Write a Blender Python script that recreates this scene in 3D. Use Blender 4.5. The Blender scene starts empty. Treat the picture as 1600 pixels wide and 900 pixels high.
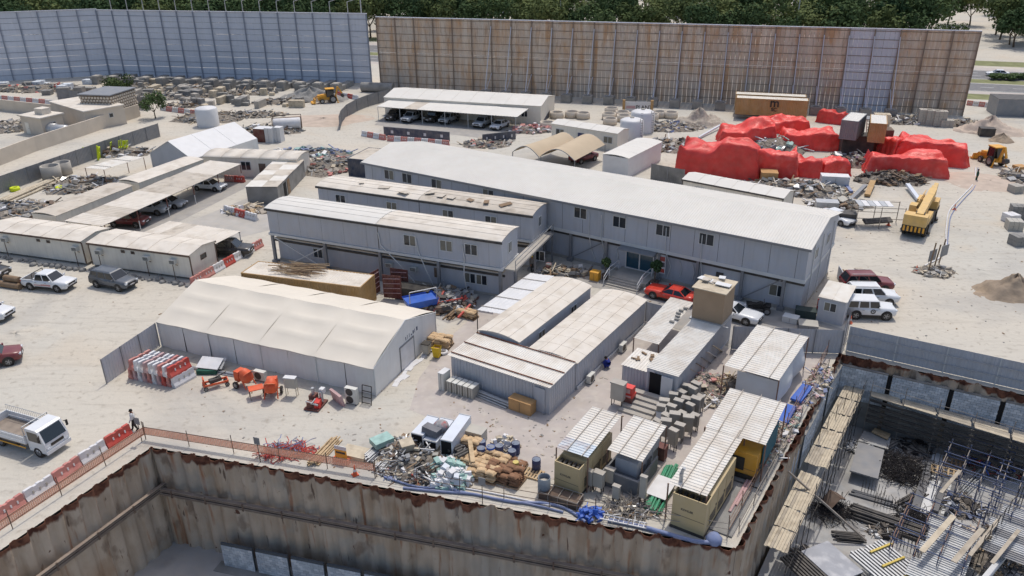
import bpy, math, random
from mathutils import Vector, Matrix
from mathutils.geometry import tessellate_polygon
random.seed(7)
R = math.radians
scene = bpy.context.scene
COL = scene.collection

# ------------------------------------------------------------------ camera
CAM_H, FOC, PITCH, ROLL = 33.0, 1242.0, R(24.9), R(-0.6)
cam_d = bpy.data.cameras.new('camera'); cam = bpy.data.objects.new('camera', cam_d); COL.objects.link(cam)
cam_d.sensor_fit = 'HORIZONTAL'; cam_d.sensor_width = 36.0; cam_d.lens = 36.0 * FOC / 1600.0
cam_d.clip_start = 0.5; cam_d.clip_end = 4000
cam.matrix_world = Matrix.Translation((0, 0, CAM_H)) @ Matrix.Rotation(math.pi/2 - PITCH, 4, 'X') @ Matrix.Rotation(ROLL, 4, 'Z')
scene.camera = cam
# ------------------------------------------------------------------ sky, sun, exposure
SUN_EL, SUN_AZ = R(66), R(70)          # azimuth counted from +X towards +Y
world = bpy.data.worlds.new('World'); scene.world = world; world.use_nodes = True
wn = world.node_tree; bgn = wn.nodes['Background']
sky = wn.nodes.new('ShaderNodeTexSky'); sky.sky_type = 'NISHITA'; sky.sun_disc = False
sky.sun_elevation = SUN_EL; sky.sun_rotation = math.pi/2 - SUN_AZ; sky.air_density = 1.0; sky.dust_density = 3.0; sky.ozone_density = 1.0
wn.links.new(sky.outputs[0], bgn.inputs[0]); bgn.inputs[1].default_value = 0.15
sun_d = bpy.data.lights.new('sun', 'SUN'); sun = bpy.data.objects.new('sun', sun_d); COL.objects.link(sun)
sun_d.energy = 2.2; sun_d.angle = R(0.6); sun_d.color = (1.0, 0.955, 0.875)
sd = Vector((math.cos(SUN_EL)*math.cos(SUN_AZ), math.cos(SUN_EL)*math.sin(SUN_AZ), math.sin(SUN_EL)))
sun.rotation_euler = sd.to_track_quat('Z', 'Y').to_euler(); sun.location = sd * 200
vs = scene.view_settings
vs.view_transform = 'Standard'; vs.look = 'None'; vs.gamma = 1; vs.exposure = 0.02; vs.use_curve_mapping = False
scene.cycles.max_bounces = 5; scene.cycles.diffuse_bounces = 3; scene.cycles.glossy_bounces = 2; scene.cycles.transmission_bounces = 2
scene.cycles.caustics_reflective = False; scene.cycles.caustics_refractive = False

def PR(q):
    """bearing of a site point (inverse of P)"""
    cp, sp = math.cos(PITCH), math.sin(PITCH); z = q.z-CAM_H; Z = q.y*cp-z*sp; u = FOC*q.x/Z; v = -FOC*(q.y*sp+z*cp)/Z
    return 800+u*math.cos(ROLL)-v*math.sin(ROLL), 450+u*math.sin(ROLL)+v*math.cos(ROLL)
# ------------------------------------------------------------------ survey helper: a point of the site from its bearing
def P(px, py, z=0.0):
    a, b = px-800.0, py-450.0
    u = (a*math.cos(ROLL)+b*math.sin(ROLL))/FOC; v = (-a*math.sin(ROLL)+b*math.cos(ROLL))/FOC
    cp, sp = math.cos(PITCH), math.sin(PITCH)
    d = Vector((u, cp-v*sp, -sp-v*cp)); t = (z-CAM_H)/d.z
    return Vector((d.x*t, d.y*t, z))
def ANG(a, b): return math.atan2(b.y-a.y, b.x-a.x)

# ------------------------------------------------------------------ materials
def lin(c):
    return tuple(((x/255.0)/12.92 if x/255.0 <= .04045 else ((x/255.0+.055)/1.055)**2.4) for x in c)
MATS = {}
def mat(name, col, rough=.75, var=.12, scale=.8, metal=0.0, dust=0.0, streak=0.0, bump=0.0, bscale=20.0, stain=None, stain_amt=0.0, stain_scale=.6, spec=.35):
    """col, stain: sRGB 0-255 albedo. var: brightness mottling; dust: sand-coloured film; streak: vertical run marks."""
    if name in MATS: return MATS[name]
    m = bpy.data.materials.new(name); m.use_nodes = True; nt = m.node_tree; N = nt.nodes; L = nt.links
    b = N['Principled BSDF']; b.inputs['Roughness'].default_value = rough; b.inputs['Metallic'].default_value = metal
    b.inputs['Specular IOR Level'].default_value = spec
    c = lin(col); geo = N.new('ShaderNodeNewGeometry'); cur = None
    def noise(sc, det=3, vec=None):
        n = N.new('ShaderNodeTexNoise'); n.inputs['Scale'].default_value = sc; n.inputs['Detail'].default_value = det
        L.new(vec or geo.outputs['Position'], n.inputs['Vector']); return n.outputs['Fac']
    def ramp(f, a, bb):
        r = N.new('ShaderNodeMapRange'); r.inputs[1].default_value = a; r.inputs[2].default_value = bb; L.new(f, r.inputs[0]); return r.outputs[0]
    def mix(f, A, B):
        x = N.new('ShaderNodeMix'); x.data_type = 'RGBA'
        if isinstance(f, float): x.inputs[0].default_value = f
        else: L.new(f, x.inputs[0])
        for i, q in ((6, A), (7, B)):
            if isinstance(q, tuple): x.inputs[i].default_value = (*q, 1)
            else: L.new(q, x.inputs[i])
        return x.outputs[2]
    def mul(f, k):
        x = N.new('ShaderNodeMath'); x.operation = 'MULTIPLY'; L.new(f, x.inputs[0]); x.inputs[1].default_value = k; return x.outputs[0]
    cur = c
    if var:
        cur = mix(ramp(noise(scale, 4), .3, .7), tuple(x*(1-var) for x in c), tuple(min(1, x*(1+var)) for x in c))
    if stain:
        cur = mix(mul(ramp(noise(stain_scale, 5), .5, .68), stain_amt), cur, lin(stain))
    if streak:
        mp = N.new('ShaderNodeMapping'); mp.inputs['Scale'].default_value = (2.2, 2.2, .18); L.new(geo.outputs['Position'], mp.inputs[0])
        cur = mix(mul(ramp(noise(1.6, 4, mp.outputs[0]), .48, .75), streak), cur, tuple(x*.55 for x in c))
    if dust:
        cur = mix(mul(ramp(noise(1.3, 5), .25, .75), dust), cur, lin((196, 182, 162)))
    if isinstance(cur, tuple): b.inputs['Base Color'].default_value = (*cur, 1)
    else: L.new(cur, b.inputs['Base Color'])
    if bump:
        bn = N.new('ShaderNodeBump'); bn.inputs['Strength'].default_value = bump; bn.inputs['Distance'].default_value = .05
        L.new(noise(bscale, 3), bn.inputs['Height']); L.new(bn.outputs[0], b.inputs['Normal'])
    MATS[name] = m; return m

# ------------------------------------------------------------------ mesh builder
class MB:
    def __init__(s): s.v = []; s.f = []; s.mi = []; s.cm = 0; s.sm = []; s.smooth = False
    def quad(s, a, b, c, d): s.poly([a, b, c, d])
    def poly(s, pts):
        i = len(s.v); s.v += [tuple(p) for p in pts]; s.f.append(tuple(range(i, i+len(pts)))); s.mi.append(s.cm); s.sm.append(s.smooth)
    def add(s, vs, fs):
        i = len(s.v); s.v += [tuple(p) for p in vs]
        for f in fs: s.f.append(tuple(i+k for k in f)); s.mi.append(s.cm); s.sm.append(s.smooth)
    def box(s, x0, x1, y0, y1, z0, z1):
        s.add([(x0,y0,z0),(x1,y0,z0),(x1,y1,z0),(x0,y1,z0),(x0,y0,z1),(x1,y0,z1),(x1,y1,z1),(x0,y1,z1)],
              [(3,2,1,0),(4,5,6,7),(0,1,5,4),(1,2,6,5),(2,3,7,6),(3,0,4,7)]); return s
    def obox(s, c, sx, sy, sz, rz=0.0, rx=0.0, ry=0.0):
        M = Matrix.Translation(c) @ Matrix.Rotation(rz,4,'Z') @ Matrix.Rotation(ry,4,'Y') @ Matrix.Rotation(rx,4,'X')
        q = [(a*sx/2,b*sy/2,d*sz/2) for d in (-1,1) for a,b in ((-1,-1),(1,-1),(1,1),(-1,1))]
        s.add([M @ Vector(p) for p in q], [(3,2,1,0),(4,5,6,7),(0,1,5,4),(1,2,6,5),(2,3,7,6),(3,0,4,7)]); return s
    def beam(s, a, b, w, h=None, up=(0,0,1)):
        a = Vector(a); b = Vector(b); h = h or w; d = (b-a)
        if d.length < 1e-6: return s
        d.normalize(); u = Vector(up)
        if abs(d.dot(u)) > .98: u = Vector((1,0,0))
        x = d.cross(u).normalized(); y = x.cross(d)
        q = [(-1,-1),(1,-1),(1,1),(-1,1)]
        s.add([a+x*(i*w/2)+y*(j*h/2) for i,j in q]+[b+x*(i*w/2)+y*(j*h/2) for i,j in q],
              [(3,2,1,0),(4,5,6,7),(0,1,5,4),(1,2,6,5),(2,3,7,6),(3,0,4,7)]); return s
    def tube(s, a, b, r, n=8, r2=None, cap=True):
        a = Vector(a); b = Vector(b); r2 = r if r2 is None else r2; d = (b-a)
        if d.length < 1e-6: return s
        d.normalize(); u = Vector((0,0,1)) if abs(d.z) < .95 else Vector((1,0,0))
        x = d.cross(u).normalized(); y = x.cross(d); vs = []
        for p, rr in ((a, r), (b, r2)):
            vs += [p+(x*math.cos(2*math.pi*k/n)+y*math.sin(2*math.pi*k/n))*rr for k in range(n)]
        o = s.smooth; s.smooth = n > 5
        s.add(vs, [(k, k+n, (k+1)%n+n, (k+1)%n) for k in range(n)]); s.smooth = o
        if cap: s.add(vs, [tuple(range(n)), tuple(range(2*n-1, n-1, -1))])
        return s
    def path(s, pts, r, n=6):
        for a, b in zip(pts[:-1], pts[1:]): s.tube(a, b, r, n)
        return s
    def lathe(s, prof, n=16, c=(0,0,0), M=None):
        vs = []
        for r, z in prof:
            for k in range(n):
                p = Vector((c[0]+r*math.cos(2*math.pi*k/n), c[1]+r*math.sin(2*math.pi*k/n), c[2]+z))
                vs.append(M @ p if M else p)
        fs = [(j*n+k, j*n+(k+1)%n, (j+1)*n+(k+1)%n, (j+1)*n+k) for j in range(len(prof)-1) for k in range(n)]
        o = s.smooth; s.smooth = True; s.add(vs, fs); s.smooth = o; return s
    def prism(s, poly, y0, y1, axis='y'):
        """extrude an x-z polygon along y (or y-z along x, or x-y along z)"""
        n = len(poly)
        f = {'y': lambda p, t: (p[0], t, p[1]), 'x': lambda p, t: (t, p[0], p[1]), 'z': lambda p, t: (p[0], p[1], t)}[axis]
        s.add([f(p, y0) for p in poly]+[f(p, y1) for p in poly], [(k, (k+1)%n, (k+1)%n+n, k+n) for k in range(n)]+[tuple(range(n-1,-1,-1)), tuple(range(n, 2*n))]); return s
    def sheet(s, o, u, v, pitch=.25, amp=.035, th=.012, lap=0):
        """ribbed sheet: o corner, u across the ribs, v along the ribs"""
        o = Vector(o); u = Vector(u); v = Vector(v); L = u.length; ud = u/L; nrm = u.cross(v).normalized()
        if nrm.z < 0: nrm = -nrm
        n = max(2, int(round(L/pitch))); p = L/n; xs = []
        for k in range(n): xs += [(k*p, 0), (k*p+.55*p, 0), (k*p+.66*p, amp), (k*p+.89*p, amp)]
        xs.append((L, 0)); a = [o+ud*x+nrm*z for x, z in xs]; b = [q+v for q in a]; m = len(a); dn = nrm*th
        vs = a+b+[q-dn for q in a]+[q-dn for q in b]
        fs = [(k, k+1, k+1+m, k+m) for k in range(m-1)]+[(2*m+k+m, 2*m+k+1+m, 2*m+k+1, 2*m+k) for k in range(m-1)]
        fs += [(2*m+k, 2*m+k+1, k+1, k) for k in range(m-1)]+[(m+k, m+k+1, 3*m+k+1, 3*m+k) for k in range(m-1)]
        fs += [(0, m, 3*m, 2*m), (2*m-1, m-1, 3*m-1, 4*m-1)]
        s.add(vs, fs); return s
    def mesh(s, name, mats):
        me = bpy.data.meshes.new(name); me.from_pydata(s.v, [], s.f)
        for m in (mats if isinstance(mats, (list, tuple)) else [mats]): me.materials.append(m)
        me.polygons.foreach_set('material_index', s.mi); me.polygons.foreach_set('use_smooth', s.sm); me.update(); return me
def link(name, data, parent=None, loc=None, rz=0.0):
    o = bpy.data.objects.new(name, data); COL.objects.link(o)
    if parent: o.parent = parent
    if loc is not None: o.location = loc
    if rz: o.rotation_euler = (0, 0, rz)
    return o
def obj(name, mb, m, parent=None, loc=None, rz=0.0): return link(name, mb.mesh(name, m), parent, loc, rz)
def tag(o, label, cat, group=None):
    o['label'] = label; o['category'] = cat
    if group: o['group'] = group
    return o
def thing(name, label, cat, loc=(0,0,0), rz=0.0, group=None):
    return tag(link(name, None, None, loc, rz), label, cat, group)
def struct(name, mb, m, parent=None, loc=None, rz=0.0):
    o = obj(name, mb, m, parent, loc, rz)
    if not parent: o['kind'] = 'structure'
    return o
def dup(root, loc=None, rz=None, label=None, group=None, parent=None):
    r = root.copy(); COL.objects.link(r)
    if parent: r.parent = parent
    if loc is not None: r.location = loc
    if rz is not None: r.rotation_euler = (root.rotation_euler[0], root.rotation_euler[1], rz)
    if label: r['label'] = label
    if group: r['group'] = group
    for ch in root.children: dup(ch, parent=r)
    return r
def rnd(a, b): return random.uniform(a, b)
# ------------------------------------------------------------------ palette
m_sand_wall = mat('render_sand', (206,194,178), .9, .08, .5, dust=.3)
m_grey = mat('grey_panel', (180,184,192), .6, .05, .4, dust=.22, streak=.22)
m_grey_rib = mat('grey_ribbed_sheet', (184,187,194), .55, .05, .4, dust=.25, streak=.25)
m_white_roof = mat('white_roof_sheet', (212,209,202), .6, .04, .3, dust=.2)
m_dusty_roof = mat('dusty_roof_sheet', (192,184,172), .8, .10, .5, dust=.5, stain=(128,116,102), stain_amt=.55, stain_scale=.9)
m_beige_roof = mat('beige_roof', (214,207,196), .8, .06, .5, dust=.4, stain=(160,148,132), stain_amt=.4)
m_rib_roof = mat('ribbed_white_roof', (222,219,212), .65, .07, .5, dust=.45, stain=(150,132,112), stain_amt=.35, stain_scale=.5)
m_beige = mat('beige_panel', (230,224,211), .7, .05, .4, dust=.2, streak=.25)
m_white = mat('white_paint', (212,212,212), .5, .04, 1.0, dust=.12)
m_trim = mat('white_trim', (206,208,208), .55, .05, 1.0, dust=.25)
m_dark = mat('dark_void', (24,24,26), .8, 0)  # near-black colour standing in for the shade inside openings
m_glass = mat('window_glass', (42,48,54), .08, 0, spec=.6)
m_blind = mat('curtained_glass', (112,110,100), .2, .1, 2, spec=.6)
m_glassb = mat('blue_glass', (38,74,92), .06, 0, spec=.6)
m_carglass = mat('car_glass', (26,32,38), .05, 0, spec=.8)
m_steel = mat('grey_steel', (126,130,136), .5, .08, 1.2, .2, dust=.2)
m_galv = mat('galvanised_steel', (176,179,182), .42, .10, 2.0, .45, dust=.2)
m_dsteel = mat('dark_steel', (58,58,60), .6, .15, 2, .2, dust=.15)
m_rust = mat('rusty_steel', (112,66,44), .9, .25, 2.5, stain=(70,42,32), stain_amt=.7, stain_scale=2)
m_brown = mat('brown_steel', (86,66,56), .85, .2, 2, dust=.25)
m_concrete = mat('concrete', (168,163,155), .9, .10, .9, bump=.3, dust=.2)
m_conc_d = mat('weathered_concrete', (140,138,134), .9, .15, .9, bump=.3, stain=(100,98,96), stain_amt=.5)
m_block = mat('concrete_block', (200,205,210), .95, .2, 1.7, bump=.3, bscale=30)
m_block2 = mat('concrete_block_dark', (178,185,192), .95, .2, 1.7, bump=.3, bscale=30)
m_mortar = mat('mortar', (84,88,92), .95, .1)
m_wood = mat('raw_timber', (188,164,130), .85, .15, 2.2, stain=(140,112,80), stain_amt=.5, stain_scale=2)
m_plank = mat('dusty_planks', (192,180,158), .9, .14, 2.2, dust=.4, stain=(130,112,90), stain_amt=.4, stain_scale=1.5)
m_oldwood = mat('old_timber', (126,102,78), .9, .2, 2.2, dust=.2)
m_cardboard = mat('cardboard', (186,146,100), .9, .12, 1.5)
m_ply = mat('plywood_panel', (162,140,116), .85, .06, .8)
m_orange = mat('orange_paint', (214,84,38), .55, .12, 2, dust=.18)
m_yellow = mat('yellow_paint', (222,160,40), .5, .10, 1.5, dust=.2)
m_craney = mat('crane_yellow', (214,176,104), .55, .10, 1.5, dust=.25)
m_red = mat('red_plastic', (186,58,50), .6, .12, 1.4, dust=.22)
m_redd = mat('faded_red_plastic', (190,118,112), .7, .12, 1.4, dust=.3)
m_pink = mat('pink_plastic', (186,150,152), .7, .1, 1.4, dust=.3)
m_whitep = mat('white_plastic', (214,214,216), .6, .08, 1.4, dust=.25)
m_tarp = mat('red_tarpaulin', (228,66,58), .45, .16, .7, dust=.06, bump=1.0, bscale=2.2, stain=(240,128,116), stain_amt=.5, stain_scale=.8)
m_tarp2 = mat('dark_red_tarpaulin', (214,58,52), .5, .14, .7, dust=.1, bump=.6, bscale=3.0)
m_maroon = mat('maroon_steel', (96,40,38), .7, .12, 1.2, dust=.2)
m_tan = mat('tan_steel', (190,170,128), .5, .05, .8, dust=.2)
m_cont_tan = mat('container_tan', (172,136,84), .65, .08, .8, dust=.25, streak=.25)
m_navy = mat('navy_steel', (50,62,84), .6, .1, .8, dust=.25)
m_drum = mat('blue_drum_paint', (34,52,100), .5, .12, 2, dust=.15)
m_blue = mat('blue_plastic', (36,92,184), .5, .1, 1.5, dust=.12)
m_bpipe = mat('blue_hose', (112,128,168), .6, .12, 1.2, dust=.25)
m_black = mat('black_rubber', (28,28,30), .75, .1, 3, dust=.12)
m_green = mat('green_plastic', (40,140,104), .6, .15, 2, dust=.2)
m_tent = mat('tent_fabric', (214,206,192), .7, .035, .25, dust=.15)
m_tentw = mat('tent_wall_fabric', (226,225,222), .75, .05, .4, dust=.15, streak=.15)
m_shade = mat('tan_shade_cloth', (188,170,144), .85, .05, .5)
m_bag = mat('tan_sacks', (196,168,132), .9, .15, 2.5, bump=.5, bscale=6)
m_brownsack = mat('brown_sacking', (134,100,76), .9, .2, 2.5, bump=.5, bscale=6)
m_pgreen = mat('pale_green_wrap', (150,180,172), .6, .2, 2.5)
m_greyp = mat('light_grey_enamel', (176,172,162), .55, .06, 1.5, dust=.15)
m_acw = mat('ac_casing', (208,208,202), .55, .05, 1.5, dust=.25)
m_tyre = m_black
m_rim = mat('wheel_rim', (150,152,156), .35, 0, metal=.6)
m_lamp = mat('lamp_lens', (220,224,228), .15, 0, spec=.7)
m_tail = mat('tail_lens', (150,20,20), .2, 0, spec=.6)
m_rubble = mat('rubble', (172,162,148), .95, .3, 2.2, dust=.2, bump=.4)
m_rubble_d = mat('dark_scrap', (92,86,80), .9, .4, 2.5)
m_soil = mat('brown_soil', (152,136,118), .98, .15, 1.2, bump=.8, bscale=3, stain=(178,156,130), stain_amt=.6)
m_soilr = mat('reddish_sand', (186,170,155), .98, .10, .8, bump=.6, bscale=2)
m_gravel = mat('grey_gravel', (140,138,134), .98, .18, 2.5, bump=.8, bscale=8)
m_asphalt = mat('asphalt', (104,106,110), .9, .08, .6, dust=.2)
m_roadw = mat('road_paint', (214,214,208), .7, .05)
m_dusty = mat('dusty_yard_concrete', (150,148,145), .95, .1, .7, dust=.3)
m_grass = mat('verge_grass', (122,124,86), .95, .25, .5)
m_paver = mat('pinkish_pavers', (176,168,163), .95, .08, .8, dust=.25, stain=(190,184,176), stain_amt=.7, stain_scale=1.2)
m_orangenet = mat('orange_mesh_net', (248,190,160), .8, .1, 1.0)
# ------------------------------------------------------------------ ground, pit, road
def ground_material():
    m = bpy.data.materials.new('sandy_ground'); m.use_nodes = True; nt = m.node_tree; N = nt.nodes; L = nt.links
    b = N['Principled BSDF']; b.inputs['Roughness'].default_value = .97; b.inputs['Specular IOR Level'].default_value = .15
    geo = N.new('ShaderNodeNewGeometry')
    def noise(sc, det=4, rot=None, st=(1,1,1), dist=0):
        mp = N.new('ShaderNodeMapping'); mp.inputs['Scale'].default_value = st
        if rot: mp.inputs['Rotation'].default_value = (0,0,rot)
        L.new(geo.outputs['Position'], mp.inputs[0])
        n = N.new('ShaderNodeTexNoise'); n.inputs['Scale'].default_value = sc; n.inputs['Detail'].default_value = det; n.inputs['Distortion'].default_value = dist
        L.new(mp.outputs[0], n.inputs['Vector']); return n.outputs['Fac']
    def rng(f, a, c, d=1.0):
        r = N.new('ShaderNodeMapRange'); r.inputs[1].default_value = a; r.inputs[2].default_value = c; r.inputs[4].default_value = d; L.new(f, r.inputs[0]); return r.outputs[0]
    def mix(f, A, B):
        x = N.new('ShaderNodeMix'); x.data_type = 'RGBA'; L.new(f, x.inputs[0])
        for i, q in ((6, A), (7, B)):
            if isinstance(q, tuple): x.inputs[i].default_value = (*lin(q), 1)
            else: L.new(q, x.inputs[i])
        return x.outputs[2]
    c = mix(rng(noise(.045, 5), .35, .65), (188,184,174), (195,187,173))
    c = mix(rng(noise(.11, 5, dist=.6), .52, .72, .55), c, (193,178,157))        # warmer sand
    c = mix(rng(noise(.07, 5, dist=.8), .52, .70, .7), c, (162,159,154))         # compacted grey
    c = mix(rng(noise(1.2, 3, R(-24), (.14, 1.1, 1), 1.2), .56, .80, .45), c, (156,149,139))   # wheel tracks one way
    c = mix(rng(noise(1.1, 3, R(40), (.16, 1.0, 1), 1.4), .57, .80, .4), c, (162,154,142))     # and the other
    c = mix(rng(noise(1.7, 6), .57, .72, .5), c, (142,133,121))                   # scuffs
    c = mix(rng(noise(9, 4), .62, .75, .3), c, (134,125,114))                     # pebbles
    L.new(c, b.inputs['Base Color'])
    bn = N.new('ShaderNodeBump'); bn.inputs['Strength'].default_value = .55; bn.inputs['Distance'].default_value = .12
    L.new(noise(2.2, 7), bn.inputs['Height']); L.new(bn.outputs[0], b.inputs['Normal']); return m
m_ground = ground_material()

EDGE = [P(0,872)+Vector((-3.0,-7,0)), P(0,868), P(82,806), P(236,699), P(400,725), P(630,761), P(800,795), P(947,822), P(1150,857), P(1205,751), P(1272,621), P(1311,552), P(1375,564), P(1500,590), P(1600,613)]
EDGE_L = Vector((-36.5, 22, 0)); EDGE_R = EDGE[-1] + (EDGE[-1]-EDGE[-2]).normalized()*30
cor_sw, cor_nw, cor_se, cor_ne = EDGE_L, EDGE[3], EDGE[8], EDGE[11]
pit_line = [cor_sw, cor_nw, cor_se, cor_ne, EDGE_R]
# drop the jitter: walls run straight between the four corners
outer = [(-1500,22),(-1500,2500),(1500,2500),(1500,EDGE_R.y),]
poly = [Vector((-1500,22,0)), Vector((-1500,2500,0)), Vector((1500,2500,0)), Vector((1500,EDGE_R.y,0)), EDGE_R, cor_ne, cor_se, cor_nw, cor_sw]
tri = tessellate_polygon([poly]); gb = MB()
gb.add(poly, [tuple(reversed(t)) if (poly[t[1]]-poly[t[0]]).cross(poly[t[2]]-poly[t[0]]).z < 0 else tuple(t) for t in tri])
struct('ground', gb, m_ground)
PIT_Z = -8.4; SLAB_Z = -6.2
pf = MB(); pf.quad((-60,-30,PIT_Z),(120,-30,PIT_Z),(120,75,PIT_Z),(-60,75,PIT_Z))
m_pitfloor = mat('pit_floor', (168,166,164), .95, .12, .35, dust=.3, stain=(120,118,116), stain_amt=.6, stain_scale=.25, bump=.5, bscale=3)
struct('pit_floor', pf, m_pitfloor)

def pile_material():
    m = bpy.data.materials.new('shotcreted_sheet_pile'); m.use_nodes = True; nt = m.node_tree; N = nt.nodes; L = nt.links
    b = N['Principled BSDF']; b.inputs['Roughness'].default_value = .92; b.inputs['Specular IOR Level'].default_value = .2
    geo = N.new('ShaderNodeNewGeometry'); sx = N.new('ShaderNodeSeparateXYZ'); L.new(geo.outputs['Position'], sx.inputs[0])
    def noise(sc, det=4, st=(1,1,1)):
        mp = N.new('ShaderNodeMapping'); mp.inputs['Scale'].default_value = st; L.new(geo.outputs['Position'], mp.inputs[0])
        n = N.new('ShaderNodeTexNoise'); n.inputs['Scale'].default_value = sc; n.inputs['Detail'].default_value = det; L.new(mp.outputs[0], n.inputs['Vector']); return n.outputs['Fac']
    def rng(f, a, c, d=1.0):
        r = N.new('ShaderNodeMapRange'); r.inputs[1].default_value = a; r.inputs[2].default_value = c; r.inputs[4].default_value = d; L.new(f, r.inputs[0]); return r.outputs[0]
    def mix(f, A, B):
        x = N.new('ShaderNodeMix'); x.data_type = 'RGBA'; L.new(f, x.inputs[0])
        for i, q in ((6, A), (7, B)):
            if isinstance(q, tuple): x.inputs[i].default_value = (*lin(q), 1)
            else: L.new(q, x.inputs[i])
        return x.outputs[2]
    c = mix(rng(noise(.5, 5), .35, .65), (176,159,140), (190,175,157))
    c = mix(rng(noise(.7, 5, (1.6,1.6,.25)), .5, .66, .75), c, (158,138,116))
    c = mix(rng(noise(.9, 5, (2.4,2.4,.2)), .60, .70, .9), c, (150,108,80))
    c = mix(rng(noise(1.5, 5, (2,2,.35)), .66, .70, .8), c, (84,68,58))
    c = mix(rng(noise(.35, 4), .52, .66, .6), c, (164,160,152))
    c = mix(rng(noise(.22, 5), .55, .68, .55), c, (150,122,96))
    c = mix(rng(noise(.6, 5, (1.2,1.2,.7)), .60, .68, .6), c, (112,94,80))
    c = mix(rng(noise(1.0, 3), .71, .74, .9), c, (82,44,32))
    ma = N.new('ShaderNodeMath'); ma.operation = 'MULTIPLY_ADD'; L.new(noise(.42, 5, (1.2,1.2,.5)), ma.inputs[0]); ma.inputs[1].default_value = 3.2; L.new(sx.outputs[2], ma.inputs[2])
    c = mix(rng(ma.outputs[0], 1.12, 1.30), c, mix(rng(noise(2, 3), .4, .6), (84,54,44), (124,84,66)))
    L.new(c, b.inputs['Base Color'])
    bn = N.new('ShaderNodeBump'); bn.inputs['Strength'].default_value = .6; bn.inputs['Distance'].default_value = .08
    L.new(noise(2.5, 5), bn.inputs['Height']); L.new(bn.outputs[0], b.inputs['Normal']); return m
m_pile = pile_material()
def pile_meshes(depth):
    out = []
    for k in range(4):
        mb = MB(); w = .7; n = 8; cols = []
        prof = [(0,0),(.10,0),(.17,.20),(.25,.30),(.45,.30),(.53,.20),(.60,0),(.70,0)]
        top = [.05, .08, .13, .03][k]; rr = random.Random(k)
        for x, y in prof:
            col = [(x, y, top + rr.uniform(-.02,.02))]
            for z in (-1.0,-2.2,-3.6,-5.2,-6.8,-depth): col.append((x, y*(1-.35*min(1,-z/2.5))+rr.uniform(-.03,.03) if y else rr.uniform(-.02,.02)*0, z))
            cols.append(col)
        vs = [p for c in cols for p in c]; h = len(cols[0])
        mb.smooth = True
        mb.add(vs, [(i*h+j, i*h+j+1, (i+1)*h+j+1, (i+1)*h+j) for i in range(len(cols)-1) for j in range(h-1)])
        mb.smooth = False
        # back plate so that the pile has thickness above ground
        mb.add([(x, y-.03, cols[i][0][2]) for i, (x, y) in enumerate(prof)]+[(x, y-.03, -1.0) for x, y in prof], [(i, i+1, 8+i+1, 8+i) for i in range(7)])
        mb.add([cols[i][0] for i in range(8)]+[(x, y-.03, cols[i][0][2]) for i, (x, y) in enumerate(prof)], [(i+1, i, 8+i, 8+i+1) for i in range(7)])
        out.append(mb.mesh('sheet_pile', m_pile))
    return out
PM = pile_meshes(8.6)
def pile_wall(a, b, label, flip=False):
    """piles from a to b; the pit lies on the right-hand side when walking a -> b (local -y)"""
    t = thing('sheet_pile_wall', label, 'retaining wall', a, ANG(a, b))
    n = int((b-a).length/1.12); k = (b-a).length/(n*.7)
    for i in range(n):
        o = link('sheet_pile', random.choice(PM), t, (i*.7*k+.7*k, -.02, 0)); o.rotation_euler = (0,0,math.pi); o.scale = (k,1,1)
    return t
pw1 = pile_wall(cor_sw, cor_nw, 'rusty sheet pile wall coated with shotcrete, left side of the pit below the red and white barriers')
pw2 = pile_wall(cor_nw, cor_se, 'long rusty sheet pile wall coated with shotcrete, front face below the scrap and generators')
pw3 = pile_wall(cor_se, cor_ne, 'rusty sheet pile wall facing the timber walkway beside the white tank')
pw4 = pile_wall(cor_ne, EDGE_R, 'dark rusty sheet pile wall below the grey hoarding at the right')
# walers
def waler(a, b, z, label):
    t = thing('waler_beam', label, 'steel beam', a+Vector((0,0,z)), ANG(a, b)); L = (b-a).length
    for dz, nm in ((.16,'upper_channel'), (-.16,'lower_channel')):
        mb = MB(); mb.box(0, L, -.75, -.45, dz-.04, dz+.04); mb.box(0, L, -.75, -.70, dz-.09, dz+.09); obj(nm, mb, m_wal, t)
    x = 1.5
    while x < L-.5:
        mb = MB(); mb.box(x-.07, x+.07, -.80, -.2, -.28, -.20); mb.box(x-.05, x+.05, -.78, -.70, -.28, .30); mb.poly([(x,-.7,-.25),(x,-.25,-.25),(x,-.25,-.7)]); obj('bracket', mb, m_brown, t); x += rnd(2.4, 3.0)
m_wal = mat('waler_steel', (132,118,108), .85, .2, 1.5, dust=.3)
waler(cor_sw, cor_nw, -3.0, 'rusty twin channel waler along the left pit wall'); waler(cor_nw, cor_se, -3.2, 'rusty twin channel waler along the long front pit wall')
# blockwork panels at the foot of the long wall
def block_panel(t, x0, x1, z0, z1, yf, bl=.42, bh=.21, gap=.018, as_objs=True, ext=0.0):
    mb0 = MB(); mb0.box(x0, x1, yf+.02, yf+.18, z0, z1-.02); obj('mortar_bed', mb0, m_mortar, t)
    nr = int((z1-z0)/bh); out = []
    for r in range(nr):
        x = x0 - (bl/2 if r % 2 else 0)
        while x < x1-.02:
            a, b = max(x, x0), min(x+bl, x1); x += bl
            if b-a < .08: continue
            out.append((a+gap/2, b-gap/2, z0+r*bh+gap/2, z0+(r+1)*bh-gap/2))
    full = {}
    for a, b, c, d in out:
        k = (round(b-a, 3), random.randint(0, 1))
        if as_objs:
            if k not in full:
                mb = MB(); mb.box(0, b-a, 0, .2, 0, d-c); full[k] = mb.mesh('block', m_block if k[1] else m_block2)
            link('block', full[k], t, (a, yf-rnd(0,.02), c))
        else:
            kk = k[1]
            full.setdefault(kk, MB()).box(a, b, yf-rnd(0,.015), yf+.1, c, d)
    if not as_objs:
        for kk, mb in full.items(): o = obj('blocks', mb, m_block if kk else m_block2, t); o['kind'] = 'stuff'
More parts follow.
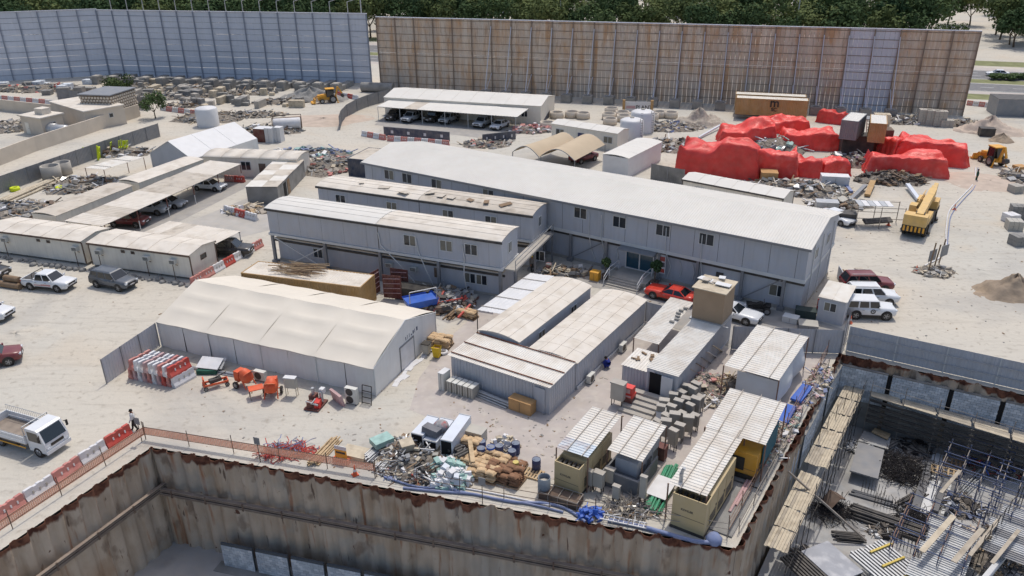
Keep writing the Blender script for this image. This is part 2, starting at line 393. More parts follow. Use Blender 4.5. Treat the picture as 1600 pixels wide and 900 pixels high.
L2 = (cor_se-cor_nw).length; a2 = ANG(cor_nw, cor_se)
x = 5.1; i = 0; WIDE = ['first', 'second', 'third', 'fourth', 'fifth', 'sixth']
while i < 6:
    t = thing('block_wall_panel', '%s grey concrete block panel from the left at the foot of the long pit wall' % WIDE[i], 'block wall', cor_nw+Vector((0,0,0)), a2)
    block_panel(t, x, x+2.45, PIT_Z+.02, PIT_Z+2.1, -1.25, as_objs=i < 5); x += 2.72; i += 1
ft = MB(); ft.box(4.6, 30, -1.9, -.9, PIT_Z-.1, PIT_Z+.05); struct('footing_strip', ft, m_conc_d, None, cor_nw, a2)
# ------------------------------------------------------------------ noise walls, road, tree belt
def brown_wall_material():
    m = bpy.data.materials.new('rust_brown_wall_board'); m.use_nodes = True; nt = m.node_tree; N = nt.nodes; L = nt.links
    b = N['Principled BSDF']; b.inputs['Roughness'].default_value = .9
    geo = N.new('ShaderNodeNewGeometry'); oi = N.new('ShaderNodeObjectInfo')
    def noise(sc, st):
        mp = N.new('ShaderNodeMapping'); mp.inputs['Scale'].default_value = st; L.new(geo.outputs['Position'], mp.inputs[0])
        n = N.new('ShaderNodeTexNoise'); n.inputs['Scale'].default_value = sc; n.inputs['Detail'].default_value = 4; L.new(mp.outputs[0], n.inputs['Vector']); return n.outputs['Fac']
    def rng(f, a, c, d=1.0):
        r = N.new('ShaderNodeMapRange'); r.inputs[1].default_value = a; r.inputs[2].default_value = c; r.inputs[4].default_value = d; L.new(f, r.inputs[0]); return r.outputs[0]
    def mix(f, A, B):
        x = N.new('ShaderNodeMix'); x.data_type = 'RGBA'; L.new(f, x.inputs[0])
        for i, q in ((6, A), (7, B)):
            if isinstance(q, tuple): x.inputs[i].default_value = (*lin(q), 1)
            else: L.new(q, x.inputs[i])
        return x.outputs[2]
    c = mix(oi.outputs['Random'], (214,196,176), (200,182,164))
    c = mix(rng(noise(.9, (1,1,.12)), .42, .68, .95), c, (186,148,112))
    c = mix(rng(noise(.3, (1,1,1)), .45, .65, .6), c, (190,182,172))
    c = mix(rng(noise(1.6, (1,1,.2)), .56, .72, .6), c, (150,126,106))
    L.new(c, b.inputs['Base Color']); return m
m_bwall = brown_wall_material()  # brown boards lightened too, in place of distance haze
m_gwall = mat('grey_wall_board', (204,209,219), .7, .05, .15, streak=.2, dust=.12)  # boards paled and blued; distance haze put into the colour
m_gpost = mat('grey_wall_post', (140,147,160), .7, .08)
m_lwall = mat('pale_grey_board', (196,198,206), .7, .05, .3, streak=.2)
m_bpost = mat('brown_wall_post', (138,122,108), .85, .15, .8)

def big_wall(name, a, b, H, bay, cols, rows, mfun, post_m, label, gap_rows=True):
    t = thing(name, label, 'noise barrier', a, ANG(a, b)); L = (b-a).length; n = max(1, round(L/bay)); w = L/n
    zs = [rows[0]]
    meshes = {}
    for i in range(n):
        mm = mfun(i, n)
        for r in range(len(rows)-1):
            k = (mm.name, r)
            if k not in meshes:
                mb = MB(); mb.box(.02, w/cols-.02, 0, .12, rows[r]+.03, rows[r+1]-.03)
                meshes[k] = mb.mesh('panel', mm)
            for c in range(cols): link('panel', meshes[k], t, (i*w+c*w/cols, rnd(-.03,.03), 0))
        if ('post', 0) not in meshes:
            mb = MB(); mb.box(-.10,.10,-.26,-.24,0,H); mb.box(-.03,.03,-.24,.0,0,H); mb.box(-.10,.10,.13,.16,0,H); meshes[('post',0)] = mb.mesh('post', post_m)
        link('post', meshes[('post',0)], t, (i*w, 0, 0))
        if ('rail', 0) not in meshes:
            mb = MB(); z = 1.2
            while z < H: mb.box(.04, w-.04, -.07, -.045, z-.05, z+.05); z += 1.45 if cols > 1 else 2.5
            meshes[('rail',0)] = mb.mesh('rail_set', post_m)
        link('rail_set', meshes[('rail',0)], t, (i*w, 0, 0))
    link('post', meshes[('post',0)], t, (L, 0, 0))
    mb = MB(); mb.box(-.1, L+.1, -.2, .25, H, H+.14); obj('capping', mb, m_lwall, t)
    return t, w, n
GW0 = P(20,126); GW1 = P(172,118); GW2 = P(581,131); GWx = GW0+(GW0-GW1).normalized()*45
big_wall('grey_noise_wall', GWx, GW1, 15.0, 4.2, 1, [0,2.5,5,7.5,10,12.6,15.0], lambda i,n: m_gwall, m_gpost, 'tall grey panelled wall at the far left, the section running out of the frame')
gw, gww, gwn = big_wall('grey_noise_wall', GW1, GW2, 14.8, 4.1, 1, [0,2.5,5,7.5,10,12.5,14.8], lambda i,n: m_gwall, m_gpost, 'tall grey panelled wall with lamp arms, between the bend and the brown wall')
BW0 = P(596,137); BW1 = P(1503,181); BWH = 14.6
bw, bww, bwn = big_wall('brown_noise_wall', BW0, BW1, BWH, 4.2, 5, [0,7.5,14.6], lambda i,n: m_lwall if n-5 <= i <= n-4 else m_bwall, m_bpost, 'tall rust brown boarded wall with one pale grey bay near its right end')
# raking struts and ballast blocks in front of the brown wall
ba = ANG(BW0, BW1); bd = (BW1-BW0).normalized(); bnrm = Vector((bd.y, -bd.x, 0))
blk = MB(); blk.box(-.95,.95,-1.0,1.0,0,1.5); blk.box(-.6,.6,-.6,.6,1.5,1.62); blk_me = blk.mesh('ballast_block', m_conc_d)
for i in range(6, bwn-2):
    base = BW0+bd*(i*bww)+bnrm*5.0
    t = thing('wall_brace', 'pale raking strut on a concrete ballast block bracing the brown wall', 'wall brace', base, ba, 'struts bracing the brown wall')
    link('ballast_block', blk_me, t)
    mb = MB(); mb.beam((0,0,1.5), (0,4.6,13.4), .13); mb.beam((0,.3,1.2),(0,4.7,4.2),.08); obj('strut', mb, m_lwall, t)
ga = ANG(GW1, GW2); gd = (GW2-GW1).normalized(); gn = Vector((gd.y, -gd.x, 0))
lb = MB(); lb.box(-.8,.8,0,6.5,0,1.0); lb.box(-.9,.9,-2.2,0,0,1.7); lb_me = lb.mesh('beam', m_conc_d)
for i in range(1, gwn):
    base = GW1+gd*(i*gww)+gn*8.6
    t = thing('wall_counterweight', 'grey concrete counterweight beam at the foot of the grey wall', 'counterweight', base, ga, 'concrete counterweights along the grey wall')
    link('beam', lb_me, t); mb = MB(); mb.box(-.7,.7,-1.9,-.3,1.7,1.85); obj('cap', mb, m_concrete, t)
# lamps on top of the grey wall
def wall_lamp(p, ang, lab):
    t = thing('wall_lamp', lab, 'lamp', p, ang, 'lamps on top of the grey wall')
    mb = MB(); mb.tube((0,0,0),(0,0,2.3),.09,6); mb.tube((0,0,2.3),(2.0,0,2.9),.08,6); obj('arm', mb, m_galv, t)
    mb = MB(); mb.obox((2.4,0,2.95),.95,.42,.18); obj('lamp_head', mb, m_white, t)
for i in range(1, gwn, 1): wall_lamp(GW1+gd*(i*gww)+Vector((0,0,14.9)), ga, 'small lamp with bent arm on top of the grey wall')
# ---- road beyond the walls
rdir = Vector((-.945,.327,0)); rn = Vector((.327,.945,0))
def strip(name, c, off0, off1, z, m, l0=-120, l1=172, kind=True):
    mb = MB(); a = c-rdir*120; 
    mb.quad(c+rdir*l0+rn*off0+Vector((0,0,z)), c+rdir*l0+rn*off1+Vector((0,0,z)), c+rdir*l1+rn*off1+Vector((0,0,z)), c+rdir*l1+rn*off0+Vector((0,0,z)))
    return struct(name, mb, m)
RC = P(1560,144)
strip('pavement', RC, -3.0, -.3, .008, m_paver); strip('road', RC, 0, 9.5, .008, m_asphalt); strip('median', RC, 9.8, 14.5, .012, m_grass); strip('road', RC, 14.8, 27, .008, m_asphalt)
strip('pavement', RC, 27.3, 31, .008, m_paver); strip('verge', RC, -9, -3.2, .006, m_grass, -60, 40); strip('verge', RC, 34, 42, .006, m_grass)
for off in (.35, 9.1, 15.2, 26.6): strip('road_marking', RC, off, off+.2, .016, m_roadw)
mb = MB()
for off in (4.7, 19, 23):
    for k in range(-20, 28): 
        a = RC+rdir*(k*6); mb.quad(a+rn*off+Vector((0,0,.016)), a+rn*(off+.18)+Vector((0,0,.016)), a+rdir*2.5+rn*(off+.18)+Vector((0,0,.016)), a+rdir*2.5+rn*off+Vector((0,0,.016)))
struct('lane_dashes', mb, m_roadw)
# ---- foliage
def leaf_material(name, c1, c2):
    m = bpy.data.materials.new(name); m.use_nodes = True; nt = m.node_tree; N = nt.nodes; L = nt.links
    b = N['Principled BSDF']; b.inputs['Roughness'].default_value = .9; b.inputs['Specular IOR Level'].default_value = .05
    oi = N.new('ShaderNodeObjectInfo'); geo = N.new('ShaderNodeNewGeometry')
    n = N.new('ShaderNodeTexNoise'); n.inputs['Scale'].default_value = .9; L.new(geo.outputs['Position'], n.inputs['Vector'])
    ad = N.new('ShaderNodeMath'); ad.operation = 'ADD'; L.new(oi.outputs['Random'], ad.inputs[0]); L.new(n.outputs['Fac'], ad.inputs[1])
    r = N.new('ShaderNodeMapRange'); r.inputs[1].default_value = .45; r.inputs[2].default_value = 1.35; L.new(ad.outputs[0], r.inputs[0])
    x = N.new('ShaderNodeMix'); x.data_type = 'RGBA'; L.new(r.outputs[0], x.inputs[0]); x.inputs[6].default_value = (*lin(c1),1); x.inputs[7].default_value = (*lin(c2),1)
    L.new(x.outputs[2], b.inputs['Base Color']); return m
m_leaf = leaf_material('foliage_dark', (48,68,46), (86,102,66)); m_leaf2 = leaf_material('foliage_olive', (70,84,52), (112,120,76))
m_bark = mat('bark', (98,84,70), .95, .2, 2)
def crown_mesh(seed, rx, rz, n, leaf, lm, lobes=14):
    rr = random.Random(seed); mb = MB(); cs = []
    for k in range(lobes):
        th = rr.uniform(0, 2*math.pi); ph = math.asin(rr.uniform(-.45,1)); d = rr.uniform(.35,.85)
        cs.append((Vector((rx*d*math.cos(th)*math.cos(ph), rx*d*math.sin(th)*math.cos(ph), rz*d*math.sin(ph))), rr.uniform(.28,.5)*rx))
    for k in range(n):
        c, r = rr.choice(cs); u = Vector((rr.gauss(0,1), rr.gauss(0,1), rr.gauss(0,1))).normalized(); p = c+u*r*rr.uniform(.75,1.08)
        nv = (u+Vector((rr.uniform(-.7,.7), rr.uniform(-.7,.7), rr.uniform(-.3,.9)))).normalized(); a = nv.orthogonal().normalized(); bb = nv.cross(a); s = leaf*rr.uniform(.6,1.3); ro = rr.uniform(0,6.28)
        a, bb = a*math.cos(ro)+bb*math.sin(ro), bb*math.cos(ro)-a*math.sin(ro)
        mb.quad(p-a*s-bb*s*.5, p+bb*s*.7-a*s*.1, p+a*s+bb*s*.3, p-bb*s*.7+a*s*.2)
    return mb.mesh('crown', lm)
def trunk_mesh(seed, h, r):
    rr = random.Random(seed); mb = MB(); p = Vector((0,0,0)); q = Vector((rr.uniform(-.3,.3), rr.uniform(-.3,.3), h)); mb.tube(p, q, r, 7, r*.6)
    for k in range(5):
        th = k*1.26+rr.uniform(-.3,.3); mb.tube(q-(q-p)*rr.uniform(0,.35), q+Vector((math.cos(th)*h*.7, math.sin(th)*h*.7, h*rr.uniform(.4,.9))), r*.45, 5, r*.15)
    return mb.mesh('trunk', m_bark)
TREES = []
for k in range(5): TREES.append((crown_mesh(k+20, 4.6, 3.9+.4*(k%3), 1500, .34, m_leaf if k % 3 else m_leaf2), trunk_mesh(k, 2.8+.3*k, .25)))
def tree(p, k, s, label, group=None, name='roadside_tree', cz=6.2):
    t = thing(name, label, 'tree', p, rnd(0,6.28), group); t.scale = (s, s, s*rnd(.9,1.15))
    c = link('crown', TREES[k][0], t, (0,0,cz)); link('trunk', TREES[k][1], t); return t
n = 0
rb = random.Random(5)
for d, sp in ((2,9.0),(17,9.0),(31,9.0),(44,8.0),(56,8.4),(72,9.0),(94,9.6),(122,10.5),(156,12.5),(192,15)):
    x = -130 if d > 40 else 175
    while x < 330:
        q = RC+rdir*(x+rb.uniform(-2,2))+rn*(d+rb.uniform(-5,5)); x += sp*rb.uniform(.75,1.25)
        # the gravel track on the right stays open
        bx, by = PR(q)
        if by < -4: continue
        if 1490 < bx < 1552 and by > -60 or bx > 1720: continue
        if bx > 1535 and by > 75: continue
        tree(q, rb.randint(0,4), rb.uniform(.9,1.35), 'dark green tree in the dense belt beyond the road behind the walls', 'trees of the belt beyond the road'); n += 1
for i, (bx, by) in enumerate([(1562,62),(1583,74),(1603,66),(1572,42),(1594,46),(1556,24),(1606,28),(1580,14),(1625,60),(1532,8),(1515,40)]): tree(P(bx,by), i%5, 1.15, 'dark green tree beside the dirt track at the far right', 'trees beside the far right track')
# hedge and car on the far road
hb = crown_mesh(77, 1.0, .8, 500, .16, m_leaf, 6)
hm = RC+rn*11.0
for k in range(7):
    o = link('median_hedge', hb, None, P(1551+k*9,124.5)+Vector((0,0,.6)), rnd(0,6)); o.scale = (2.2,1.3,1.0); tag(o, 'clipped dark green hedge bush on the road median', 'hedge', 'hedge bushes on the median')
# ------------------------------------------------------------------ the deep pit at the right
def lerp(a, b, t): return a+(b-a)*t
zT = -.7; DK = -2.5
cA = P(1316,570,zT); eA = P(1600,634,zT); dA = (eA-cA).normalized(); aA = ANG(cA, eA)
slab = MB(); q0 = P(1311,600,SLAB_Z)
c0 = cor_ne+Vector((.2,0,SLAB_Z)); c1 = EDGE_R+Vector((0,0,SLAB_Z)); c2 = cor_se+Vector((.6,0,SLAB_Z)); c3 = cor_se+Vector((3,-25,SLAB_Z)); c4 = EDGE_R+Vector((5,-45,SLAB_Z))
slab.add([c0,c2,c3,c4,c1],[(4,3,2,1,0)]); slab.add([c2,c3,c3+Vector((0,0,-2.3)),c2+Vector((0,0,-2.3))],[(3,2,1,0)])
m_slab = mat('raft_slab', (162,163,163), .9, .14, .5, dust=.3, stain=(96,98,102), stain_amt=.7, stain_scale=.35)
struct('raft_slab', slab, m_slab)
xs = [0, (P(1395,587,zT)-cA).length, (P(1491,610,zT)-cA).length, (P(1572,628,zT)-cA).length, (P(1572,628,zT)-cA).length+4.0, (P(1572,628,zT)-cA).length+8.2]
names = ['by the inner corner of the deep pit', 'second from the inner corner under the grey hoarding', 'third from the inner corner under the grey hoarding', 'at the right edge under the grey hoarding', 'beyond the right edge under the grey hoarding']
for i in range(5):
    t = thing('block_wall_panel', 'blue grey concrete block panel '+names[i], 'block wall', Vector((cA.x, cA.y, 0)), aA)
    block_panel(t, xs[i]+.02, xs[i+1]-.32, -3.7, zT-.03, 0, bl=.42, bh=.21, as_objs=i < 4)
    mb = MB(); mb.box(xs[i], xs[i+1]-.32, .0, .2, SLAB_Z, -3.7); mb.box(xs[i], xs[i+1]-.30, -.03, .25, zT-.05, zT+.03); obj('coping', mb, m_conc_d, t)
wb = [(P(1316,570,zT), P(1297,602,zT)), (P(1294,604,zT), P(1279,634,zT)), (P(1279,641,zT), P(1258,680,zT)), (P(1257,684,zT-.8), P(1235,722,zT-.8)), (P(1234,726,zT-1.2), P(1205,784,zT-1.2))]
nb = ['beside the timber walkway, nearest the inner corner', 'beside the timber walkway, second from the inner corner', 'beside the timber walkway, third from the inner corner', 'lower one beside the timber walkway', 'lowest one beside the timber walkway']
for i, (a, b) in enumerate(wb):
    L = (b-a).length; t = thing('block_wall_panel', 'grey concrete block panel '+nb[i], 'block wall', Vector((b.x, b.y, 0)), ANG(b, a))
    block_panel(t, .05, L-.05, -3.7, a.z-.03, 0, as_objs=i < 3)
    mb = MB(); mb.box(0, L, 0, .2, SLAB_Z, -3.7); mb.box(0, L, -.06, .3, a.z-.05, a.z+.03); obj('coping', mb, m_conc_d, t)
# timber decks
def deck(name, label, a0, a1, b0, b1, z, nb, seg, m):
    """boards run from the a-edge (a0-a1) to the b-edge; a0,b0 one side"""
    t = thing(name, label, 'walkway', Vector((a0.x, a0.y, z)))
    for k in range(nb):
        for s in range(seg):
            u0, u1 = k/nb, (k+1)/nb-.012; v0, v1 = s/seg+rnd(0,.012), (s+1)/seg-rnd(0,.012)
            f = lambda u, v: lerp(lerp(a0, a1, u), lerp(b0, b1, u), v)-Vector((a0.x, a0.y, 0))
            dz = rnd(-.03,.03); pts = [f(u0,v0), f(u1,v0), f(u1,v1), f(u0,v1)]
            mb = MB(); lo = [Vector((p.x,p.y,dz-.05)) for p in pts]; hi = [Vector((p.x,p.y,dz)) for p in pts]
            mb.add(lo+hi, [(0,1,2,3),(7,6,5,4),(4,5,1,0),(5,6,2,1),(6,7,3,2),(7,4,0,3)]); obj('plank', mb, m if random.random() > .25 else m_plank2, t)
    return t
m_plank2 = mat('grey_planks', (170,160,144), .9, .18, 2, dust=.3, stain=(120,108,92), stain_amt=.5, stain_scale=1.5)
z = DK
deck('timber_walkway', 'dusty timber plank walkway beside the blue grey block wall in the deep pit', P(1322,598,z), P(1353,606,z), P(1256,722,z), P(1294,734,z), z, 9, 5, m_plank)
deck('timber_walkway', 'lower dusty timber plank walkway at the bottom of the deep pit', P(1252,734,z-.3), P(1285,748,z-.3), P(1193,852,z-.3), P(1230,866,z-.3), z-.3, 8, 4, m_plank)
deck('timber_walkway', 'narrow pale plank walkway along the front of the block panels', P(1356,608,z), P(1360,618,z), P(1640,686,z), P(1640,704,z), z, 4, 5, m_plank)
# edge girders under the decks, dark formwork below
mb = MB(); a, b = P(1360,622,z-.2), P(1640,708,z-.2)
for k in range(5): mb.beam(a+Vector((0,0,-.15-.5*k)), b+Vector((0,0,-.15-.5*k)), .12, .2)
o = obj('formwork_girder', mb, m_dsteel); tag(o, 'dark steel formwork girders under the narrow pale walkway', 'girder')
# scaffold posts
def scaffold_run(name, label, pts, z0, z1, step, rails, m, r=.028):
    t = thing(name, label, 'scaffold', Vector((pts[0].x, pts[0].y, z0))); o0 = Vector((pts[0].x, pts[0].y, z0))
    for a, b in zip(pts[:-1], pts[1:]):
        L = (b-a).length; n = max(1, round(L/step))
        for k in range(n+1):
            q = lerp(a, b, k/n)-o0; q.z = 0
            mb = MB(); mb.tube(q, q+Vector((rnd(-.05,.05),rnd(-.05,.05),z1-z0+rnd(-.25,.25))), r, 5); obj('upright', mb, m, t)
        for rz in rails:
            A = a-o0; B = b-o0; A.z = B.z = rz-z0; mb = MB(); mb.tube(A, B, r*.8, 5); obj('rail', mb, m, t)
    return t
m_bluet = mat('blue_scaffold_tube', (66,84,122), .5, .1, 2, dust=.15)
m_tube = mat('scaffold_tube', (150,142,134), .5, .15, 2, .3, dust=.2)
m_rustt = mat('rusty_scaffold_tube', (128,98,84), .7, .2, 2, .2, dust=.2)
scaffold_run('scaffold', 'thin dark scaffold posts along the inner edge of the timber walkway', [P(1353,606,z), P(1296,732,z), P(1232,866,z)], SLAB_Z, DK+1.2, 1.9, (DK+.9, DK+.45, -4.2), m_dsteel)
scaffold_run('scaffold', 'thin dark scaffold posts along the narrow pale walkway', [P(1360,618,z), P(1640,704,z)], SLAB_Z, DK+1.5, 2.3, (DK+1.0, DK-.9), m_tube)
scaffold_run('scaffold', 'scaffold guard posts standing on the upper timber walkway', [P(1330,622,z), P(1265,705,z)], DK, DK+1.3, 2.0, (), m_dsteel)
# blue scaffold tower bay
def scaffold_tower(label, o, ang, nx, ny, sx, sy, h, m1, m2):
    t = thing('scaffold_tower', label, 'scaffold', o, ang)
    for i in range(nx+1):
        for j in range(ny+1):
            mb = MB(); mb.tube((i*sx,j*sy,0),(i*sx,j*sy,h+rnd(0,.5)),.035,6); mb.box(i*sx-.1,i*sx+.1,j*sy-.1,j*sy+.1,0,.03); obj('upright', mb, m1, t)
    for zz in (h*.45, h*.95):
        for j in range(ny+1): mb = MB(); mb.tube((-.2,j*sy,zz),(nx*sx+.2,j*sy,zz),.034,6); obj('ledger', mb, m2, t)
        for i in range(nx+1): mb = MB(); mb.tube((i*sx,-.2,zz+.08),(i*sx,ny*sy+.2,zz+.08),.034,6); obj('transom', mb, m1, t)
    for i in range(nx): mb = MB(); mb.tube((i*sx,0,.2),((i+1)*sx,0,h*.9),.03,5); obj('brace', mb, m1, t)
    return t
SZ = SLAB_Z
scaffold_tower('blue tube scaffold table with pale ledgers standing on the slab at the right', P(1548,812,SZ), R(52), 4, 3, 1.5, 1.3, 2.4, m_bluet, m_tube)
scaffold_tower('blue tube scaffold frame over steel decking at the lower right', P(1492,930,SZ), R(52), 4, 3, 1.35, 1.4, 2.5, m_bluet, m_rustt)
scaffold_tower('dark scaffold frame below the end of the narrow walkway', P(1575,745,SZ), R(-22), 3, 2, 1.5, 1.4, 2.8, m_bluet, m_tube)
# decking of white ribbed sheets, planks
def plankobj(label, a, b, w, th, m, name='plank', cat='plank'):
    mb = MB(); d = (b-a); mb.beam((0,0,0), (d.length,0,d.z), w, th); o = obj(name, mb, m, None, a, ANG(a,b)); return tag(o, label, cat)
plankobj('long pale timber plank lying on the blue scaffold', P(1440,862,SZ+2.6), P(1490,806,SZ+2.6), .36, .07, m_plank); plankobj('pale plank right of the long one on the blue scaffold', P(1490,878,SZ+2.6), P(1535,826,SZ+2.6), .34, .07, m_plank2)
def ribset(label, o, ang, n, L, w, sp, h, m, name='steel_joist_stack', cat='joists'):
    t = thing(name, label, cat, o, ang)
    for k in range(n): mb = MB(); mb.box(k*sp, k*sp+w, 0+rnd(-.1,.1), L+rnd(-.1,.1), 0, h); obj('joist', mb, m, t)
    return t
ang1 = ANG(P(1325,842,SZ), P(1400,905,SZ))
t = ribset('row of white steel joists with yellow timber battens at the bottom of the pit', P(1378,846,SZ+1.2), ang1-R(90), 12, 6.4, .13, .26, .15, m_galv)
for k in range(4): mb = MB(); mb.box(-.2+.25*k, 1.7+.3*k, .5+k*1.25, .64+k*1.25, .16, .27); o = obj('batten', mb, mat('yellow_batten',(204,180,96),.8,.1,2), t)
t = thing('plywood_formwork', 'large grey plywood formwork panel lying on stacked beams at the pit bottom', 'formwork', P(1255,862,SZ+1.0), ang1)
mb = MB(); mb.box(0,3.1,-.2,2.1,.06,.14); obj('board', mb, mat('wet_plywood',(150,152,158),.5,.1,.8,stain=(190,190,192),stain_amt=.7,stain_scale=1.2), t)
for k in range(7): mb = MB(); mb.box(-.2,4.2,-.35-k*.24,-.22-k*.24,-.1,.08); obj('beam', mb, m_dsteel, t)
for k in range(8): mb = MB(); mb.box(.1+k*.4,.2+k*.4,-.2,2.1,-.9,.05); obj('beam', mb, m_dsteel, t)
# plywood sheet with shadow gap, concrete plinths
def slabthing(name, label, cat, corners, z, th, m):
    o0 = P(*corners[0], z); pts = [P(*c, z)-o0 for c in corners]; mb = MB(); lo = [Vector((p.x,p.y,-th)) for p in pts]; hi = [Vector((p.x,p.y,0)) for p in pts]; n = len(pts)
    mb.add(lo+hi, [tuple(range(n-1,-1,-1)), tuple(range(n,2*n))]+[(k,(k+1)%n,(k+1)%n+n,k+n) for k in range(n)])
    me = obj(name, mb, m, None, o0); return tag(me, label, cat)
m_plyg = mat('grey_plywood', (128,130,134), .7, .08, .8, dust=.2)
slabthing('plywood_sheet', 'big grey plywood sheet raised over the slab in the deep pit', 'plywood sheet', [(1328,735),(1372,748),(1382,703),(1341,690)], SZ+.9, .12, m_plyg)
slabthing('plywood_sheet', 'whitish dusty plywood sheets behind the big grey sheet', 'plywood sheet', [(1341,688),(1388,702),(1392,684),(1350,673)], SZ+.4, .1, m_slab)
slabthing('plywood_sheet', 'small tan plywood sheet near the dark wall in the pit', 'plywood sheet', [(1362,674),(1387,686),(1392,678),(1367,668)], SZ+.6, .1, m_wood)
m_pale = mat('fresh_white_concrete', (205,206,206), .85, .05, .6, dust=.1)
slabthing('concrete_strip', 'white concrete strip on the slab left of the pallet', 'concrete strip', [(1437,800),(1462,806),(1490,716),(1458,706)], SZ+.05, .2, m_pale)
slabthing('concrete_strip', 'white concrete strip right of the grey beams in the pit', 'concrete strip', [(1470,802),(1482,805),(1498,752),(1486,748)], SZ+.05, .2, m_pale)
m_gbeam = mat('grey_formwork_beam', (98,100,104), .8, .1, 1, dust=.15)
for i, (c, lb) in enumerate([([(1424,792),(1436,796),(1462,720),(1448,716)], 'broad dark grey beam left of the white concrete strip'), ([(1455,795),(1466,799),(1485,742),(1474,739)], 'dark grey beam right of the white concrete strip'), ([(1476,800),(1481,801),(1496,748),(1490,746)], 'thin dark grey beam below the pallet')]):
    slabthing('formwork_beam', lb, 'beam', c, SZ+.35, .35, m_gbeam)
def pallet(p, ang, label, sx=1.2, sy=1.0, m=None, group=None):
    t = thing('pallet', label, 'pallet', p, ang, group); m = m or m_wood
    for k in range(3): mb = MB(); mb.box(-sx/2, sx/2, -sy/2+k*(sy-.1)/2, -sy/2+k*(sy-.1)/2+.1, 0, .1); obj('bearer', mb, m, t)
    for k in range(6): mb = MB(); x = -sx/2+k*(sx-.12)/5; mb.box(x, x+.12, -sy/2, sy/2, .10, .13); obj('slat', mb, m, t)
    return t
pallet(P(1477,738,SZ+.4), aA, 'pinkish timber pallet lying on grey beams in the deep pit', 2.0, 1.1); pallet(P(1490,724,SZ+.4), aA, 'dark old timber pallet behind the pinkish pallet in the deep pit', 1.6, 1.0, m_oldwood)
# tangles of bars
def tangle(name, label, cat, p, rx, ry, h, n, r, m, ln=1.2, seed=1, kind='stuff', curl=.6):
    rr = random.Random(seed); mb = MB()
    for k in range(n):
        a = rr.uniform(0,6.28); d = math.sqrt(rr.random()); x, y = rx*d*math.cos(a), ry*d*math.sin(a); zz = rr.uniform(0,h)*(1-d*.8)+.03
        th = rr.uniform(0,6.28); l = ln*rr.uniform(.5,1.2); pts = [Vector((x,y,zz))]
        for s in range(3): pts.append(pts[-1]+Vector((math.cos(th)*l/3, math.sin(th)*l/3, rr.uniform(-.12,.16)*l))); th += rr.uniform(-curl,curl)
        for q in pts: q.z = max(q.z, .02)
        for u, v in zip(pts[:-1], pts[1:]): mb.tube(u, v, r, 4, cap=False)
    t = thing(name, label, cat, p); o = obj('bars', mb, m, t); o['kind'] = 'stuff'; return t
m_rebar = mat('dark_rebar', (44,40,40), .7, .2, 3)
tangle('rebar_heap', 'big black tangle of bent reinforcing bars on the pit slab', 'rebar heap', P(1408,735,SZ), 1.6, 2.0, 1.0, 420, .022, m_rebar, 1.5, 2, curl=1.0)
tangle('rebar_heap', 'black bar heap under a bent steel sheet on the pit slab', 'rebar heap', P(1300,800,SZ), 1.5, 1.0, .8, 240, .02, m_rebar, 1.3, 3)
tangle('rebar_heap', 'low tangle of dark bars right of the pipe bundle in the pit', 'rebar heap', P(1425,808,SZ), 1.2, .8, .4, 160, .02, m_rebar, 1.2, 4)
def bundle(name, label, cat, a, b, rows, r, m, part='pipe', spread=.0, seed=0):
    rr = random.Random(seed); t = thing(name, label, cat, a, ANG(a,b)); L = (b-a).length; n = rows[0]; i = 0
    for j, c in enumerate(rows):
        for k in range(c):
            mb = MB(); y = (k-(c-1)/2)*2.05*r+rr.uniform(-spread,spread); s0 = rr.uniform(-.25,.25); mb.tube((s0,y,r+j*1.75*r),(L+rr.uniform(-.3,.3),y+rr.uniform(-spread,spread)*2,r+j*1.75*r),r,7); obj(part, mb, m, t)
    return t
bundle('pipe_bundle', 'black pipe bundle lying across the pit slab', 'pipes', P(1330,800,SZ), P(1440,838,SZ), (7,6,4), .11, m_dsteel, spread=.06)
bundle('bar_bundle', 'bundle of dark reinforcing bars beside the plywood panel in the pit', 'bars', P(1305,838,SZ), P(1345,842,SZ), (12,10,8), .045, m_dsteel, 'bar', .05, 3)
bundle('pipe_bundle', 'grey scaffold tubes lying behind the black rebar tangle', 'pipes', P(1428,722,SZ), P(1440,690,SZ), (9,), .06, m_tube, 'pipe', .05, 5)
plankobj('slanting steel prop from the pile wall to the pit slab', P(1213,720,-1.0), P(1300,832,SZ+.3), .12, .12, m_tube, 'raking_prop', 'prop')
mb = MB(); mb.add([(-.9,-.5,.1),(.0,-.55,.75),(.9,-.4,.15),(-.8,.5,.1),(.05,.5,.8),(.95,.45,.15)], [(0,1,4,3),(1,2,5,4)]); mb.add([(-.9,-.5,.06),(.0,-.55,.7),(.9,-.4,.1),(-.8,.5,.06),(.05,.5,.75),(.95,.45,.1)], [(3,4,1,0),(4,5,2,1)])
tag(obj('bent_sheet', mb, m_brown, None, P(1300,795,SZ)+Vector((0,0,.6)), R(30)), 'bent brown steel sheet over the small bar heap', 'steel sheet')
# lattice of thin starter bars on the slab
for i, (px, py, nx, ny, lb) in enumerate([(1405,860,7,4,'in front of the pipe bundle'), (1345,770,8,3,'behind the pipe bundle'), (1365,790,9,3,'left of the black rebar tangle')]):
    t = thing('starter_bars', 'upright steel starter bars on the slab '+lb, 'starter bars', P(px,py,SZ), aA); mb = MB()
    for a in range(nx):
        for b in range(ny): mb.tube((a*.22,b*.4,0),(a*.22+rnd(-.04,.04),b*.4,.7+rnd(-.1,.2)),.014,4)
    o = obj('bars', mb, m_dsteel, t); o['kind'] = 'stuff'
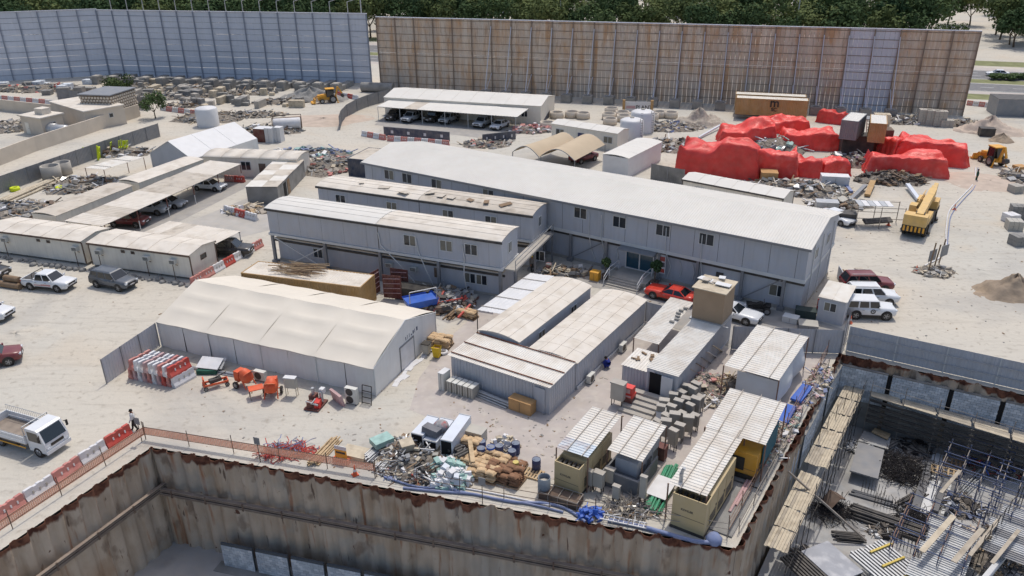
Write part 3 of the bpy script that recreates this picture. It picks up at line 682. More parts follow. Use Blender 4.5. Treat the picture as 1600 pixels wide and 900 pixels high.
# ribbed white floor decking under the blue scaffold
t = thing('steel_decking', 'white ribbed steel decking sheets under the blue scaffold', 'decking', P(1480,925,SZ+1.6), R(52))
for k in range(7):
    mb = MB(); mb.sheet((k*.95,-.6,rnd(0,.05)), (.9,0,0), (0,2.8+rnd(-.3,.3),0), .22, .06); obj('sheet', mb, m_galv, t)
# bright edge beam and dark trench in the lower right corner
a, b = P(1530,915,SZ+1.5), P(1625,800,SZ+1.5)
plankobj('bright white concrete edge beam in the lower right corner', a, b, .35, .3, m_pale, 'edge_beam', 'beam')
t = thing('reinforcement_mat', 'dark reinforcement mat beyond the white edge beam', 'reinforcement', P(1560,915,SZ+.3), ANG(a,b)); mb = MB()
for k in range(16): mb.tube((-2,-k*.3,0),(9,-k*.3,0),.02,4)
for k in range(30): mb.tube((-2+k*.37,0,.03),(-2+k*.37,-4.6,.03),.02,4)
o = obj('bars', mb, m_rebar, t); o['kind'] = 'stuff'
# ------------------------------------------------------------------ building kit
class Fr:
    """ground frame: origin o (front left), x to the right along the front, y away from the viewer"""
    def __init__(s, o, ang): s.o = Vector((o.x, o.y, 0)); s.a = ang; s.x = Vector((math.cos(ang), math.sin(ang), 0)); s.y = Vector((-math.sin(ang), math.cos(ang), 0))
    def on(s, px, py, y=0.0):
        """(x, z) where the bearing px,py meets the vertical plane at local y"""
        c = Vector((0,0,CAM_H)); g = P(px, py, -50.0)-c; q = s.o+s.y*y
        t = (q-c).dot(s.y)/g.dot(s.y); h = c+g*t; return (h-s.o).dot(s.x), h.z
    def onx(s, px, py, x):
        c = Vector((0,0,CAM_H)); g = P(px, py, -50.0)-c; q = s.o+s.x*x
        t = (q-c).dot(s.x)/g.dot(s.x); h = c+g*t; return (h-s.o).dot(s.y), h.z
    def w(s, x, y, z=0.0): return s.o+s.x*x+s.y*y+Vector((0,0,z))
def fr2(a, b): return Fr(a, ANG(a, b)), (Vector((b.x-a.x, b.y-a.y, 0))).length
WM = {}
def window(parent, face, u, z, L, W, w=1.2, h=1.1, glass=None, panes=2, frame=None, name='window'):
    glass = glass or m_glass; frame = frame or m_trim; k = (round(w,2), round(h,2), panes, glass.name, frame.name)
    if k not in WM:
        mb = MB(); t = .07
        mb.box(-w/2,w/2,-.05,.02,-h/2,-h/2+t); mb.box(-w/2,w/2,-.05,.02,h/2-t,h/2); mb.box(-w/2,-w/2+t,-.05,.02,-h/2+t,h/2-t); mb.box(w/2-t,w/2,-.05,.02,-h/2+t,h/2-t)
        pm = MB(); pw = (w-2*t-(panes-1)*t)/panes
        for i in range(1, panes): x = -w/2+t+i*pw+(i-1)*t; mb.box(x, x+t, -.05, .02, -h/2+t, h/2-t)
        pm.box(0,pw,-.015,.01,-h/2+t,h/2-t); WM[k] = (mb.mesh('window', frame), [pm.mesh('pane', g_) for g_ in (glass, glass, m_blind)], pw, t)
    fm, pm, pw, t = WM[k]
    loc, rz = {'f': ((u,-.004,z),0), 'b': ((u,W+.004,z),math.pi), 'r': ((L+.004,u,z),math.pi/2), 'l': ((-.004,u,z),-math.pi/2)}[face]
    o = link(name, fm, parent, loc, rz)
    for i in range(panes): link('pane', random.choice(pm), o, (-w/2+t+i*(pw+t),0,0))
    return o
ACM = {}
def ac_split(label, p, ang, s=1.0, fans=1, parent=None, group=None):
    t = thing('air_conditioner', label, 'air conditioner', p, ang, group) if not parent else link('air_conditioner', None, parent, p, ang)
    h = .75*s if fans == 1 else 1.25*s
    mb = MB(); mb.box(-.45*s,.45*s,-.17*s,.17*s,.08,h); obj('casing', mb, m_acw, t); mb = MB(); mb.box(-.38*s,-.3*s,-.2*s,.2*s,0,.08); mb.box(.3*s,.38*s,-.2*s,.2*s,0,.08); obj('feet', mb, m_dsteel, t)
    for k in range(fans):
        M = Matrix.Translation((-.08*s, -.17*s, .08+(k+.5)*(h-.08)/fans)) @ Matrix.Rotation(math.pi/2, 4, 'X'); mb = MB(); mb.lathe([(.0,.01),(.24*s,.01),(.27*s,.02),(.29*s,0)], 14, M=M); obj('fan_grille', mb, m_dsteel, t)
    return t
def ac_window(parent, x, y, z, face='f'):
    if 'w' not in ACM:
        a = MB(); a.box(-.36,.36,-.42,.1,-.24,.24); b = MB()
        for k in range(6): b.box(-.3,.3,-.435,-.422,-.18+k*.06,-.15+k*.06)
        ACM['w'] = (a.mesh('air_conditioner', m_acw), b.mesh('grille', m_dsteel))
    o = link('air_conditioner', ACM['w'][0], parent, (x,y,z), 0 if face == 'f' else math.pi/2); link('grille', ACM['w'][1], o); return o
def roofprof(kind, W, H, rise, over, n=8):
    if kind == 'gable': return [(-over, H-over*rise/(W/2)), (W/2, H+rise), (W+over, H-over*rise/(W/2))]
    if kind == 'arch': return [(-over+(W+2*over)*k/n, H+rise*(1-(2*k/n-1)**2)) for k in range(n+1)]
    if kind == 'mono': return [(-over, H), (W+over, H+rise)]
    return [(-over, H), (W+over, H)]
def roof_panels(parent, x0, x1, prof, n, m, th=.06, ribs=True, lift=0.0, part='roof_panel', rib_m=None, jitter=0.0):
    w = (x1-x0)/n
    mb = MB(); g = .012
    lo = [(y, z) for y, z in prof]; hi = [(y, z+th) for y, z in prof]
    k = len(prof); vs = [(xx, y, z) for xx in (g, w-g) for y, z in lo+hi]; f = []
    for i in range(k-1):
        f += [(k+i, 3*k+i, 3*k+i+1, k+i+1), (i+1, 2*k+i+1, 2*k+i, i), (i, k+i, k+i+1, i+1), (2*k+i+1, 3*k+i+1, 3*k+i, 2*k+i)]
    f += [(0, 2*k, 3*k, k), (k-1, 2*k-1, 4*k-1, 3*k-1)]; mb.smooth = k > 4; mb.add(vs, f); mb.smooth = False
    if ribs:
        for i in range(k-1): mb.beam((w-.02, prof[i][0], prof[i][1]+th+.015), (w-.02, prof[i+1][0], prof[i+1][1]+th+.015), .07, .05)
    me = mb.mesh(part, m)
    for i in range(n): link(part, me, parent, (x0+i*w, 0, lift+rnd(-jitter,jitter)))
def ribwall(mb, x0, x1, y, z0, z1, pitch=.3, d=.035, axis='x', out=-1):
    """ribbed sheet wall; out = sign of the outward normal along the other axis"""
    n = max(1, round((x1-x0)/pitch)); p = (x1-x0)/n; pr = []
    for k in range(n): pr += [(x0+k*p, 0), (x0+(k+.6)*p, 0), (x0+(k+.68)*p, d), (x0+(k+.92)*p, d)]
    pr.append((x1, 0)); m = len(pr)
    f = (lambda a, b, z: (a, y+out*b, z)) if axis == 'x' else (lambda a, b, z: (y+out*b, a, z))
    vs = [f(a, b, z0) for a, b in pr]+[f(a, b, z1) for a, b in pr]; fs = [(i, i+1, i+1+m, i+m) for i in range(m-1)]
    if (axis == 'x') != (out < 0): fs = [tuple(reversed(q)) for q in fs]
    mb.add(vs, fs)
def cabin(name, label, fr, L, W, H, wall, roofm, roof='arch', rise=.35, over=.12, nroof=6, z0=0.0, cat='cabin', trimm=None, ribbed=False, group=None, y0=0.0, roof_ribs=True, plinth=.0):
    t = thing(name, label, cat, fr.w(0, y0, z0), fr.a, group); prof = roofprof(roof, W, H, rise, over)
    base = plinth
    pr = roofprof(roof, W, H, rise, 0)
    if ribbed:
        mb = MB(); mb.box(.04, L-.04, .04, W-.04, base, H); ribwall(mb, 0, L, .03, base, H, out=-1); ribwall(mb, 0, W, L-.03, base, H, axis='y', out=1)
    else: mb = MB(); mb.box(0, L, 0, W, base, H)
    for xx in ((0, .04), (L-.04, L)):
        pts = [(0, H-.001)]+[(y, z) for y, z in pr]+[(W, H-.001)] if roof == 'mono' else [(y, z) for y, z in pr]
        if roof != 'flat': mb.prism(pts, xx[0], xx[1], 'x')
    if roof == 'mono': mb.box(0, L, W-.04, W, H, H+rise)
    obj('wall', mb, wall, t)
    if plinth:
        mb = MB()
        for i in range(int(L/2)+1):
            for y in (.3, W-.3): mb = MB(); mb.box(.1+i*(L-.5)/max(1,int(L/2)), .4+i*(L-.5)/max(1,int(L/2)), y-.2, y+.2, 0, plinth); obj('footing', mb, m_conc_d, t)
    roof_panels(t, -over, L+over, prof, nroof, roofm, ribs=roof_ribs)
    if trimm:
        mb = MB()
        for y, s in ((-over-.02, 1), (W+over+.02, 1)): mb.box(-over, L+over, y-.03, y+.03, H-.16, H+.03)
        for xx in (0, L): 
            for y in (0, W): mb.box(xx-.05, xx+.05, y-.05, y+.05, base, H-.16)
        obj('trim', mb, trimm, t)
    return t
def door(parent, face, u, L, W, w=.95, h=2.05, m=None, z=0.0):
    k = ('door', w, h, (m or m_trim).name)
    if k not in WM: mb = MB(); mb.box(-w/2,w/2,-.05,.01,.02,h); hb = MB(); hb.box(w/2-.16,w/2-.1,-.09,-.05,.98,1.1); WM[k] = (mb.mesh('door', m or m_trim), hb.mesh('handle', m_dsteel))
    loc, rz = {'f': ((u,-.004,z),0), 'b': ((u,W+.004,z),math.pi), 'r': ((L+.004,u,z),math.pi/2), 'l': ((-.004,u,z),-math.pi/2)}[face]
    o = link('door', WM[k][0], parent, loc, rz); link('handle', WM[k][1], o); return o
def container(label, o, ang, L=6.06, W=2.44, H=2.6, m=None, roofm=None, name='shipping_container', group=None, doors='r', z0=0.0):
    t = thing(name, label, 'container', Vector((o.x,o.y,z0)), ang, group); m = m or m_navy
    mb = MB(); ribwall(mb, .1, L-.1, .06, .15, H-.1, .28, .05, 'x', -1); ribwall(mb, .1, L-.1, W-.06, .15, H-.1, .28, .05, 'x', 1)
    if doors != 'l': ribwall(mb, .1, W-.1, .06, .15, H-.1, .28, .05, 'y', -1)
    if doors != 'r': ribwall(mb, .1, W-.1, L-.06, .15, H-.1, .28, .05, 'y', 1)
    obj('side_wall', mb, m, t)
    mb = MB()
    for x in (0, L-.14):
        for y in (0, W-.14): mb.box(x, x+.14, y, y+.14, 0, H)
    for y in (0, W-.1): mb.box(.14, L-.14, y, y+.1, 0, .15); mb.box(.14, L-.14, y, y+.1, H-.1, H)
    for x in (0, L-.1): mb.box(x, x+.1, .14, W-.14, 0, .15); mb.box(x, x+.1, .14, W-.14, H-.1, H)
    obj('frame', mb, m, t)
    mb = MB(); mb.sheet((.1,.1,H-.04),(L-.2,0,0),(0,W-.2,0),.35,.025); obj('roof', mb, roofm or m, t)
    if doors:
        for s in (0, 1):
            mb = MB(); y = .14+s*(W-.28)/2; xx = L-.06 if doors == 'r' else .02; mb.box(xx, xx+.04, y+.01, y+(W-.28)/2-.01, .15, H-.1); d = obj('door', mb, m, t)
            mb = MB(); xr = L+.01 if doors == 'r' else -.01
            for q in (.3, .7): mb.tube((xr, y+q*(W-.28)/2, .18), (xr, y+q*(W-.28)/2, H-.14), .025, 5)
            obj('lock_rod', mb, m_galv, d)
    return t
def canopy(name, label, A, B, D, postz=0.0, pitch=.25, m=None, purlins=3, posts=True, group=None, cat='canopy', pm=None, amp=.035, sheets=3, pur_top=True):
    """ribbed sheet roof: A, B, D corners in 3D (ribs run along A->D, counted along A->B)"""
    t = thing(name, label, cat, Vector((A.x,A.y,postz)), 0, group); o = Vector((A.x,A.y,postz)); u, v = B-A, D-A; C = B+v; pm = pm or m_rustt
    for k in range(sheets):
        mb = MB(); mb.sheet(A-o+u*(k/sheets)+Vector((0,0,.004*k)), u/sheets*.998, v*rnd(.985,1.0), pitch, amp); obj('roof_sheet', mb, m or m_rib_roof, t)
    for k in range(purlins):
        q = A+v*((k+.35)/purlins*.98); dz = Vector((0,0,amp+.04 if pur_top else -.07)); mb = MB(); mb.beam(q-o+dz-u*.03, q-o+u*1.03+dz, .045); obj('purlin', mb, m_tube, t)
    if posts:
        for q in (A, B, C, D): mb = MB(); mb.tube(Vector((q.x,q.y,postz))-o, q-o-Vector((0,0,.03)), .05, 6); obj('post', mb, pm, t)
    return t
def tube_poly(mb, pts, r, n=6):
    for a, b in zip(pts[:-1], pts[1:]): mb.tube(a, b, r, n)
def text_obj(txt, size, m, parent, loc, rot, name='lettering', ext=.004, align='CENTER'):
    cu = bpy.data.curves.new(name, 'FONT'); cu.body = txt; cu.size = size; cu.align_x = align; cu.align_y = 'CENTER'; cu.extrude = ext; cu.offset = size*.02; cu.materials.append(m)
    o = bpy.data.objects.new(name, cu); COL.objects.link(o); dg = bpy.context.evaluated_depsgraph_get(); me = bpy.data.meshes.new_from_object(o.evaluated_get(dg)); bpy.data.objects.remove(o)
    q = link(name, me, parent, loc); q.rotation_euler = rot; return q
# ------------------------------------------------------------------ main office buildings
# --- long two storey office
fM = Fr(Vector((26.1,64.5,0))-Vector((math.cos(R(-33.5)), math.sin(R(-33.5)), 0))*52.5, R(-33.5)); LM, WMn, HE = 52.5, 11.0, 6.6
tM = thing('office_building', 'long grey two storey office building with white ribbed roof', 'building', fM.o, fM.a)
mb = MB(); mb.box(0, LM, 0, WMn, 3.45, HE); mb.prism([(0,HE),(WMn/2,HE+1.15),(WMn,HE)], 0, .05, 'x'); mb.prism([(0,HE),(WMn/2,HE+1.15),(WMn,HE)], LM-.05, LM, 'x'); obj('upper_wall', mb, m_grey, tM)
mb = MB(); mb.box(.1, LM-.1, .55, WMn-.2, .3, 3.15); obj('lower_wall', mb, m_grey, tM)
mb = MB(); mb.box(-.05, LM+.05, -.05, WMn+.05, 3.15, 3.5); obj('floor_band', mb, m_trim, tM)
mb = MB(); mb.box(0, LM, .35, .55, 2.75, 2.95); obj('dark_beam', mb, m_dsteel, tM)
mb = MB(); mb.box(.05, LM-.05, .45, WMn-.1, 0, .3); obj('plinth', mb, m_concrete, tM)
nS = 14
for s in (0, 1):
    for k in range(nS):
        mb = MB(); w = (LM+.6)/nS
        A = Vector((-.3+k*w, -.35, HE-.02)) if s == 0 else Vector((-.3+k*w, WMn+.35, HE-.02)); rd = Vector((0, (WMn/2+.35)*(1 if s == 0 else -1), 1.2)); mb.sheet(A+Vector((0,0,.004*(k%2))), (w,0,0), rd, .25, .03); obj('roof_sheet', mb, m_white_roof, tM)
mb = MB(); mb.box(-.3, LM+.3, -.42, -.36, HE-.2, HE+.03); mb.box(-.3,-.24,-.3,.3,HE-.2,HE); obj('gutter', mb, m_steel, tM)
for px, py in [(608,271),(636,277),(682,287),(763,301),(907,332),(968,347),(1036,360),(1104,374)]:
    u, z = fM.on(px, py); window(tM, 'f', u, max(4.6,min(5.6,z)), LM, WMn, 1.5, 1.2)
for px in (691,731,891,946,1028,1088,1157,1222):
    u, z = fM.on(px, 400+.19*(px-891), .2); mb = MB(); mb.box(u-.13,u+.13,.1,.34,0,3.15); mb.box(u-.3,u+.3,-.05,.44,0,.35); obj('column', mb, m_steel, tM)
for a, b in (((891,403),(946,372)), ((1157,470),(1222,432))):
    u0, z0_ = fM.on(*a, .2); u1, z1_ = fM.on(*b, .2); mb = MB(); mb.beam((u0,.2,max(.3,z0_)),(u1,.2,min(3.0,z1_)),.1); obj('brace', mb, m_steel, tM)
u, z = fM.on(1214,457,.55); w_ = window(tM, 'f', u, 1.7, LM, WMn, 1.5, 1.2); w_.location.y = .545
for px in (921,940,1041,1097): 
    u, z = fM.on(px, 345+(px-921)*.19); mb = MB(); pts = [Vector((u,-.1,5.9)), Vector((u+.05,-.12,3.6)), Vector((u+rnd(-.5,.6),.4,1.8)), Vector((u+rnd(-.8,.8),.42,.4))]; tube_poly(mb, pts, .045); obj('drain_pipe', mb, m_trim, tM)
for px in (963,1062,1082): u, z = fM.on(px, 400+.19*(px-963), .55); mb = MB(); tube_poly(mb, [Vector((u,.48,2.5)), Vector((u+.25,.46,1.7)), Vector((u+.1,.46,.9))], .04); obj('hose', mb, m_trim, tM)
u, z = fM.on(1125,427,.55); mb = MB(); mb.box(u-.35,u+.35,.46,.56,1.75,2.25); obj('vent', mb, m_dsteel, tM)
for k in range(22): mb = MB(); uu = 1.2+k*2.4; mb.box(uu-.015,uu+.015,-.008,0,3.5,HE-.05); obj('wall_seam', mb, m_dsteel, tM)
# side wall facing right: windows, pipes
for v_ in (3.2, 7.6): window(tM, 'r', v_, 5.0, LM, WMn, 1.2, 1.1)
mb = MB(); 
for v_ in (2.0, 5.2, 9.2): tube_poly(mb, [Vector((LM+.09,v_,6.3)), Vector((LM+.09,v_+.1,3.2)), Vector((LM+.06,v_-.2,.3))], .05)
obj('drain_pipe', mb, m_trim, tM)
# entrance
u0, z = fM.on(985,415,.5); u1, z = fM.on(1014,425,.5); uc = (u0+u1)/2; uw = 2.9; uy = .5
e = MB(); e.box(uc-uw/2-.1,uc+uw/2+.1,.3,.56,.62,.72); e.box(uc-uw/2-.1,uc-uw/2,.3,.56,.72,2.95); e.box(uc+uw/2,uc+uw/2+.1,.3,.56,.72,2.95); e.box(uc-.06,uc+.06,.3,.56,.72,2.9); e.box(uc-uw/2,uc+uw/2,.3,.56,2.83,2.95); en = obj('entrance', e, m_white, tM)
for s in (-1,1): mb = MB(); a = uc+.06 if s > 0 else uc-uw/2; b = uc+uw/2 if s > 0 else uc-.06; mb.box(a,b,.38,.42,.72,2.83); obj('glass_door', mb, m_glassb, en)
mb = MB(); mb.add([(uc-uw/2-.5,-.9,2.98),(uc+uw/2+.5,-.9,2.98),(uc+uw/2+.5,.5,3.2),(uc-uw/2-.5,.5,3.2)],[(0,1,2,3)]); mb.add([(uc-uw/2-.5,-.9,2.9),(uc+uw/2+.5,-.9,2.9),(uc+uw/2+.5,.5,3.12),(uc-uw/2-.5,.5,3.12)],[(3,2,1,0)]); mb.add([(uc-uw/2-.5,-.9,2.98),(uc+uw/2+.5,-.9,2.98),(uc+uw/2+.5,-.9,2.9),(uc-uw/2-.5,-.9,2.9)],[(3,2,1,0)]); obj('canopy', mb, m_steel, en)
# poster beside the entrance
o = thing('notice_board', 'red and white notice board beside the glass entrance', 'notice board', fM.w(uc+uw/2+.9,.25,.9), fM.a); mb = MB(); mb.box(-.5,.5,-.03,.03,0,2.0); obj('board', mb, m_whitep, o)
for k, (x, z, w, h) in enumerate([(-.4,1.35,.8,.45),(-.4,.15,.35,.5),(.05,.75,.35,.45),(.02,.12,.38,.4)]): mb = MB(); mb.box(x,x+w,-.05,-.03,z,z+h); obj('poster', mb, m_red if k != 2 else m_navy, o)
mb = MB(); mb.box(-.38,.0,-.05,-.03,.75,1.2); obj('poster', mb, m_tail, o)
# landing, steps, rails
st = thing('entrance_steps', 'concrete steps with white handrails at the glass entrance', 'steps', fM.w(uc+.0,0,0), fM.a)
mb = MB(); mb.box(-1.9,2.0,-2.4,.45,0,.6); obj('landing', mb, m_concrete, st)
for k in range(4): mb = MB(); mb.box(-1.9,1.6,-2.4-.32*(k+1),-2.4-.32*k,0,.6-.14*(k+1)+.0); obj('step', mb, m_concrete, st)
for x in (-1.95, 1.65):
    mb = MB(); tube_poly(mb, [(x,-3.6,0),(x,-3.6,.95),(x,-2.4,1.55),(x,-.3,1.55),(x,-.3,.6)], .04); tube_poly(mb, [(x,-3.6,.5),(x,-2.4,1.1),(x,-.3,1.1)], .03); tube_poly(mb, [(x,-2.4,.6),(x,-2.4,1.55)], .04); obj('handrail', mb, m_white, st)
# --- front two storey cabin block on a steel frame
def two_storey(name, label, fr, L, W, z0, z1, roofm, wins, cols, lower_wins, roofsplit=2, seams=4):
    t = thing(name, label, 'building', fr.o, fr.a)
    mb = MB(); mb.box(0,L,0,W,z0,z1); pr = roofprof('arch', W, z1, .30, 0)
    mb.prism(pr, 0, .05, 'x'); mb.prism(pr, L-.05, L, 'x'); obj('upper_wall', mb, m_grey, t)
    mb = MB(); mb.box(-.1,L+.1,-.12,W+.12,z0-.28,z0-.02); obj('floor_band', mb, m_trim, t)
    mb = MB(); mb.box(.3,L-.3,.75,W+.6,.25,2.55); obj('lower_wall', mb, m_grey, t)
    mb = MB(); mb.box(.2,L-.2,.55,W+.7,2.55,2.68); obj('lower_roof', mb, m_dusty_roof, t)
    mb = MB(); mb.box(.25,L-.25,.7,W+.55,0,.25); obj('plinth', mb, m_concrete, t)
    mb = MB(); mb.box(.0,L,.62,.74,2.2,2.4); obj('dark_beam', mb, m_dsteel, t)
    prof = roofprof('arch', W, z1, .30, .2)
    # strips of roofing running along the length, split in sections
    for s in range(roofsplit):
        xa, xb = -.15+s*(L+.3)/roofsplit, -.15+(s+1)*(L+.3)/roofsplit-.05
        for k in range(0, 8, 2):
            mb = MB(); pp = prof[k:k+3]; dz = rnd(0,.02)
            lo = [(y, z+dz) for y, z in pp]; hi = [(y, z+.06+dz) for y, z in pp]
            mb.prism([(lo[0][0]+.01,lo[0][1]),(lo[1]),(lo[2][0]-.01,lo[2][1]),(hi[2][0]-.01,hi[2][1]),(hi[1]),(hi[0][0]+.01,hi[0][1])], xa, xb, 'x')
            mb.beam((xa, lo[2][0], hi[2][1]), (xb, lo[2][0], hi[2][1]), .05, .05); obj('roof_strip', mb, roofm[s % len(roofm)], t)
    mb = MB(); mb.box(-.15,L+.15,-.26,-.2,z1-.18,z1+.03); obj('fascia', mb, m_dsteel, t)
    for px, py in wins:
        u, z = fr.on(px, py); window(t, 'f', u, (z0+z1)/2+.1, L, W, 1.35, 1.15)
    for px, py in lower_wins:
        u, z = fr.on(px, py, .75); o = window(t, 'f', u, 1.5, L, W, 1.2, 1.1); o.location.y = .745
    window(t, 'r', W*.5, (z0+z1)/2+.1, L, W, .8, 1.1)
    for i in range(cols):
        x = .2+i*(L-.4)/(cols-1); mb = MB(); mb.box(x-.14,x+.14,-.06,.22,0,z0-.28); mb.box(x-.3,x+.3,-.2,.36,0,.3); obj('column', mb, m_steel, t)
        mb = MB(); mb.box(x-.14,x+.14,W-.2,W+.08,0,z0-.28); obj('column', mb, m_steel, t)
    mb = MB(); mb.box(L/2-.03,L/2+.03,-.02,0,z0,z1-.02); obj('dark_joint_strip', mb, m_dsteel, t)
    for k in range(10): mb = MB(); uu = 1.3+k*(L-2.6)/9; mb.box(uu-.012,uu+.012,-.006,0,z0,z1-.2); obj('wall_seam', mb, m_steel, t)
    return t
aF = R(-22.6); rF = Vector((-.92,68.17,0)); fF = Fr(rF-Vector((math.cos(aF),math.sin(aF),0))*26.5, aF)
tF = two_storey('cabin_block', 'front grey two storey cabin block on steel columns, nearest the tan container', fF, 26.5, 3.9, 3.4, 6.05, [m_white_roof, m_beige_roof], [(640,372),(697,381),(736,387)], 5, [(735,443),(753,447),(498,402)])
x0, _ = fF.on(432,380); x1, _ = fF.on(511,390)
for s in ((.3,2.9,5.6,.5),(6.6,2.6,2.6,.4)): mb = MB(); mb.beam((s[0],.1,s[1]),(s[2],.1,s[3]),.1); obj('brace', mb, m_trim, tF)
for px, dx in ((592,3.6),(650,1.5),(722,.2)):
    u, z = fF.on(px,371); mb = MB(); tube_poly(mb, [Vector((u,-.08,5.2)), Vector((u+.2,-.1,3.9)), Vector((u+dx*.6,-.15,2.2)), Vector((u+dx,.2,.3))], .055); obj('drain_pipe', mb, m_trim, tF)
for px, py in ((610,421),(648,427)): u, z = fF.on(px, py, .7); ac_window(tF, u, .75, 1.6)
u, z = fF.on(683,434,.7); mb = MB(); mb.box(u-.3,u+.3,.70,.76,1.0,2.0); obj('shutter', mb, m_brown, tF)
a = P(496,290.5,6.05); b = P(832,337,6.05); fB, LB = fr2(a, b); fB.o.z = 0
tB = two_storey('cabin_block', 'middle grey two storey cabin block with torn dusty roof, behind the front block', fB, LB, 3.9, 3.4, 6.05, [m_beige_roof, m_dusty_roof], [(532,309),(612,321),(700,333),(767,345)], 6, [(843,398)], 2)
# loose sheets on the torn roof
for k in range(9):
    px, py = [(565,286),(600,293),(630,301),(672,302),(690,306),(705,309),(735,313),(760,316),(790,320)][k]
    mb = MB(); mb.obox((0,0,.06), rnd(.6,1.6), rnd(.5,.9), .03, rnd(0,3), R(rnd(-8,8)), R(rnd(-6,6))); o = obj('loose_roof_sheet', mb, m_oldwood if k > 5 else m_dusty_roof, None, P(px,py,6.42)); tag(o, 'torn roofing scrap lying on the middle cabin block roof', 'roof scrap', 'torn scraps on the middle block roof')
# corridor decks between the blocks
o = thing('access_gallery', 'narrow grey access gallery at the right end of the front cabin blocks', 'gallery', fF.w(26.6,.3,0), fF.a)
mb = MB(); mb.box(0,1.2,0,10.5,3.1,3.25); obj('deck', mb, m_concrete, o); mb = MB(); tube_poly(mb, [(1.15,0,3.2),(1.15,0,4.2),(1.15,10.4,4.2),(1.15,10.4,3.2)], .04); tube_poly(mb, [(1.15,0,3.7),(1.15,10.4,3.7)], .03); obj('handrail', mb, m_steel, o)
mb = MB()
for y in (.1,5.2,10.3): mb.box(1.0,1.16,y,y+.16,0,3.1)
obj('column', mb, m_steel, o)
# --- event tent
aT = R(-22.6); rT = Vector((-10.47,51.74,0)); LT, WT, ET, PT = 21.2, 10.0, 2.45, 4.15
fT = Fr(rT-Vector((math.cos(aT),math.sin(aT),0))*LT, aT); tT = thing('frame_tent', 'large cream gable tent with pale fabric walls in the yard', 'tent', fT.o, fT.a)
NB = 4
def tent_roof(x0, x1, side):
    mb = MB(); n, m_ = 12, 18; vs = []
    for i in range(n+1):
        for j in range(m_+1):
            u, v = i/n, j/m_; y = v*WT/2; z = ET+(PT-ET)*(v**.86)
            if v < .25: z -= 0
            sag = -.13*math.sin(math.pi*u)**.7*abs(math.sin(3*math.pi*v))**.6-.03*math.sin(9*u+5*v)
            q = (x0+(x1-x0)*u, (y-.15*(1-v)) if side == 0 else WT-(y-.15*(1-v)), z+sag); vs.append(q)
    f = [(i*(m_+1)+j, (i+1)*(m_+1)+j, (i+1)*(m_+1)+j+1, i*(m_+1)+j+1) for i in range(n) for j in range(m_)]
    if side: f = [tuple(reversed(q)) for q in f]
    mb.smooth = True; mb.add(vs, f); mb.add([(x,y,z-.03) for x,y,z in vs], [tuple(reversed(q)) for q in f]); mb.smooth = False
    obj('roof_panel', mb, m_tent, tT)
for k in range(NB):
    for s in (0,1): tent_roof(LT*k/NB, LT*(k+1)/NB, s)
for k in range(NB+1):
    mb = MB(); x = LT*k/NB; mb.tube((x,-.02,0),(x,-.02,ET),.06,6); mb.tube((x,-.1,ET-.03),(x,WT/2,PT-.04),.05,6); mb.tube((x,WT/2,PT-.04),(x,WT+.1,ET-.03),.05,6); mb.tube((x,WT,0),(x,WT,ET),.06,6); obj('frame_arch', mb, m_tentw if 0 < k < NB else m_trim, tT)
for k in range(2*NB):
    mb = MB(); x0, x1 = LT*k/(2*NB)+.02, LT*(k+1)/(2*NB)-.02; n = 6
    vs = [(x0+(x1-x0)*i/n, .05+.05*math.sin(i*1.7+k)*(1-j/3), ET*j/3*.995) for i in range(n+1) for j in range(4)]; mb.smooth = True; mb.add(vs, [(i*4+j,(i+1)*4+j,(i+1)*4+j+1,i*4+j+1) for i in range(n) for j in range(3)]); obj('side_wall', mb, m_tentw, tT)
mb = MB(); mb.prism([(0,0),(WT,0),(WT,ET),(WT/2,PT-.04),(0,ET)], LT-.04, LT, 'x'); obj('gable_wall', mb, m_tentw, tT)
mb = MB(); mb.prism([(0,0),(WT,0),(WT,ET),(WT/2,PT-.04),(0,ET)], 0, .04, 'x'); obj('gable_wall', mb, m_tentw, tT); mb = MB(); mb.box(0,LT,WT-.06,WT-.01,0,ET); obj('side_wall', mb, m_tentw, tT)
v0, _ = fT.onx(628,590,LT); v1, _ = fT.onx(648,568,LT)
mb = MB(); mb.box(LT,LT+.05,v0,v1,0,2.1); dd = obj('door', mb, m_whitep, tT)
mb = MB(); 
for v_ in (v0-.06, v1): mb.box(LT,LT+.08,v_,v_+.06,0,2.2)
mb.box(LT,LT+.08,v0,v1,2.1,2.2); obj('door_frame', mb, m_steel, dd)
mb = MB(); m_print = mat('navy_print', (60,72,98), .7, 0)
for k, (w, h) in enumerate([(.10,.28),(.05,.34),(.05,.34),(.16,.12),(.16,.30),(.05,.34),(.2,.34)]): y = (v0+v1)/2-.1+k*.3; mb.box(LT+.004,LT+.012,y,y+w,2.35,2.35+h)
obj('faded_lettering', mb, m_print, tT)
mb = MB()
for k in range(12): q = 2+k*.62; mb.obox((LT+.35+rnd(-.1,.25), q, .03), rnd(.3,.7), .66, .03, rnd(-.3,.3), R(rnd(-6,6)))
o = obj('tent_skirt', mb, m_whitep, tT)
# ------------------------------------------------------------------ sheds, container, canopies and generators of the front yard
aS = R(-32.8); fS = Fr(Vector((2.68,48.95,0))-Vector((math.cos(aS),math.sin(aS),0))*8.9, aS)
S = fS.w
# paved apron
mb = MB()
pvp = [P(*q,.006) for q in [(705,525),(655,590),(640,640),(700,665),(770,700),(850,745),(1000,785),(1090,826),(1147,838),(1192,745),(1262,620),(1298,560),(1230,545),(1140,545),(1010,500),(880,440),(800,440)]]
pv = MB(); pv.add(pvp, [tuple(reversed(q)) if (pvp[q[1]]-pvp[q[0]]).cross(pvp[q[2]]-pvp[q[0]]).z < 0 else tuple(q) for q in tessellate_polygon([pvp])]); struct('yard_paving', pv, m_paver)
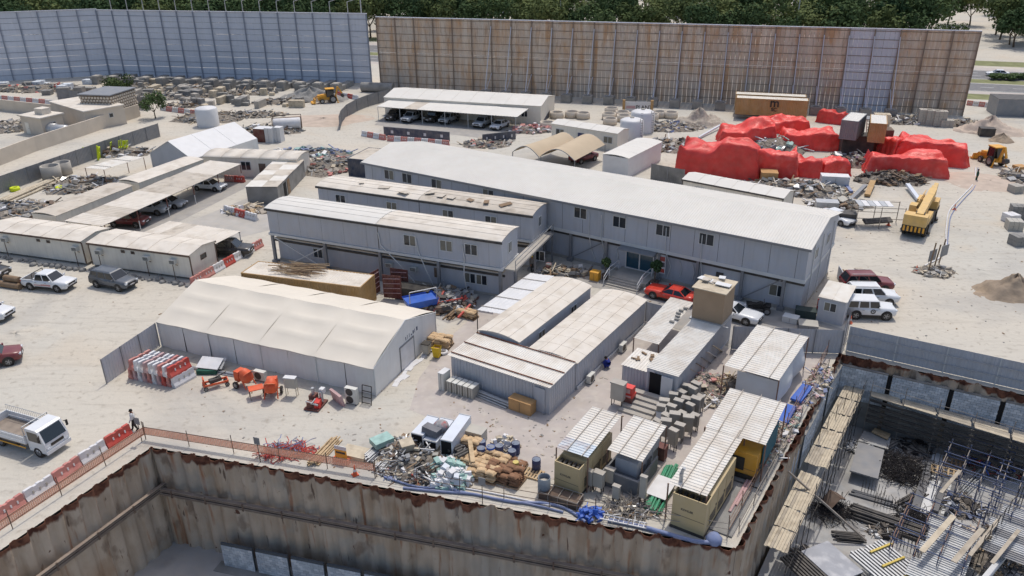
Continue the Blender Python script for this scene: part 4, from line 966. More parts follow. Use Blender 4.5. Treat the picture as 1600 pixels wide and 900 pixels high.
# front shed
t = thing('ribbed_shed', 'low grey ribbed shed with pale sheet roof in front of the two arched cabins', 'shed', S(0,0), aS)
mb = MB(); mb.box(.05,8.85,.05,3.75,0,2.38); ribwall(mb,0,8.9,.02,0,2.42,.3,.04,'x',-1); ribwall(mb,0,3.8,8.88,0,2.42,.3,.04,'y',1); ribwall(mb,0,3.8,.02,0,2.42,.3,.04,'y',-1); obj('wall', mb, m_grey_rib, t)
for k in range(6): mb = MB(); mb.sheet((-.15+k*1.53,-.25,2.44+.004*(k%2)),(1.53,0,0),(0,4.1+rnd(-.1,.1),.16),.19,.03); obj('roof_sheet', mb, m_rib_roof, t)
for y in (.15,1.9,3.6): mb = MB(); mb.box(-.1,9.0,y,y+.07,2.5+.04*y,2.56+.04*y); obj('purlin', mb, m_rust, t)
mb = MB(); mb.box(7.6,8.5,-.09,-.04,.02,2.05); obj('door', mb, m_grey, t)
tA = cabin('arched_cabin', 'long grey cabin with dusty arched roof, left of the twin cabins behind the shed', Fr(S(0,3.9), aS), 3.8, 12.2, 2.75, m_grey, m_beige_roof, 'flat', 0, .1, 1)
for ch in list(tA.children):
    if ch.name.startswith('roof_panel'): bpy.data.objects.remove(ch)
def arch_roof_y(t, L, W, H, rise, n, m, strips=4, ribs=True, over=.12):
    """arched roof whose ridge runs along local y"""
    prof = roofprof('arch', L, H, rise, over); step = 8//strips
    for s in range(strips):
        pp = prof[s*step:s*step+step+1]
        for k in range(n):
            y0, y1 = -over+k*(W+2*over)/n+.01, -over+(k+1)*(W+2*over)/n-.01
            mb = MB(); mb.prism(list(pp)+[(x,z+.06) for x,z in reversed(pp)], y0, y1, 'y')
            if ribs: mb.beam((pp[-1][0],y0,pp[-1][1]+.07),(pp[-1][0],y1,pp[-1][1]+.07),.05,.04)
            obj('roof_panel', mb, m, t)
    mb = MB(); pr = roofprof('arch', L, H, rise, 0); mb.prism(pr, 0, .05, 'y'); mb.prism(pr, W-.05, W, 'y'); obj('gable', mb, m_grey, t)
arch_roof_y(tA, 3.8, 12.2, 2.75, .30, 3, m_beige_roof)
tBc = cabin('arched_cabin', 'long grey cabin with dusty arched roof, right of the twin cabins behind the shed', Fr(S(4.7,4.0), aS), 4.2, 12.8, 2.35, m_grey_rib, m_beige_roof, 'flat', 0, .1, 1, ribbed=True)
for ch in list(tBc.children):
    if ch.name.startswith('roof_panel'): bpy.data.objects.remove(ch)
arch_roof_y(tBc, 4.2, 12.8, 2.35, .30, 9, m_beige_roof)
for y in (3.5, 9.0): window(tA, 'r', y, 1.7, 3.8, 12.2, 1.1, 1.1)
mb = MB(); mb.box(4.24,4.34,0,12.6,0,.25); obj('kerb', mb, m_trim, tBc)
for k, (y, lb) in enumerate([(1.6,'pale outdoor air conditioner on the paving beside the ribbed cabin, nearest the shed'),(7.4,'pale outdoor air conditioner on the paving beside the ribbed cabin, nearest the canopy')]): ac_split(lb, S(9.35,4+y), aS+math.pi/2, 1.0)
# blue white canopy
A, B, D = S(-2.6,7.3,2.5), S(0,7.3,2.7), S(-3.4,16.6,2.6)
canopy('sheet_canopy', 'bright bluish white sheet canopy between the cabins and the front block', A, S(-.05,7.3,2.75), S(-2.7,16.4,2.55), 0, .6, m_white, 4, True, amp=.02, sheets=3, pm=m_dsteel)
# 40 ft container with open door
tC = container('grey ribbed container with an open white door at the concrete steps', S(13.85,5.85), aS, 2.44, 12.2, 2.6, m_grey_rib, m_rib_roof, 'site_container', doors=None)
for ch in list(tC.children):
    if ch.name.startswith('roof'): bpy.data.objects.remove(ch)
for k in range(4): mb = MB(); mb.sheet((2.5,-.05+k*3.07,2.62),(0,3.06,0),(-2.56,0,0),.24,.04); obj('roof_sheet', mb, m_rib_roof, tC)
mb = MB(); mb.box(.25,1.2,-.02,.02,.15,2.3); obj('dark_door_plate', mb, m_dark, tC); mb = MB(); mb.box(1.22,2.1,-.14,-.06,.15,2.3); d = obj('door', mb, m_white, tC); mb = MB(); mb.box(1.95,2.02,-.19,-.14,1.1,1.25); obj('handle', mb, m_dsteel, d)  # dark plate on the closed wall; shade inside the opening is painted
mb = MB(); mb.box(.1,.6,-.035,0,2.35,2.52); obj('sign', mb, m_white, tC)
# plywood box room on top of the container
tX = thing('plywood_box', 'tall plywood box room standing on the container roof', 'box room', S(13.75,15.1,2.75), aS)
mb = MB(); mb.box(-.15,2.75,-.15,2.75,-.12,0); mb.box(2.75,3.2,-.3,-.1,-.1,-.02); obj('base_frame', mb, m_galv, tX)
for nm, b in (('panel',(0,2.6,0,.05,0,2.75)),('panel',(0,2.6,2.55,2.6,0,2.75)),('panel',(0,.05,.05,2.55,0,2.75)),('panel',(2.55,2.6,.05,2.55,0,2.75))): mb = MB(); mb.box(*b); obj(nm, mb, m_ply, tX)
mb = MB(); mb.box(-.15,2.75,-.2,2.8,2.75,2.83); obj('roof_board', mb, m_plank, tX)
for k in range(7): mb = MB(); mb.obox((rnd(.2,2.4), rnd(.8,2.5), 2.88+.03*k), rnd(.5,1.3), rnd(.3,.7), .06, rnd(-.3,.3)); obj('loose_board', mb, m_white if k % 2 else m_dusty_roof, tX)
# small shed and canopy left of the container
A, B, D = S(12.95,10.3,2.25), S(12.95,18.3,2.45), S(10.8,10.3,2.25)
canopy('sheet_canopy', 'ribbed sheet canopy with bricks on its edge beside the plywood box', S(12.95,10.2,2.25), S(12.75,18.3,2.5), S(10.8,10.2,2.25), 0, .26, m_rib_roof, 0, True, sheets=4)
for k in range(6): mb = MB(); mb.box(-.2,.2,-.1,.1,0,.1); tag(obj('loose_block', mb, m_conc_d, None, S(12.5+rnd(-.1,.2),14.0+k*.55,2.45+.02*k), aS), 'small block weighing down the ribbed canopy edge', 'block', 'blocks on the ribbed canopy')
t = thing('ribbed_shed', 'tiny grey ribbed shed with flat dusty roof left of the container', 'shed', S(11.7,6.2), aS); mb = MB(); mb.box(.04,2.0,.04,2.9,0,2.0); ribwall(mb,0,2.05,.02,0,2.02,.26,.04,'x',-1); ribwall(mb,0,2.9,.02,0,2.02,.26,.04,'y',-1); obj('wall', mb, m_grey_rib, t); mb = MB(); mb.sheet((-.1,-.1,2.03),(2.2,0,0),(0,3.1,0),.25,.03); obj('roof_sheet', mb, m_rib_roof, t)
for k in range(7): mb = MB(); mb.obox((rnd(.2,1.8), rnd(.3,2.6), 2.12), rnd(.2,.5), rnd(.1,.3), .08, rnd(0,3)); obj('scrap', mb, m_oldwood, t)
# concrete steps
t = thing('concrete_steps', 'broad dusty concrete steps in front of the open container door', 'steps', S(13.2,5.6), aS)
for k in range(5): mb = MB(); mb.box(-.3,2.3,-.55-.5*k,-.05-.5*k+.0,0,.75-.15*k); obj('step', mb, m_concrete, t)
# electric boxes
m_ebox = mat('dusty_grey_enamel', (150,146,138), .7, .1, 1.5, dust=.2)
def ebox(p, ang, s, label, m, h=1.0, group='electrical boxes in front of the container'):
    t = thing('electrical_box', label, 'electrical box', p, ang, group)
    mb = MB(); mb.box(-.25*s,.25*s,-.15*s,.15*s,.35*h,1.15*h); obj('cabinet', mb, m, t); mb = MB(); mb.box(-.28*s,.28*s,-.18*s,.18*s,1.15*h,1.2*h); obj('lid', mb, m_concrete, t)
    mb = MB()
    for x in (-.2,.2):
        for y in (-.12,.12): mb.box(x*s-.025,x*s+.025,y*s-.025,y*s+.025,0,.35*h)
    obj('legs', mb, m_dsteel, t); return t
rb = random.Random(11); spots = []
for px, py in [(1047,662),(1058,654),(1070,648),(1040,672),(1052,676),(1064,668),(1076,660),(1085,652),(1060,690),(1073,682),(1084,672),(1031,661),(1036,650),(1050,642),(1063,637),(1080,637),(1092,642),(1070,629),(1085,628),(1026,684),(1038,690),(1050,703)]:
    ebox(P(px,py), aS+rb.uniform(-.35,.35), rb.uniform(1.0,1.4), 'dusty grey electrical box in the crowd of boxes before the container', m_conc_d if rb.random() < .6 else m_ebox, rb.uniform(1.1,1.6))
ebox(P(965,633), aS, 2.0, 'light grey electrical box on a stand of scrap beside the vending machine', m_greyp, 1.7, None)
# red cabinet
t = thing('red_cabinet', 'maroon and pink stacked cabinet beside the tiny ribbed shed', 'cabinet', P(982,631), aS); mb = MB(); mb.box(-.4,.4,-.35,.35,0,.75); obj('lower_cabinet', mb, m_maroon, t); mb = MB(); mb.box(-.42,.42,-.37,.37,.75,1.0); mb.box(-.36,.36,-.3,.3,1.0,1.55); obj('upper_cabinet', mb, m_tarp2, t); mb = MB(); mb.box(-.3,.3,-.385,-.37,.8,.95); mb.box(-.25,.2,-.315,-.3,1.1,1.45); obj('label_plate', mb, m_pink, t)
# T canopy with white curtains
canopy('sheet_canopy', 'tilted ribbed sheet canopy over the white curtained tank', S(22.75,8.8,2.8), S(22.95,16.3,2.9), S(18.65,8.9,2.75), 0, .3, m_rib_roof, 2, True, sheets=4)
t = thing('curtained_tank', 'white sheeted tank enclosure under the tilted ribbed canopy', 'tank', S(19.6,9.3), aS)
def bulge(mb, x0, y0, x1, y1, z0, z1, amt, n=8):
    vs = []; nx, ny = y1-y0, -(x1-x0); l = math.hypot(nx, ny); nx /= l; ny /= l
    for i in range(n+1):
        for j in range(n+1): u, v = i/n, j/n; b = amt*math.sin(math.pi*u)*math.sin(math.pi*v); vs.append((x0+(x1-x0)*u+nx*b, y0+(y1-y0)*u+ny*b, z0+(z1-z0)*v))
    mb.smooth = True; mb.add(vs, [(i*(n+1)+j,(i+1)*(n+1)+j,(i+1)*(n+1)+j+1,i*(n+1)+j+1) for i in range(n) for j in range(n)]); mb.smooth = False
mb = MB(); bulge(mb,0,0,3.0,0,0,2.4,.25); obj('curtain', mb, m_white, t); mb = MB(); bulge(mb,3.0,0,3.0,4.2,0,2.5,.5); obj('curtain', mb, m_white, t); mb = MB(); bulge(mb,3.0,4.2,3.0,7.0,0,2.55,.6); obj('curtain', mb, m_whitep, t)
mb = MB(); mb.lathe([(0,2.3),(.6,2.25),(1.1,2.0),(1.3,1.6),(1.3,0)],20,(1.5,2.2,0)); obj('tank', mb, m_white, t)
# stacked brick-like scrap behind the T canopy
# generators
def generator(label, o, ang, W, L, H, m, txt=None, open_top=True, txtm=None):
    """front (short end) at local y=0 facing the viewer"""
    t = thing('generator', label, 'generator', o, ang); mb = MB()
    mb.box(0,W,0,L,.18,H*.98 if not open_top else H*.80)
    if open_top:
        mb.box(0,W,0,.06,H*.80,H); mb.box(0,.06,.06,L,H*.80,H); mb.box(W-.06,W,.06,L,H*.80,H); mb.box(.06,W-.06,.9,L,H*.80,H)
    obj('enclosure', mb, m, t); mb = MB(); mb.box(-.04,W+.04,-.05,L+.05,0,.18); obj('skid', mb, m_dsteel, t)
    if open_top:
        for k in range(5): mb = MB(); mb.box(.1+k*(W-.2)/5,.1+(k+.5)*(W-.2)/5,.1,.8,H*.82,H*.9); obj('radiator_fin', mb, m_dsteel, t)
    for k in range(3):
        y0 = L*(.12+.28*k); mb = MB(); mb.box(W,W+.02,y0,y0+L*.25,.4,H*.9); d = obj('side_door', mb, m, t); mb = MB(); mb.box(W+.02,W+.05,y0+L*.21,y0+L*.23,H*.5,H*.56); obj('latch', mb, m_dsteel, d)
        mb = MB()
        for q in range(6): mb.box(W+.02,W+.035,y0+.1,y0+L*.25-.1,.5+q*.12,.55+q*.12)
        obj('louvre', mb, m_dsteel, d)
    if txt: text_obj(txt, .2, txtm or m_dsteel, t, (W*.45,-.006,H*.62), (math.pi/2,0,0))
    mb = MB(); mb.box(.04,W-.04,-.008,0,H*.42,H*.43); obj('panel_seam', mb, m_dsteel, t)
    return t
generator('tan diesel generator under the half blue sheet canopy', S(13.35,-7.15), aS, 1.75, 4.6, 2.25, m_tan, 'KOHLER')
generator('tan diesel generator at the pit corner under the long ribbed canopy', P(1047,822), aS, 2.05, 5.2, 2.5, m_tan, 'KOHLER')
generator('grey generator inside a grey bund wall under the small ribbed canopy', S(16.2,-4.3), aS, 1.5, 3.6, 1.9, m_grey, None, False)
generator('yellow and black generator under the upper edge of the long ribbed canopy', P(1136,741), aS, 1.75, 4.0, 2.1, m_yellow, None, False)
gy = bpy.data.objects[-1] if False else None
t = thing('bund_wall', 'dark grey bund wall around the grey generator', 'bund wall', S(15.75,-5.1), aS); mb = MB(); mb.box(0,2.4,0,.12,0,1.15); mb.box(0,.12,.12,3.2,0,1.15); mb.box(2.28,2.4,.12,3.2,0,1.15); obj('wall', mb, mat('bund_grey',(98,104,114),.7,.08,1,dust=.2), t); mb = MB(); mb.box(-.03,2.43,-.03,.15,1.15,1.2); obj('coping', mb, m_steel, t)
o = thing('equipment_cover', 'black front cover panel of the yellow generator', 'cover', P(1136,741)-fS.y*.03, aS); mb = MB(); mb.box(.1,1.0,-.03,0,.75,1.7); obj('panel', mb, m_black, o); mb = MB(); mb.box(-.02,1.8,-.04,0,.15,.5); obj('skirt', mb, m_black, o)
# canopies over the generators
canopy('sheet_canopy', 'half blue ribbed sheet canopy over the left tan generator', S(15.25,-6.3,2.7), S(15.1,-1.15,2.8), S(13.05,-6.4,2.7), 0, .26, m_rib_roof, 2, True, sheets=4)
m_blueroof = mat('faded_blue_sheet', (196,208,218), .6, .08, .8, dust=.3, stain=(150,100,70), stain_amt=.5, stain_scale=1.2)
for ch in [c for c in bpy.data.objects if c.parent and c.parent.get('label','').startswith('half blue') and c.name.startswith('roof_sheet')][:1]: ch.data.materials[0] = m_blueroof
canopy('sheet_canopy', 'small ribbed sheet canopy over the grey generator', S(18.15,-4.6,2.45), S(18.0,-.4,2.55), S(15.75,-4.6,2.45), 0, .28, m_rib_roof, 2, True, sheets=4)
canopy('sheet_canopy', 'long narrow ribbed sheet canopy above the pit corner generator', S(22.8,-6.1,2.85), S(22.8,.9,2.9), S(20.45,-6.1,2.8), 0, .28, m_rib_roof, 2, True, sheets=5)
canopy('sheet_canopy', 'wide ribbed sheet canopy joined behind the long narrow one', S(24.25,.4,2.95), S(24.1,5.7,3.0), S(20.3,.4,2.9), 0, .28, m_rib_roof, 3, True, sheets=4)
# exhaust stack through the roof
mb = MB(); mb.tube((0,0,-.8),(0,0,.55),.12,10); mb.tube((0,0,.55),(.12,-.05,.9),.1,8); tag(obj('exhaust_stack', mb, m_galv, None, P(1064,750,2.9)), 'short grey exhaust stack through the long narrow canopy', 'exhaust')
# teal sheet under wide canopy
mb = MB(); mb.box(0,.06,0,3.4,0,1.7); tag(obj('teal_panel', mb, mat('teal_sheet',(18,92,108),.5,.08,1), None, S(24.0,1.0,.6), aS), 'dark teal sheet panel under the wide ribbed canopy', 'panel')
# ---- hoardings
def hoarding(label, a, b, h, m=None, panel=2.4, base=0.0, post_m=None, rails=False, flip=1, name='hoarding_fence', lean=0.0):
    t = thing(name, label, 'fence', Vector((a.x,a.y,base)), ANG(a,b)); L = (Vector((b.x-a.x,b.y-a.y,0))).length; n = max(1, round(L/panel)); w = L/n
    mb = MB(); ribwall(mb,.01,w-.01,0,.05,h,.28,.03,'x',-1); mb.add([(.01,.02,.05),(w-.01,.02,.05),(w-.01,.02,h),(.01,.02,h)],[(3,2,1,0)]); me = mb.mesh('panel', m or m_grey_rib)
    pm = MB(); pm.box(-.04,.04,-.09,-.035,0,h+.06); pme = pm.mesh('post', post_m or m_steel)
    for k in range(n): o = link('panel', me, t, (k*w, rnd(-.02,.02), 0)); 
    for k in range(n+1): link('post', pme, t, (k*w,0,0))
    if rails:
        for z in (h*.35,h*.7): mb = MB(); mb.tube((0,-.12,z),(L,-.12,z),.035,6); obj('rail', mb, m_galv, t)
    return t
hoarding('grey ribbed hoarding with white rails above the dark pile wall at the right', P(1322,548), P(1640,620), 2.3, m_grey_rib, 3.4, rails=True, post_m=m_trim)
hoarding('grey ribbed hoarding behind the tilted canopy by the pit corner', P(1142,546), P(1312,553), 2.2, m_grey_rib, 2.4)
hoarding('short grey ribbed hoarding from the pit corner to the gatehouse', P(1312,552), P(1322,526), 2.2, m_grey_rib, 2.2)
hoarding('short grey ribbed hoarding between the right arched cabin and the ribbed canopy', P(1008,503), P(1040,511), 2.0, m_grey_rib, 2.0)
hoarding('grey ribbed hoarding left of the stacked road barriers by the tent', P(166,600), P(249,541), 2.2, m_grey_rib, 2.0)
# ------------------------------------------------------------------ cabins, carports and walls on the left and at the back
def cab_px(name, label, a, b, H, W, wall, roofm, roof='arch', rise=.35, n=5, **k):
    A, B = P(*a, H), P(*b, H); f, L = fr2(A, B); t = cabin(name, label, f, L, W, H, wall, roofm, roof, rise, nroof=n, **k); return t, f, L
# two beige cabins with window units
aC = R(-17.8); rC = Vector((-32.3,73.7,0)); fC2 = Fr(rC-Vector((math.cos(aC),math.sin(aC),0))*12.6, aC)
tC2 = cabin('beige_cabin', 'beige site cabin with three window air conditioners beside the grey car', fC2, 12.6, 4.0, 2.75, m_beige, m_beige_roof, 'gable', .3, nroof=5, trimm=m_brown, plinth=.25)
b1 = P(136,415); fC1 = Fr(b1-Vector((math.cos(aC),math.sin(aC),0))*13.0, aC); tC1 = cabin('beige_cabin', 'beige site cabin at the left edge behind the white pickup', fC1, 13.0, 4.0, 2.75, m_beige, m_beige_roof, 'gable', .3, nroof=5, trimm=m_brown, plinth=.25)
def ac_post(t, fr, px, py):
    u, z = fr.on(px, py); o = ac_window(t, u, -.02, 1.95); mb = MB(); mb.tube((u,-.35,0),(u,-.35,1.72),.04,6); mb.beam((u-.3,-.1,1.7),(u+.55,-.3,1.62),.05); obj('ac_stand', mb, m_brown, t)
for px in (160,232,272): ac_post(tC2, fC2, px, 405)
for px in (12,118): ac_post(tC1, fC1, px, 380)
for px in (193,208): u, z = fC2.on(px, 397); window(tC2, 'f', u, 2.25, 12.6, 4, .45, .3, panes=1, frame=m_brown)
for px in (60,75): u, z = fC1.on(px, 376); window(tC1, 'f', u, 2.25, 13, 4, .45, .3, panes=1, frame=m_brown)
window(tC2, 'r', 2.0, 1.9, 12.6, 4.0, .9, .55, panes=1, frame=m_brown)
# stones along the cabin foot
for k in range(34):
    u = -12+k*.78; q = fC2.w(u, -1.2+rnd(-.35,.45)); s = rnd(.2,.42); mb = MB(); mb.lathe([(0,s),(s*.7,s*.8),(s*1.1,s*.35),(s*1.0,0)], 7); o = obj('foundation_stone', mb, m_conc_d, None, q, rnd(0,6)); o.scale = (rnd(.8,1.3),rnd(.8,1.2),1); tag(o, 'small grey boulder at the foot of the beige cabins', 'stone', 'boulders along the beige cabins')
# carports
def carport(name, label, A, B, D, posts_n, m=None, sheets=8, pm=None, red=False):
    """roof from A (front corner) across to B, length along A->D; posts along A-D"""
    o = Vector((A.x,A.y,0)); t = thing(name, label, 'carport', o); u, v = B-A, D-A
    for k in range(sheets):
        mb = MB(); mb.sheet(A-o+v*(k/sheets)+Vector((0,0,.004*(k%2)+rnd(0,.02))), v/sheets*.997, u*rnd(.97,1.0), .5, .025); obj('roof_sheet', mb, (m or m_beige_roof) if random.random() > .2 else m_dusty_roof, t)
    for k in range(posts_n):
        for side, q in ((0,A),(1,B)):
            p = q+v*((k+.06)/(posts_n-.88)); h = p.z-.05
            if red and side == 0:
                mb = MB(); mb.tube(Vector((p.x,p.y,0))-o, Vector((p.x,p.y,1.2))-o, .06, 6); po = obj('post', mb, m_trim, t); mb = MB(); mb.tube(Vector((p.x,p.y,1.2))-o, Vector((p.x,p.y,h))-o, .06, 6); obj('red_band', mb, m_maroon, po)
            else: mb = MB(); mb.tube(Vector((p.x,p.y,0))-o, Vector((p.x,p.y,h))-o, .05, 6); obj('post', mb, pm or m_trim, t)
    for q in (A+u*.06, A+u*.94): mb = MB(); mb.beam(q-o-Vector((0,0,.1)), q+v-o-Vector((0,0,.1)), .1, .14); obj('beam', mb, m_steel, t)
    return t
carport('long_carport', 'long dusty sheet carport with parked cars beside the beige cabins', P(160,353,2.45), P(100,345,2.7), P(377,256,2.45), 6, red=True, sheets=9)
carport('flat_carport', 'dusty flat sheet roof behind the beige cabin, over the black car', P(337,381,2.3), P(377,361,2.3), P(222,364,2.3), 3, sheets=5)
# dir B cabins behind the long carport
def cab_b(name, label, nr, fr_, W, H, wall, roofm, n=4, rise=.2):
    """long side on the right: nr = near right eave, fr_ = far right eave (px); cabin extends to the left"""
    A, D = P(*nr, H), P(*fr_, H); ang = ANG(A, D)-math.pi/2; f = Fr(A, ang); L = (D-A).length
    o = f.w(-W, 0); g = Fr(o, ang); t = thing(name, label, 'cabin', g.o, ang); mb = MB(); mb.box(0,W,0,L,0,H); obj('wall', mb, wall, t)
    prof = roofprof('arch', W, H, rise, .1)
    for k in range(n):
        y0, y1 = -.1+k*(L+.2)/n+.01, -.1+(k+1)*(L+.2)/n-.01; mb = MB(); mb.prism(list(prof)+[(x,z+.06) for x,z in reversed(prof)], y0, y1, 'y'); obj('roof_panel', mb, roofm, t)
    return t, g, L
t1, g1, l1 = cab_b('beige_cabin', 'beige cabin with stained white roof next to the pipe yard', (87,338), (206,291), 3.6, 2.6, m_beige, m_dusty_roof, 5)
t2, g2, l2 = cab_b('beige_cabin', 'beige cabin with pale roof behind the long carport and before the white tent', (217,286), (317,249.5), 3.4, 2.7, m_beige, m_beige_roof, 5)
tG, fG, LG = cab_px('beige_cabin', 'beige cabin with brown doors and window right of the white tent', (317,245), (463,250), 2.7, 4.5, m_beige, m_beige_roof, 'arch', .3, 5)
u, z = fG.on(384,257); window(tG, 'f', u, 1.6, LG, 4.5, 1.5, 1.3)
for px in (410,427,447): u, z = fG.on(px, 262); door(tG, 'f', u, LG, 4.5, 1.0, 2.0, m_brown)
# stone-roofed shed
A, B = P(384,293,2.3), P(433,293,2.3); f, L = fr2(A, B); t = thing('block_shed', 'grey block shed with patched sheet roof beside the barrier ring', 'shed', f.o, f.a); Wd = (P(515,252,2.3)-P(433,293,2.3)).length
mb = MB(); mb.box(0,L,0,Wd,0,2.3); obj('wall', mb, m_conc_d, t)
for k in range(5):
    for j in range(2): mb = MB(); mb.obox((L*(.25+.5*j), Wd*(k+.5)/5, 2.36+rnd(0,.05)), L/2+.15, Wd/5+.1, .05, rnd(-.03,.03), R(rnd(-1.5,1.5)), R(rnd(-1.5,1.5))); obj('roof_sheet', mb, m_dusty_roof if (k+j) % 2 else m_rib_roof, t)
door(t, 'r', 3.0, L, Wd, 1.0, 2.0, m_dark); door(t, 'r', 4.6, L, Wd, 1.0, 2.0, m_oldwood)
# white gable tent
A, D = P(300,249,2.4), P(402,216,2.4); ang = ANG(A, D)-math.pi/2; Lw = (D-A).length; Ww = 8.5; g = Fr(Fr(A,ang).w(-Ww,0), ang)
t = thing('white_tent', 'white gable tent with grey end wall between the cabins', 'tent', g.o, ang)
for k in range(3):
    for s in (0,1):
        y0, y1 = k*Lw/3, (k+1)*Lw/3-.04; mb = MB(); x0, x1 = (0, Ww/2) if s == 0 else (Ww/2, Ww); z0, z1 = (2.4,4.6) if s == 0 else (4.6,2.4); mb.add([(x0,y0,z0),(x1,y0,z1),(x1,y1,z1),(x0,y1,z0),(x0,y0,z0-.04),(x1,y0,z1-.04),(x1,y1,z1-.04),(x0,y1,z0-.04)],[(0,1,2,3),(7,6,5,4),(0,4,5,1),(2,6,7,3),(1,5,6,2),(3,7,4,0)]); obj('roof_panel', mb, m_white, t)
mb = MB(); mb.prism([(0,0),(Ww,0),(Ww,2.38),(Ww/2,4.5),(0,2.38)], .1, .2, 'y'); obj('end_wall', mb, mat('tent_grey',(176,178,182),.8,.05), t); mb = MB(); mb.box(Ww-.1,Ww,0,Lw,0,2.36); mb.box(0,.1,0,Lw,0,2.36); obj('side_wall', mb, m_tentw, t)
# --- back: office building with white roof and carport in front
A, B = P(600,152,3.2), P(845,166,3.2); f, L = fr2(A, B); tK = cabin('beige_office', 'long cream office with white roof behind the far carport', f, L, 9.5, 3.2, m_beige, m_white_roof, 'gable', .8, nroof=9, cat='building')
window(tK, 'f', L-3.0, 1.7, L, 9.5, 1.2, 1.1); window(tK, 'f', L-7.5, 1.7, L, 9.5, 1.2, 1.1); mb = MB(); mb.add([(L+.01,.2,0),(L+.01,6,0),(L+.01,6,1.3)],[(0,1,2)]); obj('ramp_panel', mb, m_navy, tK)
carport('far_carport', 'white sheet carport with six parked cars in front of the cream office', P(588,166.5,2.5), P(612,154.5,2.8), P(808,183,2.5), 7, m_white_roof, sheets=10)
# navy boards
def navyboard(label, a, b, h):
    A, B = P(*a), P(*b); t = thing('navy_board', label, 'hoarding', A, ANG(A,B)); L = (B-A).length; n = 4
    for k in range(n): mb = MB(); mb.box(k*L/n+.01,(k+1)*L/n-.01,0,.06,.1,h); p = obj('panel', mb, m_navy, t); mb = MB(); mb.box(k*L/n+L/n*.45,k*L/n+L/n*.6,-.012,0,h*.4,h*.7); obj('sticker', mb, m_whitep, p)
    mb = MB(); mb.box(0,L,-.02,.1,h,h+.08); obj('rail', mb, m_steel, t)
navyboard('long navy hoarding board in front of the far carport', (600,213), (703,222), 1.6); navyboard('short navy hoarding board at the right end of the far carport', (754,225), (806,219), 1.5)
# curved hoarding
cp = [P(*q) for q in [(531,203),(534,193),(543,183),(558,174),(575,167),(592,162),(608,158)]]
for i, (a, b) in enumerate(zip(cp[:-1], cp[1:])): hoarding('curved grey hoarding section %s along the far carport yard' % ['at the near bend','second from the near bend','third from the near bend','middle of the curve','second from the far end','at the far end'][i], a, b, 2.3, m_steel, 4.0, name='curved_hoarding')
# cabin by the tanks
tH, fH, LH = cab_px('beige_cabin', 'cream cabin with blue door in front of the white tanks', (862,193), (965,209), 2.8, 3.6, m_beige, m_white_roof, 'gable', .35, 5)
for px in (875,950): u, z = fH.on(px, 205+(px-875)*.15); window(tH, 'f', u, 1.6, LH, 3.6, 1.6, 1.1)
u, z = fH.on(908,209); door(tH, 'f', u, LH, 3.6, 1.2, 2.0, m_drum)
for lb, px, py, r, h in (('white cylindrical water tank, nearer of the pair behind the cream cabin',986,218,1.9,3.2),('white cylindrical water tank, farther of the pair behind the cream cabin',1003,205,2.0,3.3)):
    t = thing('water_tank', lb, 'water tank', P(px,py)); mb = MB(); mb.lathe([(r,0),(r,h),(r*.8,h+.2),(.3,h+.4),(0,h+.4)],24); obj('shell', mb, m_white, t); mb = MB()
    for x in (-.2,.2): mb.tube((r*.7+x,-r*.75,0),(r*.7+x,-r*.75,h+.5),.04,5)
    for k in range(12): mb.tube((r*.7-.2,-r*.75,.4*k+.2),(r*.7+.2,-r*.75,.4*k+.2),.025,4)
    obj('ladder', mb, m_dsteel, t); mb = MB(); mb.lathe([(.35,0),(.35,.12),(0,.14)],12,(0,0,h+.4)); obj('hatch', mb, m_greyp, t)
# shade hangars
def shade(label, a, b, D, H, rise):
    A, B = P(*a, H), P(*b, H); f, L = fr2(A, B); t = thing('shade_canopy', label, 'shade canopy', f.o, f.a); n = 12; mb = MB(); vs = []
    for i in range(n+1):
        for j in range(7): u, v = i/n, j/6; vs.append((L*u, D*v, H+rise*math.sin(math.pi*u)*(1-.12*math.sin(math.pi*v))+(.0)))
    fs = [(i*7+j,(i+1)*7+j,(i+1)*7+j+1,i*7+j+1) for i in range(n) for j in range(6)]; mb.smooth = True; mb.add(vs, fs); mb.add([(x,y,z-.03) for x,y,z in vs],[tuple(reversed(q)) for q in fs]); obj('fabric', mb, m_shade, t)
    for y in (0, D):
        mb = MB(); pts = [Vector((L*i/n, y, H+rise*math.sin(math.pi*i/n)-.05)) for i in range(n+1)]; tube_poly(mb, pts, .06); tube_poly(mb, [(0,y,0),(0,y,H)], .06); tube_poly(mb, [(L,y,0),(L,y,H)], .06); obj('arch_frame', mb, m_steel, t)
shade('tan arched shade canopy, left of the pair behind the long office', (801,237), (842,245), 10.0, 2.3, 1.2); shade('tan arched shade canopy, right of the pair behind the long office', (845,243), (898,251), 10.0, 2.3, 1.3)
# cabins on the right of the hangars
tI, gI, lI = cab_b('white_cabin', 'white cabin with blue roof edge right of the tan shade canopies', (982,248), (1034,222), 4.0, 2.8, m_white, m_white_roof, 4, .22)
tJ, fJ, LJ = cab_px('white_cabin', 'cream cabin with white roof in front of the red tarpaulins', (1067,280), (1224,310), 2.7, 3.6, m_beige, m_white_roof, 'gable', .4, 6, trimm=m_dsteel)
for px in (1094,1175): u, z = fJ.on(px, 289+(px-1094)*.19); window(tJ, 'f', u, 1.7, LJ, 3.6, 1.2, .8)
# block compound near it
hoarding('grey block compound wall with a steel gate behind the long office roof', P(1017,281), P(1068,291), 2.3, m_conc_d, 2.5, name='block_wall')
# gatehouse near the pit corner
A, B = P(1281,464,2.3), P(1322,473,2.3); f, L = fr2(A, B); tGt = cabin('gatehouse', 'small grey gatehouse with pale roof and one window beside the white off-roader', f, L, 3.4, 2.3, m_grey, m_rib_roof, 'mono', .2, nroof=2); window(tGt, 'f', L*.45, 1.55, L, 3.4, 1.1, .9)
